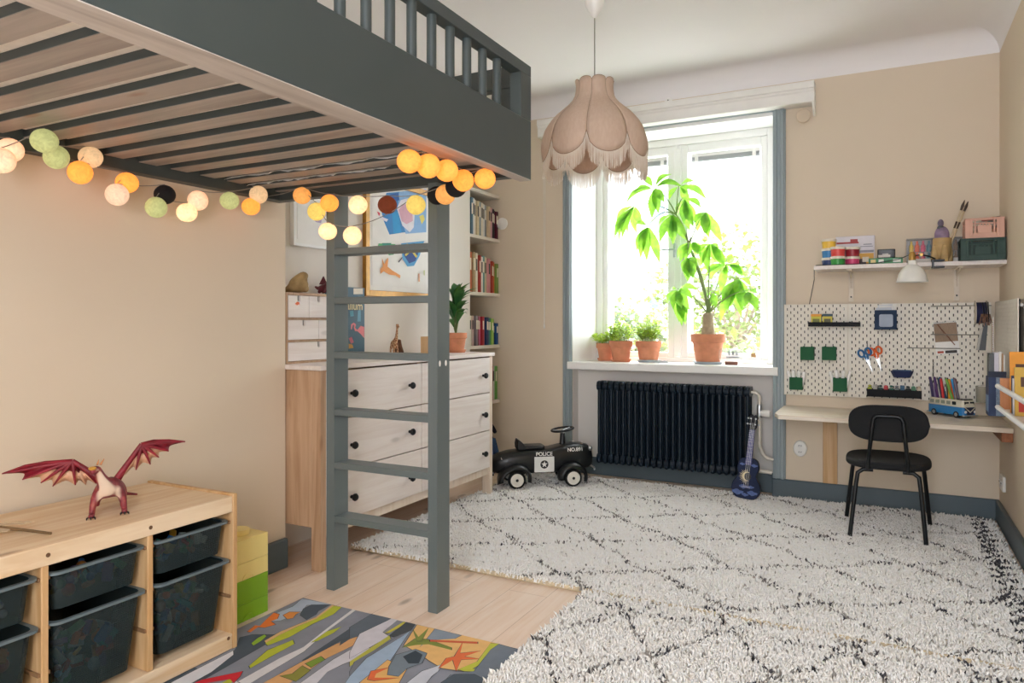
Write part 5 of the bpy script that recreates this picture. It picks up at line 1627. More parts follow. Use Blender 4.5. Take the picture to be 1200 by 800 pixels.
# boat shaped tray, parts tray, chain
t = thing('boat_tray', 'small navy boat shaped tray in the middle of the wide pegboard', 'tray', (.078, PF - .03, .778))
vs, fs = [], []
mb = MB()
outl = [(-.06, .0), (-.045, -.022), (0, -.028), (.045, -.022), (.06, 0), (.045, .022), (0, .026), (-.045, .022)]
lo = [(x * .72, y * .6) for x, y in outl]
n8 = 8
mb.add([(x, y, .038) for x, y in outl] + [(x, y, .0) for x, y in lo] + [(x * .9, y * .85, .038) for x, y in outl] + [(x * .9, y * .9, .006) for x, y in lo],
       [(i, (i + 1) % n8, n8 + (i + 1) % n8, n8 + i) for i in range(n8)] + [(2 * n8 + i, 3 * n8 + i, 3 * n8 + (i + 1) % n8, 2 * n8 + (i + 1) % n8) for i in range(n8)] + [(i, 2 * n8 + i, 2 * n8 + (i + 1) % n8, (i + 1) % n8) for i in range(n8)] + [tuple(range(n8, 2 * n8)), tuple(range(3 * n8, 4 * n8))[::-1]])
mb.build('hull', mat('boat_navy', '#1c2c56', .4, var=.15), t, smooth=30)
MB().tube([(-.05, .005, .04), (.05, .005, .04)], .004, 8).build('mast', mat('boat_mast', '#3c5a7c', .5), t)
tray('parts_tray', 'black divided tray at the bottom of the wide pegboard', 'tray', -.103, .176, .664, .708, '#101216', .075)
rn = random.Random(8)
cols_ = ['#b0b83a', '#b9b5ae', '#2a4a48', '#c8444a', '#3a7a6a', '#8a8f96', '#3f6a8a', '#20302e', '#5a8a6a', '#d8c8b0']
for k in range(10):
    x = -.088 + k * .028
    cn = ['lime', 'pale grey', 'dark teal', 'red', 'sea green', 'grey', 'blue', 'black', 'mint', 'sand'][k]
    o = MB().rbox(x - .011, x + .011, PF - .06, PF - .02, .667, .667 + .045 + .02 * rn.random(), .003, M=None).ball((x, PF - .04, .725), (.010, .014, .006), 10, 6).build('craft_jar', paint(cols_[k]), at=(x, PF - .04, .667), bevel=.002)
    tag(o, 'tiny %s craft jar standing in the black divided tray' % cn, 'jar', 'craft jars in the black tray')
mb = MB()
for k in range(10):
    mb.tube([(.235 + .003 * math.cos(2 * PI * i / 8) * (1 if k % 2 else .3), PF - .012 + .003 * math.cos(2 * PI * i / 8) * (.3 if k % 2 else 1), .876 - k * .0095 + .005 * math.sin(2 * PI * i / 8)) for i in range(8)], .0011, 4, closed=True)
o = mb.build('bead_chain', M['black_metal'], at=(.235, PF - .012, .79))
tag(o, 'short dark chain hanging on the wide pegboard left of the corner', 'chain')
# clear jar with yellow and green pencils on the desk near the corner
t = thing('glue_rack', 'clear hanging cup with yellow and green glue sticks near the corner', 'cup', (.472, PF - .04, .655))
MB().lathe([(0, 0), (.034, 0), (.036, .09), (.034, .09), (.032, .004), (0, .004)], 20).build('cup', clear('cup_clear', '#f0f0ea', .6, .1, '#d8d4c8'), t)
for k, c_ in enumerate(('#d8b83a', '#3a8a4a', '#e8d87a')):
    g_ = thing('glue_stick', '%s glue stick in the clear hanging cup' % ('yellow', 'green', 'pale yellow')[k], 'glue stick', (.472 + (-.014, .016, .0)[k], PF - .04 + (-.01, -.004, .014)[k], .662), group='glue sticks in the clear cup')
    MB().lathe([(0, 0), (.010, 0), (.010, .06), (0, .06)], 12).build('tube', paint(c_), g_)
    MB().lathe([(0, .06), (.0105, .06), (.0105, .085), (0, .087)], 12).build('cap', paint('#e8e6e0'), g_)

# ------------------------------------------------------------------ things on the right hand board
t = thing('magazine_file', 'dark blue mesh magazine file hanging on the right wall board', 'file holder', (.47, 4.20, .64))
mb = MB().box(.442, .512, 4.19, 4.193, .64, .85).box(.442, .445, 4.193, 4.30, .64, .83).box(.509, .512, 4.193, 4.30, .64, .83).box(.445, .509, 4.193, 4.30, .64, .643).box(.442, .512, 4.30, 4.303, .64, .83)
mb.build('holder', mat('file_navy', '#17305c', .5, var=.1), t, world=True)
MB().box(.472, .5115, 4.1885, 4.19, .642, .832).build('mesh_panel', mat('file_mesh', '#7f93ad', .5, var=.35, scale=160), t, world=True)
MB().box(.440, .514, 4.186, 4.192, .830, .858).build('lip', mat('file_lip', '#0f1c38', .5), t, world=True)
MB().box(.440, .442, 4.20, 4.29, .66, .74).build('spine_label', paint('#7d97b8'), t, world=True)
for k, (c_, cn, dx, w_, h) in enumerate((('#5a5f62', 'grey folder', .0, .018, .30), ('#d8d6e0', 'lilac folder', .020, .018, .305), ('#eceae4', 'white booklet', .039, .010, .31), ('#b8926a', 'kraft brown folder', .050, .007, .30), ('#dfe0dc', 'pale booklet', .0575, .006, .295))):
    x_ = .446 + dx
    o = MB().box(x_, x_ + w_, 4.198, 4.292, .644, .644 + h).build('folder', paint(c_), at=(x_, 4.24, .644))
    tag(o, '%s standing in the blue magazine file' % cn, 'folder', 'folders in the blue magazine file')
t = thing('ruler_set', 'hanging bundle of rulers and brushes on the right wall board', 'ruler', (.48, 4.30, .97))
MB().box(.470, .472, 4.276, 4.306, .955, 1.125).build('ruler', paint('#e6e2de'), t, world=True)
mb = MB()
for k in range(14):
    mb.box(.4694, .47, 4.276, 4.276 + (.014 if k % 2 else .02), .965 + k * .011, .967 + k * .011)
mb.build('scale_marks', paint('#9a3a3a'), t, world=True)
for k in range(3):
    MB().tube([(.452 - .01 * k, 4.31 + .02 * k, 1.20), (.456 - .006 * k, 4.31 + .02 * k, 1.10)], .003, 6).build('hook', M['black_metal'], t, world=True)
mb = MB()
rn = random.Random(3)
for k in range(22):
    x, y = .445 + rn.uniform(-.018, .018), 4.34 + rn.uniform(-.02, .02)
    mb.tube([(x, y, 1.14), (x + rn.uniform(-.012, .012), y + rn.uniform(-.01, .01), 1.09 + rn.uniform(-.02, .02))], .0022, 5)
mb.build('tassel', paint('#7a5a4a', .9), t, world=True)
MB().prism([(.44, 1.10), (.456, 1.10), (.446, .955), (.418, .955)], 4.345, 4.35, 'y').build('set_square', mat('black_square', '#23262a', .4), t, world=True)
MB().prism([(.424, 1.06), (.436, 1.075), (.432, .955), (.405, .955)], 4.352, 4.356, 'y').build('protractor', mat('grey_square', '#aaa69c', .5), t, world=True)

# ------------------------------------------------------------------ book ledge on the right wall
t = thing('book_ledge', 'wooden wall book ledge with two white rails at the right edge', 'book ledge', (.5, 3.6, .69))
MB().box(.448, .5535, 3.835, 3.853, .70, .85).build('end_panel', wood('ledge_end', '#d89a6a', '#c07f4e', 'Z', .5, .3), t, world=True, bevel=.002)
MB().box(.448, .5535, 2.90, 2.918, .70, .85).build('end_panel', M['pine_z'], t, world=True, bevel=.002)
MB().box(.452, .5535, 2.918, 3.835, .700, .712).build('bottom_board', M['white_wood'], t, world=True)
for z in (.812, .718):
    MB().tube([(.441, 2.895, z), (.441, 3.86, z)], .0105, 12).build('rail', M['frame'], t, world=True)
LB = [('#d83a3a', '#f0a02e', 'orange and yellow picture book leaning at the end of the wall ledge', 3.685, 3.70, .26, 8),
      ('#20203a', '#3a3a5a', 'navy picture book beside the orange one on the wall ledge', 3.655, 3.668, .16, 5),
      ('#c8cfe0', '#e6e6ee', 'pale blue picture book on the wall ledge', 3.625, 3.637, .15, 4),
      ('#c23a2a', '#d8b04a', 'red picture book on the near part of the wall ledge', 3.57, 3.585, .20, 4)]
for c1, c2, lab, ya, yb, h, tl in LB:
    o = thing('picture_book', lab, 'book', (.50, (ya + yb) / 2, .713), rot=(R(-tl), 0, 0), group='books on the wall ledge')
    d_ = (yb - ya) / 2
    MB().box(-.030, .048, -d_, -d_ + .002, 0, h).box(-.030, .048, d_ - .002, d_, 0, h).box(-.032, -.030, -d_, d_, 0, h).build('cover', [paint(c2)], o)
    MB().box(-.029, .046, -d_ + .002, d_ - .002, .003, h - .003).build('pages', M['paper'], o)
    MB().box(-.02, .04, -d_ - .0004, -d_, h * .08, h * .35).build('cover_print', paint(c1), o)
    MB().box(-.012, .03, -d_ - .0004, -d_, h * .6, h * .8).build('title_print', paint('#5a3a2a'), o)

# ------------------------------------------------------------------ toy camper van holding pens, on the desk
vx = Vector((.312, 4.625))
vrot = math.atan2(-.107, .10)
van = thing('toy_van', 'blue and white toy camper van holding felt pens on the desk', 'toy van', (.318, 4.655, KZ), vrot)
M['van_blue'] = mat('van_blue', '#1f78b4', .3, coat=.4)
M['van_cream'] = mat('van_cream', '#d6d0bc', .35, coat=.3)
M['van_dark'] = mat('van_dark', '#23282c', .15)
Lh, Wh = .118, .046
def section(zs, m, name, zlo, zhi, inset0, inset1, front=.0):
    mb = MB()
    lo = [(-Lh + inset0, -Wh + inset0), (Lh - inset0, -Wh + inset0), (Lh - inset0, Wh - inset0), (-Lh + inset0, Wh - inset0)]
    def rr(hw_, hl_, z, r=.018):
        pts = []
        for cx, cy, t0 in ((hl_ - r, hw_ - r, 0), (-hl_ + r, hw_ - r, 90), (-hl_ + r, -hw_ + r, 180), (hl_ - r, -hw_ + r, 270)):
            for k in range(5):
                a = R(t0 + 22.5 * k)
                pts.append((cx + r * math.cos(a), cy + r * math.sin(a), z))
        return pts
    a, b_ = rr(Wh - inset0, Lh - inset0, zlo), rr(Wh - inset1, Lh - inset1, zhi)
    n_ = len(a)
    c_, d_ = rr(Wh - inset0 - .003, Lh - inset0 - .003, zlo + .002), rr(Wh - inset1 - .003, Lh - inset1 - .003, zhi)
    mb.add(a + b_ + c_ + d_, [(i, (i + 1) % n_, n_ + (i + 1) % n_, n_ + i) for i in range(n_)] + [(2 * n_ + i, 3 * n_ + i, 3 * n_ + (i + 1) % n_, 2 * n_ + (i + 1) % n_) for i in range(n_)] + [(n_ + i, n_ + (i + 1) % n_, 3 * n_ + (i + 1) % n_, 3 * n_ + i) for i in range(n_)] + [tuple(range(n_))[::-1], tuple(range(2 * n_, 3 * n_))])
    return mb.build(name, m, van, smooth=40)
section(0, M['van_blue'], 'lower_body', .016, .060, .0, .0)
section(0, M['van_cream'], 'upper_body', .061, .098, .0005, .007)
MB().rbox(.060, Lh - .010, -Wh + .010, Wh - .010, .096, .104, .012).build('cab_roof', M['van_dark'], van, bevel=.003)
for s_ in (-1, 1):
    for k in range(5):
        x = -.098 + k * .036
        MB().rbox(x, x + .024, s_ * (Wh - .0015) - .001, s_ * (Wh - .0015) + .001, .070, .088, .003, axis='y', M=Matrix.Rotation(R(0), 4, 'X')).build('window', M['van_dark'] if k > 3 else mat('van_pane', '#8f9488', .2), van)
        if k < 4:
            MB().rbox(x - .002, x + .026, s_ * (Wh - .001) - .0006, s_ * (Wh - .001) + .0006, .068, .070, .0005, axis='y').build('window_trim', M['steel'], van)
    MB().box(-.10, .10, s_ * Wh - .0012, s_ * Wh + .0012, .0595, .0615).build('waist_trim', M['steel'], van)
    for x in (-.072, .072):
        w_ = MB().lathe([(0, -.008), (.016, -.008), (.019, -.006), (.019, .006), (.016, .008), (0, .008)], 20, M=Matrix.Translation((x, s_ * (Wh - .007), .019)) @ Matrix.Rotation(R(90), 4, 'X')).build('wheel', M['black'], van)
        MB().lathe([(0, -.0095), (.010, -.009), (.011, -.006), (.011, .006), (.010, .009), (0, .0095)], 16, M=Matrix.Translation((x, s_ * (Wh - .007), .019)) @ Matrix.Rotation(R(90), 4, 'X')).build('hubcap', M['steel'], w_)
MB().prism([(-.040, .062), (.0, .030), (.040, .062), (.034, .062), (0, .038), (-.034, .062)], Lh - .001, Lh + .0015, 'x').build('front_stripe', M['van_cream'], van)
MB().prism([(-.038, .060), (.038, .060), (.02, .018), (-.02, .018)], Lh - .002, Lh + .0006, 'x').build('front_panel', mat('van_navy', '#1a2440', .3), van)
for s_ in (-1, 1):
    MB().box(Lh - .008, Lh - .004, s_ * .018 - .014, s_ * .018 + .014, .067, .09).build('windscreen', M['van_dark'], van)
    MB().lathe([(0, 0), (.008, 0), (.007, .003), (0, .004)], 14, M=Matrix.Translation((Lh - .001, s_ * .030, .036)) @ Ry).build('headlamp', M['paper'], van)
MB().rbox(Lh - .01, Lh + .008, -Wh, Wh, .012, .019, .003, axis='z').build('bumper', M['steel'], van, bevel=.002)
MB().rbox(-Lh - .006, -Lh + .01, -Wh, Wh, .012, .019, .003, axis='z').build('bumper', M['steel'], van, bevel=.002)
ca, sa = math.cos(vrot), math.sin(vrot)
PENS = [('violet', '#3a2a5a'), ('lilac', '#8a7a9a'), ('magenta', '#8a2a6a'), ('purple', '#4a2060'), ('navy', '#1d2a4a'), ('teal blue', '#1d5a7a'), ('red', '#d0302e'), ('black', '#26262c'), ('sky blue', '#2a9ad8'), ('yellow', '#e0a82a'), ('orange', '#e8641e'), ('crimson', '#9a2a34'), ('green', '#6a9a3a'), ('grey violet', '#6a6070')]
rn = random.Random(12)
for k, (cn, c_) in enumerate(PENS):
    u = -.098 + .0118 * k
    w_ = (-.018, .004, .022)[k % 3]
    wx, wy = .318 + u * ca - w_ * sa, 4.655 + u * sa + w_ * ca
    marker('felt_pen', '%s felt pen standing in the toy camper van' % cn, 'pen', wx, wy, KZ + .045, .160 + .014 * rn.random(), .0070, c_, c_, R(-9 + rn.uniform(-7, 7)), R(rn.uniform(-4, 4)), 'felt pens in the toy van')

# ------------------------------------------------------------------ shelf above the pegboards
SH = 1.425
t = thing('wall_shelf', 'white wall shelf on two steel brackets above the pegboards', 'shelf', (.09, 4.64, 1.40))
M['bracket'] = mat('bracket_cream', '#ddd0be', .45)
MB().box(-.375, .5545, 4.50, 4.779, 1.402, SH).build('board', M['white_wood'], t, world=True, bevel=.002)
for x in (-.19, .352):
    mb = MB().box(x - .013, x + .013, 4.772, 4.779, 1.22, 1.402).box(x - .013, x + .013, 4.54, 4.772, 1.394, 1.402)
    mb.prism([(4.772, 1.30), (4.772, 1.394), (4.56, 1.394), (4.60, 1.378), (4.75, 1.36), (4.762, 1.34)], x - .004, x + .004, 'x')
    br_ = mb.build('bracket', M['bracket'], t, world=True, bevel=.001)
    for z in (1.25, 1.34):
        MB().lathe([(0, 0), (.005, 0), (.004, .003), (0, .003)], 10, M=Matrix.Translation((x, 4.772, z)) @ Matrix.Rotation(R(90), 4, 'X')).build('screw', M['black_metal'], br_, world=True)
def tub(label, x, y, z, c_, group='play dough tubs'):
    o = thing('dough_tub', label, 'tub', (x, y, z), group=group)
    MB().lathe([(0, 0), (.036, 0), (.0385, .040), (0, .040)], 24).build('pot', paint(c_, .4), o)
    MB().lathe([(0, .040), (.042, .040), (.042, .052), (.039, .055), (0, .055)], 24).build('lid', mat('tub_lid_' + c_.lstrip('#'), '#ece2d2', .35), o)
zz = SH
for (x, y, cols) in ((-.305, 4.655, (('navy blue', '#34487a'), ('sky blue', '#3a86c0'), ('golden yellow', '#eec24a'))), (-.252, 4.575, (('leaf green', '#3f9a48'), ('coral red', '#e0504a'))), (-.178, 4.63, (('hot pink', '#d8487a'), ('deep red', '#9a2434')))):
    for k, (cn, c_) in enumerate(cols):
        tub('%s play dough tub, %s of the stack of %s' % (cn, ('bottom', 'second' if len(cols) == 3 else 'top', 'top')[k], ('two', 'three')[len(cols) - 2]), x, y, SH + .0555 * k, c_)
t = thing('game_box', 'white and lilac boxed game standing at the back of the shelf', 'box', (-.168, 4.735, SH))
M['game'] = mat('game_white', '#d9d4dc', .45)
MB().box(-.105, .105, -.0, .036, 0, .186).build('carton', M['game'], t, bevel=.0015)
MB().box(-.10, .02, -.0008, 0, .142, .152).box(-.025, .015, -.0008, 0, .152, .168).box(.03, .095, -.0008, 0, .12, .124, 1).box(.045, .09, -.0008, 0, .132, .137, 1).box(-.03, .1, -.0008, 0, .086, .10, 1).build('front_print', [paint('#a83a3a'), paint('#8a8a96')], t)
MB().box(.02, .10, -.0009, 0, .0, .082).box(.02, .06, -.0012, 0, .01, .05, 1).box(.04, .075, -.0013, 0, .03, .06, 2).build('picture_print', [paint('#dca94a'), paint('#4a3a3a'), paint('#e8dcc8')], t)
t = thing('tape_case', 'small black case lying on the green box on the shelf', 'case', (-.002, 4.60, SH + .036))
MB().rbox(-.045, .045, -.03, .03, 0, .05, .006).build('shell', mat('case_black', '#1d1c24', .35), t, bevel=.004)
MB().box(-.04, .02, -.0308, -.030, .004, .018).box(-.02, .01, -.031, -.030, .02, .024).build('label_print', paint('#d8cfc8'), t)
t = thing('crayon_case', 'flat green box with white prints lying on the shelf', 'box', (-.006, 4.575, SH))
MB().box(-.085, .085, -.045, .045, 0, .034).build('carton', mat('box_green', '#1f7a3e', .4), t, bevel=.002)
for k, x in enumerate((-.062, -.022, .05)):
    MB().box(x - .013, x + .013 + (.012 if k == 2 else 0), -.0458, -.045, .008, .026).build('front_print', paint(('#d8c88a', '#dfe4da', '#e8ece4')[k]), t)
# case of paint bottles
t = thing('paint_case', 'clear fronted case of poster paint bottles on the shelf', 'case', (.236, 4.67, SH))
fr_ = mat('case_grey', '#a39a90', .4)
MB().box(-.137, .137, .03, .034, 0, .145).box(-.137, -.133, -.034, .03, 0, .145).box(.133, .137, -.034, .03, 0, .145).box(-.133, .133, -.034, .03, 0, .004).box(-.133, .133, -.034, .03, .141, .145).build('case', fr_, t)
MB().box(-.133, .133, -.0345, -.0335, .004, .141).build('clear_lid', clear('case_clear', '#ffffff', .95, .2), t)
MB().box(-.13, .13, -.0355, -.0346, .004, .03).build('label_print', paint('#cfc8c0'), t)
for k, (cn, c_) in enumerate((('yellow', '#e8c428'), ('orange', '#f0622e'), ('pink', '#e0406a'), ('teal', '#2e7484'), ('grey', '#6a6460'), ('brown', '#8a6848'))):
    for r_ in range(2):
        x = .236 - .112 + (.029 * k if k < 4 else .029 * 4 + .05 * (k - 3))
        o = thing('paint_bottle', '%s paint bottle in the %s row of the clear case' % (cn, ('lower', 'upper')[r_]), 'paint', (x, 4.672, SH + .0045 + .066 * r_), group='paint bottles in the clear case')
        MB().lathe([(0, 0), (.012, 0), (.0125, .034), (.006, .044), (0, .044)], 16).build('bottle', paint(c_, .35), o)
        MB().lathe([(0, .044), (.007, .044), (.005, .062), (0, .063)], 12).build('cap', paint(c_, .35), o)
# wooden animal pot with brushes and a violet paper egg
t = thing('brush_pot', 'carved wooden pot with stubby legs holding brushes on the shelf', 'pot', (.268, 4.57, SH))
M['pot_wood'] = mat('pot_wood', '#b99a68', .6, var=.12, scale=10, stretch=(1, 1, 4))
MB().lathe([(0, .02), (.034, .02), (.040, .03), (.046, .08), (.044, .132), (.040, .132), (.041, .08), (.03, .04), (0, .04)], 28).build('cup', M['pot_wood'], t)
for (x, y) in ((-.034, -.022), (.01, -.042), (.034, .015), (-.022, .032)):
    MB().lathe([(0, 0), (.018, 0), (.020, .02), (.018, .06), (.012, .09), (0, .10)], 14, (x, y, 0)).build('foot', M['pot_wood'], t)
o = MB().ball((.268, 4.575, SH + .150), (.036, .032, .05), 20, 14).build('paper_egg', mat('egg_violet', '#a089a6', .7, var=.4, scale=16), at=(.268, 4.575, SH + .10))
tag(o, 'violet and white painted egg sitting in the wooden brush pot', 'ornament')
o = MB().ball((.262, 4.57, SH + .215), (.015, .015, .022), 14, 10).ball((.262, 4.57, SH + .19), (.017, .016, .014), 14, 10, 1).build('paper_bud', [mat('bud_violet', '#7f7488', .7, var=.3, scale=30), mat('bud_dark', '#4c4f55', .7)], at=(.262, 4.57, SH + .176))
tag(o, 'small grey violet bud standing on the painted egg', 'ornament')
for k, (dx, top_) in enumerate(((0, (.376, 4.60, 1.762)), (.010, (.392, 4.60, 1.754)))):
    a_, b_ = Vector((.285 + dx, 4.56, SH + .06)), Vector(top_)
    o = thing('paint_brush', 'long paint brush in the wooden pot, %s' % ('the taller of the two', 'tipped darker and shorter')[k], 'brush', tuple(a_), group=None)
    d_ = b_ - a_
    MB().tube([(0, 0, 0), tuple(d_ * .80)], [.0045, .0045], 8).build('handle', paint(('#d8c6a4', '#c9b48e')[k]), o)
    MB().tube([tuple(d_ * .45), tuple(d_ * .58)], [.0052, .0052], 8).build('band', paint('#4a3a2c'), o)
    MB().tube([tuple(d_ * .80), tuple(d_ * .9), tuple(d_)], [.0055, .0075, .002], 8).build('bristles', paint('#4a3c34'), o)
# folding crates
def crate(name, label, loc, w, d, h, c_, hl):
    t = thing(name, label, 'crate', loc)
    m = mat(name + '_' + c_.lstrip('#'), c_, .5, var=.03)
    k = .004
    MB().box(-w, w, -d, d, 0, k).build('base', m, t)
    for s_ in (-1, 1):
        # slotted front and back, ribbed
        mb = MB()
        y0, y1 = (s_ * d - k / 2, s_ * d + k / 2)
        mb.box(-w, w, y0, y1, 0, h * .26).box(-w, w, y0, y1, h * .88, h)
        mb.box(-w, -w * .62, y0, y1, h * .26, h * .88).box(w * .62, w, y0, y1, h * .26, h * .88)
        mb.box(-w * .36, w * .36, y0, y1, h * .26, h * .62)
        for x in (-.5, .5):
            mb.box(w * x - .004, w * x + .004, y0, y1, h * .26, h * .88)
        for x in (-.24, -.08, .08, .24):
            mb.box(w * x - .004, w * x + .004, y0, y1, h * .62, h * .70)
        mb.box(-w * .62, w * .62, y0, y1, h * .70, h * .76)
        mb.build('long_side', m, t, bevel=.0008)
        mb = MB()
        for x in (-.70, .70):
            mb.box(w * x - .006, w * x + .006, s_ * d - .006, s_ * d + .006, h * .10, h * .98)
        mb.box(-w - .003, w + .003, s_ * d - .006, s_ * d + .006, h * .94, h)
        mb.build('rib', m, t, bevel=.001)
        MB().box(s_ * w - k / 2, s_ * w + k / 2, -d, d, 0, h * .62).box(s_ * w - k / 2, s_ * w + k / 2, -d, d, h * .84, h).box(s_ * w - k / 2, s_ * w + k / 2, -d, -d * .5, h * .62, h * .84).box(s_ * w - k / 2, s_ * w + k / 2, d * .5, d, h * .62, h * .84).build('short_side', m, t)
    return t
g = crate('folding_crate', 'dark green folding crate on the shelf under the pink one', (.448, 4.575, SH), .098, .09, .116, '#123a2c', None)
MB().box(-.094, .094, -.086, .086, .004, .10).build('liner', mat('crate_liner', '#0f2c22', .6), g)
crate('folding_crate', 'pink folding crate stacked on the dark green crate', (.457, 4.575, SH + .117), .085, .08, .106, '#d9a893', None)
t = thing('paper_pile', 'crumpled white and red papers heaped in the pink crate', 'paper', (.46, 4.575, SH + .122))
rn = random.Random(5)
for k in range(9):
    Rm = Matrix.Translation((rn.uniform(-.045, .045), rn.uniform(-.04, .04), .05 + .007 * k)) @ Euler((rn.uniform(-.2, .2), rn.uniform(-.2, .2), rn.uniform(0, 3))).to_matrix().to_4x4()
    MB().box(-.03, .03, -.025, .025, -.001, .001, M=Rm).build('sheet', paint(('#e8e4dc', '#dcdad4', '#b83a34', '#3a3a3c', '#efece6')[k % 5]), t)
# clip lamp
t = thing('clip_lamp', 'white metal clip lamp hanging from the front edge of the shelf', 'lamp', (.125, 4.50, 1.40))
M['lampw'] = mat('lamp_white', '#ecebe6', .35)
MB().lathe([(.0205, 1.432), (.022, 1.41), (.030, 1.405), (.050, 1.388), (.066, 1.36), (.074, 1.325), (.078, 1.315), (.076, 1.315), (.070, 1.325), (.062, 1.36), (.045, 1.384), (.02, 1.40)], 32, (.122, 4.44, 0)).build('shade', M['lampw'], t, world=True)
M['brass'] = mat('brass', '#b08a4a', .35, metal=.7)
MB().lathe([(0, 1.43), (.016, 1.43), (.018, 1.44), (.016, 1.465), (.010, 1.478), (0, 1.48)], 16, (.122, 4.44, 0)).build('socket', M['brass'], t, world=True)
MB().tube([(.122, 4.44, 1.455), (.16, 4.45, 1.462), (.20, 4.47, 1.455), (.232, 4.49, 1.44)], .004, 8).build('arm', M['black_metal'], t, world=True)
MB().lathe([(0, -.012), (.008, -.012), (.008, .012), (0, .012)], 12, M=Matrix.Translation((.165, 4.45, 1.462)) @ Matrix.Rotation(R(90), 4, 'X')).build('joint', M['brass'], t, world=True)
MB().box(.215, .275, 4.47, 4.54, 1.427, 1.436).box(.215, .275, 4.47, 4.53, 1.390, 1.399).box(.215, .225, 4.462, 4.472, 1.390, 1.436).build('clip', M['black_metal'], t, world=True, bevel=.002)
MB().tube([(.122, 4.455, 1.47), (.06, 4.49, 1.445), (-.05, 4.51, 1.43)] + [(-.05 - .02 * k, 4.51, 1.4285) for k in range(1, 4)] + [(-.365, 4.52, 1.4285), (-.382, 4.6, 1.42), (-.395, 4.77, 1.36), (-.41, 4.772, 1.28), (-.425, 4.772, 1.20)], .0022, 6).build('cable', M['black_metal'], t, world=True)
# ------------------------------------------------------------------ ride-on police car
car = thing('ride_on_car', 'black toy police car with white wheels parked beside the dresser', 'toy car', (-2.045, 4.325, .022), R(38.6))
M['carbody'] = mat('car_black', '#101416', .35, coat=.15, var=.08, spec=.4)
SEC = [(-.345, .115, .165, .040), (-.33, .095, .19, .065), (-.29, .085, .21, .085), (-.22, .08, .228, .098), (-.12, .08, .238, .102), (-.02, .08, .240, .102), (.06, .08, .246, .101), (.14, .085, .262, .098), (.21, .09, .272, .092), (.27, .095, .270, .082), (.315, .10, .255, .068), (.34, .115, .23, .05), (.348, .14, .20, .03)]
nseg = 28
vs, fs = [], []
for (x, zb, zt_, hw_) in SEC:
    zc, hh_ = (zb + zt_) / 2, (zt_ - zb) / 2
    for k in range(nseg):
        a = 2 * PI * k / nseg
        c_, s_ = math.cos(a), math.sin(a)
        e = 2 / 3.4
        vs.append((x, hw_ * abs(c_) ** e * (1 if c_ >= 0 else -1), zc + hh_ * abs(s_) ** e * (1 if s_ >= 0 else -1)))
for i in range(len(SEC) - 1):
    for k in range(nseg):
        j = (k + 1) % nseg
        fs.append((i * nseg + k, i * nseg + j, (i + 1) * nseg + j, (i + 1) * nseg + k))
fs.append(tuple(range(nseg))[::-1])
fs.append(tuple((len(SEC) - 1) * nseg + k for k in range(nseg)))
MB().add(vs, fs).build('body', M['carbody'], car, smooth=60)
def fender(xc, s_, flare):
    mb = MB()
    prof = []
    n_ = 14
    a0, a1 = (-12, 200) if flare > 0 else (-20, 190)
    rows_ = []
    for i in range(n_ + 1):
        a = R(a0 + (a1 - a0) * i / n_)
        r = .084
        cx = xc + r * 1.12 * math.cos(a)
        cz = .062 + r * 1.05 * math.sin(a)
        if flare and a > R(120):
            k = (a - R(120)) / R(80)
            cx -= .030 * k
            cz += .010 * k
        n1 = Vector((math.cos(a), 0, math.sin(a)))
        rows_.append([(cx, s_ * .078, cz + .006), (cx + .004 * n1.x, s_ * .125, cz + .006 * n1.z), (cx - .004 * n1.x, s_ * .148, cz - .003 * n1.z), (cx - .013 * n1.x, s_ * .156, cz - .012 * n1.z), (cx - .026 * n1.x, s_ * .157, cz - .024 * n1.z)])
    vs = [p for r_ in rows_ for p in r_]
    fs = []
    for i in range(n_):
        for k in range(4):
            a = i * 5 + k
            fs.append((a, a + 1, a + 6, a + 5))
    return mb.add(vs, fs).build('fender', M['carbody'], car, smooth=60, solid=.006)
M['rubber'] = mat('tyre_rubber', '#131415', .8)
M['hub'] = mat('hub_cream', '#e8e4da', .4)
for xc in (-.188, .188):
    for s_ in (-1, 1):
        fender(xc, s_, 1 if xc < 0 else 0)
        Rm = Matrix.Translation((xc, s_ * .122, .058)) @ Matrix.Rotation(R(90), 4, 'X')
        w_ = MB().lathe([(0, -.018), (.046, -.018), (.054, -.014), (.058, -.006), (.058, .006), (.054, .014), (.046, .018), (0, .018)], 32, M=Rm).build('wheel', M['rubber'], car)
        MB().lathe([(0, -.021), (.030, -.0205), (.043, -.018), (.044, -.016), (.044, .016), (.043, .018), (.030, .0205), (0, .021)], 28, M=Rm).build('hubcap', M['hub'], w_)
        MB().lathe([(0, -.025), (.008, -.024), (.010, -.02), (.010, .02), (.008, .024), (0, .025)], 14, M=Rm).build('axle_cap', M['black'], w_)
    MB().tube([(xc, -.118, .058), (xc, .118, .058)], .007, 10).build('axle', M['steel'], car)
MB().rbox(-.135, .02, -.058, .058, .236, .262, .03).build('seat', M['black'], car, bevel=.010, seg=3)
mb = MB().prism([(-.165, .236), (-.10, .236), (-.115, .262), (-.135, .285), (-.152, .300), (-.162, .300), (-.168, .27)], -.055, .055, 'y')
mb.build('seat_back', M['black'], car, bevel=.008, seg=3)
col = MB().lathe([(.024, .25), (.020, .27), (.016, .33), (.015, .335), (0, .335)], 18, (.150, 0, 0)).build('steering_column', M['black'], car)
Rm = Matrix.Translation((.150, 0, .352)) @ Matrix.Rotation(R(-8), 4, 'Y')
ring = [tuple(Rm @ Vector((.074 * math.cos(2 * PI * k / 30), .074 * math.sin(2 * PI * k / 30), .006))) for k in range(30)]
sw = MB().tube(ring, .0068, 10, closed=True)
sw.build('steering_wheel', M['black'], car)
mb = MB()
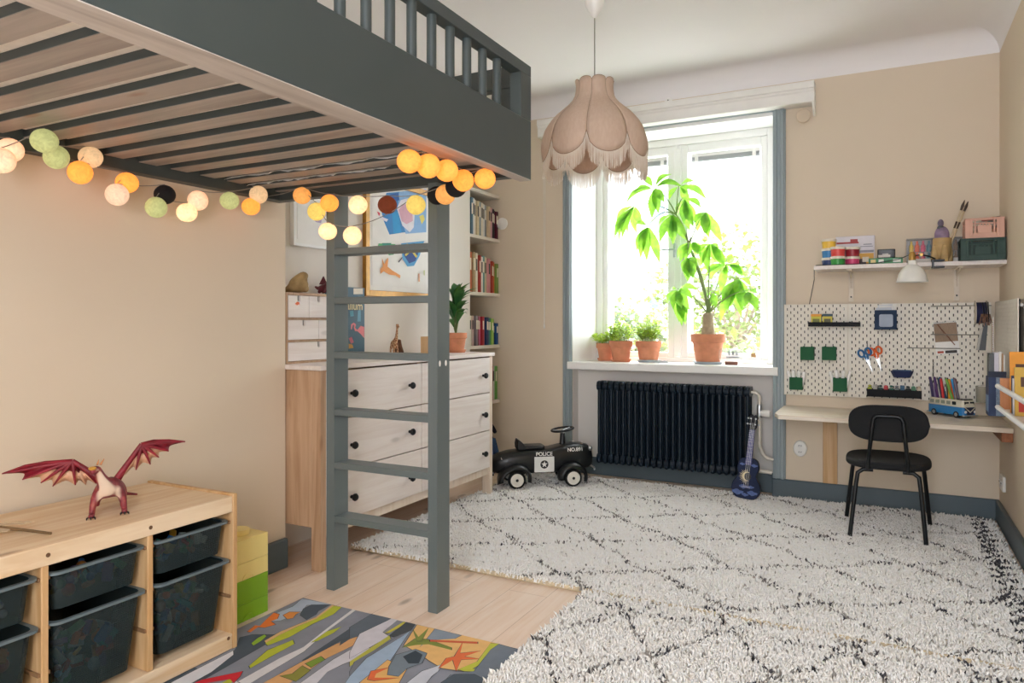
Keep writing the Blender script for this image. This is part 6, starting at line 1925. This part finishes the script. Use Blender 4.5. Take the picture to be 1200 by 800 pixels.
for k in range(3):
    a = 2 * PI * k / 3 + .5
    mb.tube([tuple(Rm @ Vector((0, 0, -.002))), tuple(Rm @ Vector((.071 * math.cos(a), .071 * math.sin(a), .005)))], .005, 8)
mb.lathe([(0, -.02), (.014, -.02), (.018, 0), (.012, .006), (0, .008)], 16, M=Rm).build('wheel_spokes', M['steel'], car)
mb = MB()
for s_ in (-1, 1):
    mb = MB().rbox(-.066, .066, s_ * .1025 - .002, s_ * .1025 + .002, .098, .198, .004, axis='y')
    p_ = mb.build('door_panel', mat('door_white', '#e4e4e0', .4) if s_ < 0 else bpy.data.materials['door_white'], car)
    MB().lathe([(0, 0), (.027, 0), (.027, .0012), (0, .0012)], 28, M=Matrix.Translation((0, s_ * .1043, .148)) @ Matrix.Rotation(R(90 * (1 if s_ < 0 else -1)), 4, 'X')).build('badge', M['black'], p_)
    star = []
    for k in range(10):
        a = R(90 + 36 * k)
        r = .022 if k % 2 == 0 else .0088
        star.append((r * math.cos(a), .148 + r * math.sin(a)))
    MB().prism(star, s_ * .1055 - .0005, s_ * .1055 + .0005, 'y').build('star', M['paper'], p_)
    rz = 0 if s_ < 0 else 180
    text('lettering', 'POLICE', .034, M['paper'], car, (-.0, s_ * .1012, .2145), (R(84), 0, R(rz)), .0008)
    text('number', 'NO.891', .034, M['paper'], car, (.212, s_ * .0935, .236), (R(76), 0, R(rz + (7 if s_ < 0 else -7))), .0008)
    MB().prism([(-.012, -.008), (.012, -.008), (.012, .008), (-.012, .008)], -.0008, .0008, 'z', M=Matrix.Translation((-.27, s_ * .078, .192)) @ Matrix.Rotation(R(-50 * s_), 4, 'X')).build('tail_reflector', M['paper'], car)
for s_ in (-1, 1):
    MB().ball((.325, s_ * .055, .235), (.016, .018, .018), 14, 10).build('headlamp', M['steel'], car)
MB().tube([(.345, -.09, .10), (.36, -.04, .10), (.36, .04, .10), (.345, .09, .10)], .006, 8).build('bumper', M['steel'], car)
MB().tube([(-.335, -.09, .10), (-.352, -.04, .10), (-.352, .04, .10), (-.335, .09, .10)], .006, 8).build('bumper', M['steel'], car)

# ------------------------------------------------------------------ ukulele leaning on the radiator
uk = thing('ukulele', 'small dark blue ukulele with a sun rosette leaning on the radiator', 'ukulele', (-.765, 4.53, .024), rot=(R(-9), R(5), 0))
def smooth_outline(pts, n=8):
    out = []
    m_ = len(pts)
    for i in range(m_):
        p0, p1, p2, p3 = (Vector(pts[(i + k - 1) % m_]) for k in range(4))
        for j in range(n):
            t = j / n
            out.append(tuple(.5 * (2 * p1 + (p2 - p0) * t + (2 * p0 - 5 * p1 + 4 * p2 - p3) * t * t + (3 * p1 - p0 - 3 * p2 + p3) * t ** 3)))
    return out
half = [(0, 0), (.055, .006), (.082, .045), (.080, .088), (.056, .128), (.052, .148), (.062, .19), (.05, .232), (.018, .248)]
outl = smooth_outline(half + [(-x, z) for x, z in half[:0:-1]])
um = mat('ukulele_night', '#1e2947', .6, var=.25, scale=18, spec=.2)
ud = mat('ukulele_side', '#0b0d18', .5, spec=.3)
MB().prism(outl, -.028, .028, 'y', 0, None, 1).build('body', [um, ud], uk, bevel=.003, smooth=50)
mb = MB()
for (cx_, cz_, w_) in ((-.045, .035, .034), (.04, .04, .030), (-.015, .072, .026), (.03, .075, .018), (.035, .205, .02), (-.035, .205, .016), (0, .025, .02)):
    blob = [(cx_ + w_ * (1 + .18 * math.sin(k * 2.1)) * math.cos(2 * PI * k / 16), cz_ + w_ * .42 * (1 + .3 * math.sin(k * 1.7)) * math.sin(2 * PI * k / 16)) for k in range(16)]
    mb.prism(blob, -.0295, -.028, 'y')
mb.build('cloud_print', mat('cloud_blue', '#4f659c', .6, var=.15, scale=60), uk)
mb = MB()
for k in range(14):
    a = R(95 + k * 13.2)
    c_, s_ = math.cos(a), math.sin(a)
    r0, r1 = .030, .050 if k % 2 else .044
    mb.prism([(r0 * c_ - .002 * s_, .135 + r0 * s_ + .002 * c_), (r1 * c_, .135 + r1 * s_), (r0 * c_ + .002 * s_, .135 + r0 * s_ - .002 * c_)], -.0300, -.0285, 'y')
moon = [(.028 * math.cos(R(a)), .135 + .028 * math.sin(R(a))) for a in range(70, 291, 10)] + [(.006 + .022 * math.cos(R(a)), .135 + .0235 * math.sin(R(a))) for a in range(280, 79, -10)]
mb.prism(moon, -.0302, -.0285, 'y')
mb.build('sun_rosette', mat('rosette_cream', '#e2d4ae', .5), uk)
MB().lathe([(0, 0), (.021, 0), (.021, .0018), (0, .0018)], 28, M=Matrix.Translation((.003, -.028, .135)) @ Matrix.Rotation(R(90), 4, 'X')).build('sound_hole', M['black'], uk)
MB().box(-.026, .026, -.033, -.028, .066, .076).build('bridge', mat('bridge_lilac', '#8088b0', .4), uk, bevel=.001)
nk = MB().prism([(-.019, .205), (.019, .205), (.015, .42), (-.015, .42)], -.036, -.012, 'y').build('neck', mat('neck_violet', '#43447e', .35, var=.2, scale=40), uk, bevel=.003)
mb = MB()
for k in range(11):
    z = .225 + .185 * (1 - .5 ** (k / 6)) / (1 - .5 ** (10 / 6))
    mb.box(-.017, .017, -.0372, -.036, z - .0007, z + .0007)
mb.build('frets', M['steel'], nk)
MB().prism([(-.015, .418), (.015, .418), (.024, .435), (.024, .50), (.010, .512), (0, .504), (-.010, .512), (-.024, .50), (-.024, .435)], -.030, -.014, 'y').build('headstock', ud, uk, bevel=.002)
for s_ in (-1, 1):
    for z in (.452, .486):
        MB().lathe([(0, 0), (.0045, 0), (.0045, .012), (0, .012)], 12, M=Matrix.Translation((s_ * .014, -.030, z)) @ Matrix.Rotation(R(90), 4, 'X')).ball((s_ * .032, -.022, z), (.008, .004, .006), 10, 8).tube([(s_ * .022, -.022, z), (s_ * .030, -.022, z)], .002, 6).build('tuner', M['steel'], uk)
mb = MB()
for k in range(4):
    x = -.0105 + .007 * k
    mb.tube([(x * 1.2, -.0345, .072), (x, -.0385, .42), (x * 1.2, -.033, .46 if k in (1, 2) else .485)], .0006, 4)
mb.build('strings', M['paper'], uk)

# ------------------------------------------------------------------ play mat with a printed landscape
mats_, idx = [mat('mat_rock', '#868a96', .75, var=.14, scale=9)], {}
MX0, MX1, MY0, MY1 = -2.057, -1.045, .55, 2.142
mb = MB().box(MX0, MX1, MY0, MY1, 0, .003)
def wavy(xs, ys, seed):
    rn = random.Random(seed)
    return [(x + rn.uniform(-.018, .018), y) for x, y in zip(xs, ys)]
BANDS = [('#dadbe2', -2.05, -1.95), ('#46525f', -1.95, -1.86), ('#b7bf34', -1.80, -1.765), ('#d9d7da', -1.745, -1.70), ('#d6a46e', -1.67, -1.585), ('#cccbd4', -1.585, -1.53), ('#b9b84a', -1.53, -1.505), ('#9db3cc', -1.49, -1.425), ('#dfae68', -1.42, -1.315), ('#c3c7d4', -1.315, -1.24), ('#72808d', -1.24, -1.17), ('#45525e', -1.17, -1.06)]
def matpoly(c, pl, z):
    if c not in idx:
        idx[c] = len(mats_)
        mats_.append(mat('mat_print_' + c.lstrip('#'), c, .75, var=.05, scale=30))
    pl = [(min(MX1 - .001, max(MX0 + .001, x)), min(MY1 - .001, max(MY0 + .001, y))) for x, y in pl]
    ar = sum(a[0] * b_[1] - b_[0] * a[1] for a, b_ in zip(pl, pl[1:] + pl[:1]))
    pl = pl if ar > 0 else pl[::-1]
    mb.add([(x, y, z) for x, y in pl], [tuple(range(len(pl)))], idx[c])
for k, (c_, xa, xb) in enumerate(BANDS):
    ys = [.56, .75, .95, 1.15, 1.35, 1.55]
    pl = wavy([xa] * 6, ys, k) + wavy([xb] * 6, ys, 50 + k)[::-1]
    matpoly(c_, pl, .0031 + k * .00001)
z = .0033
for c_, pl in MAT_A + MAT_B:
    # a thin dark ink outline under every printed shape
    cx_, cy_ = sum(p[0] for p in pl) / len(pl), sum(p[1] for p in pl) / len(pl)
    grown = []
    for x, y in pl:
        d_ = math.hypot(x - cx_, y - cy_) + 1e-6
        grown.append((x + (x - cx_) / d_ * .0028, y + (y - cy_) / d_ * .0028))
    matpoly('#3a3f46', grown, z)
    matpoly(c_, pl, z + .00002)
    z += .00006
o = mb.build('play_mat', mats_, at=(-1.55, 1.35, 0), smooth=0)
tag(o, 'printed play mat with grey rocks, river and orange plants by the ladder', 'play mat')

# ------------------------------------------------------------------ shaggy rugs
def rug_mats(prefix):
    out = []
    for nm, c1, c2 in (('wool', '#f8f5f0', '#ffffff'), ('grey', '#8f8b87', '#b4afa9'), ('dark', '#3c3c42', '#605f64'), ('tan', '#c9b694', '#d8c9ac')):
        m, nt, b = new_mat(prefix + nm)
        v = coords(nt)
        nt.links.new(ramp(nt, noise(nt, v, 38, 2, .7), [(.3, hx(c1)), (.7, hx(c2))]), b.inputs['Base Color'])
        b.inputs['Roughness'].default_value = .95
        b.inputs['Specular IOR Level'].default_value = .1
        out.append(m)
    return out
def rug(label, x0, x1, y0, y1, pile, pitch, pattern, seed, side='tan'):
    """woven base plus thousands of leaning yarn tufts in one mesh"""
    rg = np.random.default_rng(seed)
    nx_, ny_ = int((x1 - x0) / pitch), int((y1 - y0) / pitch)
    gx, gy = np.meshgrid(np.arange(nx_), np.arange(ny_))
    X_ = x0 + (gx.ravel() + .5 + rg.uniform(-.45, .45, nx_ * ny_)) * pitch
    Y_ = y0 + (gy.ravel() + .5 + rg.uniform(-.45, .45, nx_ * ny_)) * pitch
    N = len(X_)
    ang = rg.uniform(0, 2 * np.pi, N)
    rad_ = pitch * rg.uniform(.55, .95, N)
    big = .5 + .5 * np.sin(X_ * 31 + 2 * np.sin(Y_ * 17)) * np.sin(Y_ * 27 + X_ * 9)
    h = pile * (.70 + .34 * big + rg.uniform(-.22, .22, N))
    lx, ly = rg.normal(0, pitch * .75, N), rg.normal(-.2 * pitch, pitch * .75, N)
    base = .008
    V = np.zeros((N, 7, 3), np.float32)
    for k in range(3):
        a = ang + k * 2 * np.pi / 3
        V[:, k, 0] = X_ + rad_ * np.cos(a)
        V[:, k, 1] = Y_ + rad_ * np.sin(a)
        V[:, k, 2] = base
        V[:, 3 + k, 0] = X_ + rad_ * .72 * np.cos(a + .5) + lx * .6
        V[:, 3 + k, 1] = Y_ + rad_ * .72 * np.sin(a + .5) + ly * .6
        V[:, 3 + k, 2] = base + h * .66
    V[:, 6, 0] = X_ + lx * 1.2
    V[:, 6, 1] = Y_ + ly * 1.2
    V[:, 6, 2] = base + h
    tri = np.array([[0, 1, 4], [0, 4, 3], [1, 2, 5], [1, 5, 4], [2, 0, 3], [2, 3, 5], [3, 4, 6], [4, 5, 6], [5, 3, 6]], np.int32)
    F_ = (tri[None] + (np.arange(N) * 7)[:, None, None]).reshape(-1, 3)
    mi = pattern(X_, Y_, rg)
    MI = np.repeat(mi, 9)
    # base slab
    sv = np.array([[x, y, z] for z in (.001, .010) for y in (y0, y1) for x in (x0, x1)], np.float32)
    sf = np.array([(0, 2, 3), (0, 3, 1), (4, 5, 7), (4, 7, 6), (0, 1, 5), (0, 5, 4), (2, 6, 7), (2, 7, 3), (0, 4, 6), (0, 6, 2), (1, 3, 7), (1, 7, 5)], np.int32) + N * 7
    VV = np.concatenate([V.reshape(-1, 3), sv])
    FF = np.concatenate([F_, sf])
    MI = np.concatenate([MI, np.full(12, 3)]).astype(np.int32)
    c_ = np.array([(x0 + x1) / 2, (y0 + y1) / 2, 0], np.float32)
    VV -= c_
    me = bpy.data.meshes.new('shaggy_rug')
    me.vertices.add(len(VV))
    me.vertices.foreach_set('co', VV.ravel())
    me.loops.add(len(FF) * 3)
    me.loops.foreach_set('vertex_index', FF.ravel())
    me.polygons.add(len(FF))
    me.polygons.foreach_set('loop_start', np.arange(len(FF), dtype=np.int32) * 3)
    me.polygons.foreach_set('loop_total', np.full(len(FF), 3, np.int32))
    for m in rug_mats('rug_%d_' % seed):
        me.materials.append(m)
    me.polygons.foreach_set('material_index', MI)
    me.polygons.foreach_set('use_smooth', np.ones(len(FF), bool))
    me.update(calc_edges=True)
    me.validate()
    o = bpy.data.objects.new('shaggy_rug', me)
    COL.objects.link(o)
    o.location = tuple(float(q) for q in c_)
    tag(o, label, 'rug')
    return o
def dist_fam(v, period, off):
    q = (v - off) / period
    return np.abs(q - np.round(q)) * period
def pat_a(x, y, rg):
    wob = .018 * np.sin(x * 14 + y * 5) + .012 * np.sin(y * 31)
    d1 = dist_fam(y + .76 * x + wob, .455, 1.885) / math.hypot(1, .76)
    d2 = dist_fam(y - .63 * x + wob, .505, 3.60) / math.hypot(1, .63)
    d = np.minimum(d1, d2)
    mi = np.where((d < .011 + .004 * rg.random(len(x))) & (rg.random(len(x)) < .44), np.where(rg.random(len(x)) < .45, 2, 1), 0)
    mi = np.where((mi == 0) & (rg.random(len(x)) < .018), 1, mi)
    zig = np.abs(((y / .088) % 1.0) - .5) * 2
    e = .405 + .045 * zig
    band = (x > .395) & (np.abs(x - (.400 + .07 * zig)) < .020)
    mi = np.where(band & (rg.random(len(x)) < .85), 2, mi)
    return mi
def pat_b(x, y, rg):
    wob = .02 * np.sin(x * 13 + y * 7) + .012 * np.sin(y * 37)
    d1 = dist_fam(y + 1.55 * x + wob, .60, 1.22) / math.hypot(1, 1.55)
    d2 = dist_fam(y - 1.55 * x + wob, .56, 3.88) / math.hypot(1, 1.55)
    d = np.minimum(np.minimum(d1, d2), np.abs(y - 2.60 + wob))
    mi = np.where((d < .011) & (rg.random(len(x)) < .46), np.where(rg.random(len(x)) < .5, 2, 1), 0)
    return np.where((mi == 0) & (rg.random(len(x)) < .02), 1, mi)
ra = rug('large cream shaggy rug with dark diamond lines under the chair and toy car', -2.30, .522, 2.712, 4.70, .023, .0088, pat_a, 21)
mb = MB()
for k in range(2):
    pts = [(-2.30 + .01 * i, 2.720 + .002 * math.sin(i * 1.3 + k * 2), .007 + .005 * k) for i in range(0, 283, 2)]
    mb.tube(pts, .008, 8)
mb.build('edge_binding', mat('binding_tan', '#cfc0a4', .95, var=.25, scale=90, bmp=.5, bscale=200), ra, world=True)
rug('cream shaggy rug with dark lines in the foreground next to the play mat', -1.075, .522, .55, 2.700, .024, .0092, pat_b, 22)

# ------------------------------------------------------------------ outside the window
struct(MB().box(-40, 30, 5.6, 60, -6.2, -6).build('ground', mat('street_paving', '#dcd9d4', .95, var=.3, scale=.6), smooth=0))
ap = thing('apartment_building', 'pale apartment house across the street behind the trees', 'building', (-9.0, 27, -6))
M['plaster'] = mat('plaster_pale', '#b4b2ae', .9, var=.03, scale=1)
MB().box(-16, 4, 26, 34, -6, 6.5).build('facade', M['plaster'], ap, world=True, smooth=0)
MB().prism([(25.6, 6.5), (34.4, 6.5), (30, 9)], -16.4, 4.4, 'x').build('roof', mat('roof_grey', '#a8a4a0', .8), ap, world=True, smooth=0)
pane = mat('far_pane', '#5a6a7c', .15)
for zf in (-4.6, -1.6, 1.6, 4.4):
    for k in range(8):
        x = -15 + k * 2.4
        f_ = MB().box(x - .05, x + 1.25, 25.93, 26.0, zf - .05, zf + 1.45).build('window', M['frame'], ap, world=True, smooth=0)
        MB().box(x, x + .57, 25.90, 25.93, zf, zf + 1.4).box(x + .63, x + 1.2, 25.90, 25.93, zf, zf + 1.4).build('pane', pane, f_, world=True, smooth=0)
for k in range(3):
    x = -14.6 + k * 4.8
    b_ = MB().box(x, x + 2.2, 24.9, 26, .95, 1.1).build('balcony', M['plaster'], ap, world=True, smooth=0)
    MB().box(x, x + 2.2, 24.9, 24.95, 1.1, 2.0).build('railing', mat('railing_grey', '#c4c8cc', .6) if k == 0 else bpy.data.materials['railing_grey'], b_, world=True, smooth=0)
TR = [(-2.6, 14.5, 2.9, 1.7, 'slender pale green tree seen through the right casement', '#3f5228', '#5f6f38', 0),
      (-5.9, 17.5, 1.7, 1.9, 'rounded yellow green tree seen through the left casement', '#5c5e28', '#7c7238', 1),
      (-2.3, 10.0, .95, 1.5, 'low leafy bush just below the right casement', '#31471f', '#4c6030', 2),
      (-4.7, 12.3, 1.5, 1.35, 'grey green bush at the foot of the left casement', '#34483a', '#4e6250', 3)]
for (x, y, ztop, rr_, lab, c1, c2, sd) in TR:
    t = thing('street_tree', lab, 'tree', (x, y, -6), group='trees outside the window')
    rn = random.Random(sd + 40)
    f = MB()
    cz = ztop - rr_ * .9 + 6
    for k in range(2600):
        while True:
            p = Vector((rn.uniform(-1, 1), rn.uniform(-1, 1), rn.uniform(-1, 1)))
            if .25 < p.length < 1:
                break
        p = Vector((p.x * rr_, p.y * rr_ * .8, cz + p.z * rr_ * .95))
        p.x += .25 * math.sin(p.z * 3)
        d_ = Vector((rn.uniform(-1, 1), rn.uniform(-1, 1), rn.uniform(-.7, .5))).normalized()
        f.leaf(p, p + d_ * rn.uniform(.12, .22), .06, .1, 2)
    f.build('crown', leafmat('tree_leaf_%d' % sd, c1, c2, .4, 3), t, smooth=60)
    mb = MB().tube([(0, 0, 0), (.05, 0, cz * .5), (0, 0, cz)], [.16, .12, .06], 10)
    for k in range(6):
        a = 2 * PI * k / 6
        mb.tube([(0, 0, cz - rr_ * .5), (rr_ * .5 * math.cos(a), rr_ * .4 * math.sin(a), cz + rr_ * .3)], [.05, .015], 6)
    mb.build('trunk', mat('tree_bark_%d' % sd, '#7a6a58', .9, var=.2), t)

# ------------------------------------------------------------------ light: an overcast sky through the window and the added fill window
w = bpy.data.worlds.new('overcast')
scene.world = w
w.use_nodes = True
nt = w.node_tree
bg = nt.nodes['Background']
tc = nt.nodes.new('ShaderNodeTexCoord')
sp = nt.nodes.new('ShaderNodeSeparateXYZ')
nt.links.new(tc.outputs['Generated'], sp.inputs[0])
nt.links.new(ramp(nt, sp.outputs['Z'], [(.0, (.80, .86, .95, 1)), (.5, (.93, .97, 1.0, 1))]), bg.inputs['Color'])
bg.inputs['Strength'].default_value = SKY
def portal(name, x0, x1, z0, z1, y, rx):
    li = bpy.data.lights.new(name, 'AREA')
    li.shape = 'RECTANGLE'
    li.size, li.size_y = x1 - x0, z1 - z0
    li.cycles.is_portal = True
    o = bpy.data.objects.new(name, li)
    COL.objects.link(o)
    o.location = ((x0 + x1) / 2, y, (z0 + z1) / 2)
    o.rotation_euler = (rx, 0, 0)
portal('window_portal', WX0, WX1, .815, 2.41, 5.26, R(-90))
portal('window_portal', FX0, FX1, FZ0, FZ1, -1.21, R(90))

# ------------------------------------------------------------------ camera
cam = bpy.data.cameras.new('camera')
cam.sensor_width = 36
cam.lens = 840 / 1200 * 36
cam.shift_y = -(400 - 377) / 1200
cam.clip_start = .05
co = bpy.data.objects.new('camera', cam)
COL.objects.link(co)
co.location = (0, 0, 1.1)
co.rotation_euler = (R(90), 0, R(27.6))
scene.camera = co
vs_ = scene.view_settings
scene.display_settings.display_device = 'sRGB'
vs_.view_transform = 'Standard'
vs_.look = 'None'
vs_.exposure = EXPOSURE
vs_.gamma = 1.0
vs_.use_curve_mapping = False
scene.cycles.max_bounces = 10
scene.cycles.diffuse_bounces = 6
scene.cycles.transparent_max_bounces = 16
scene.cycles.sample_clamp_indirect = 8
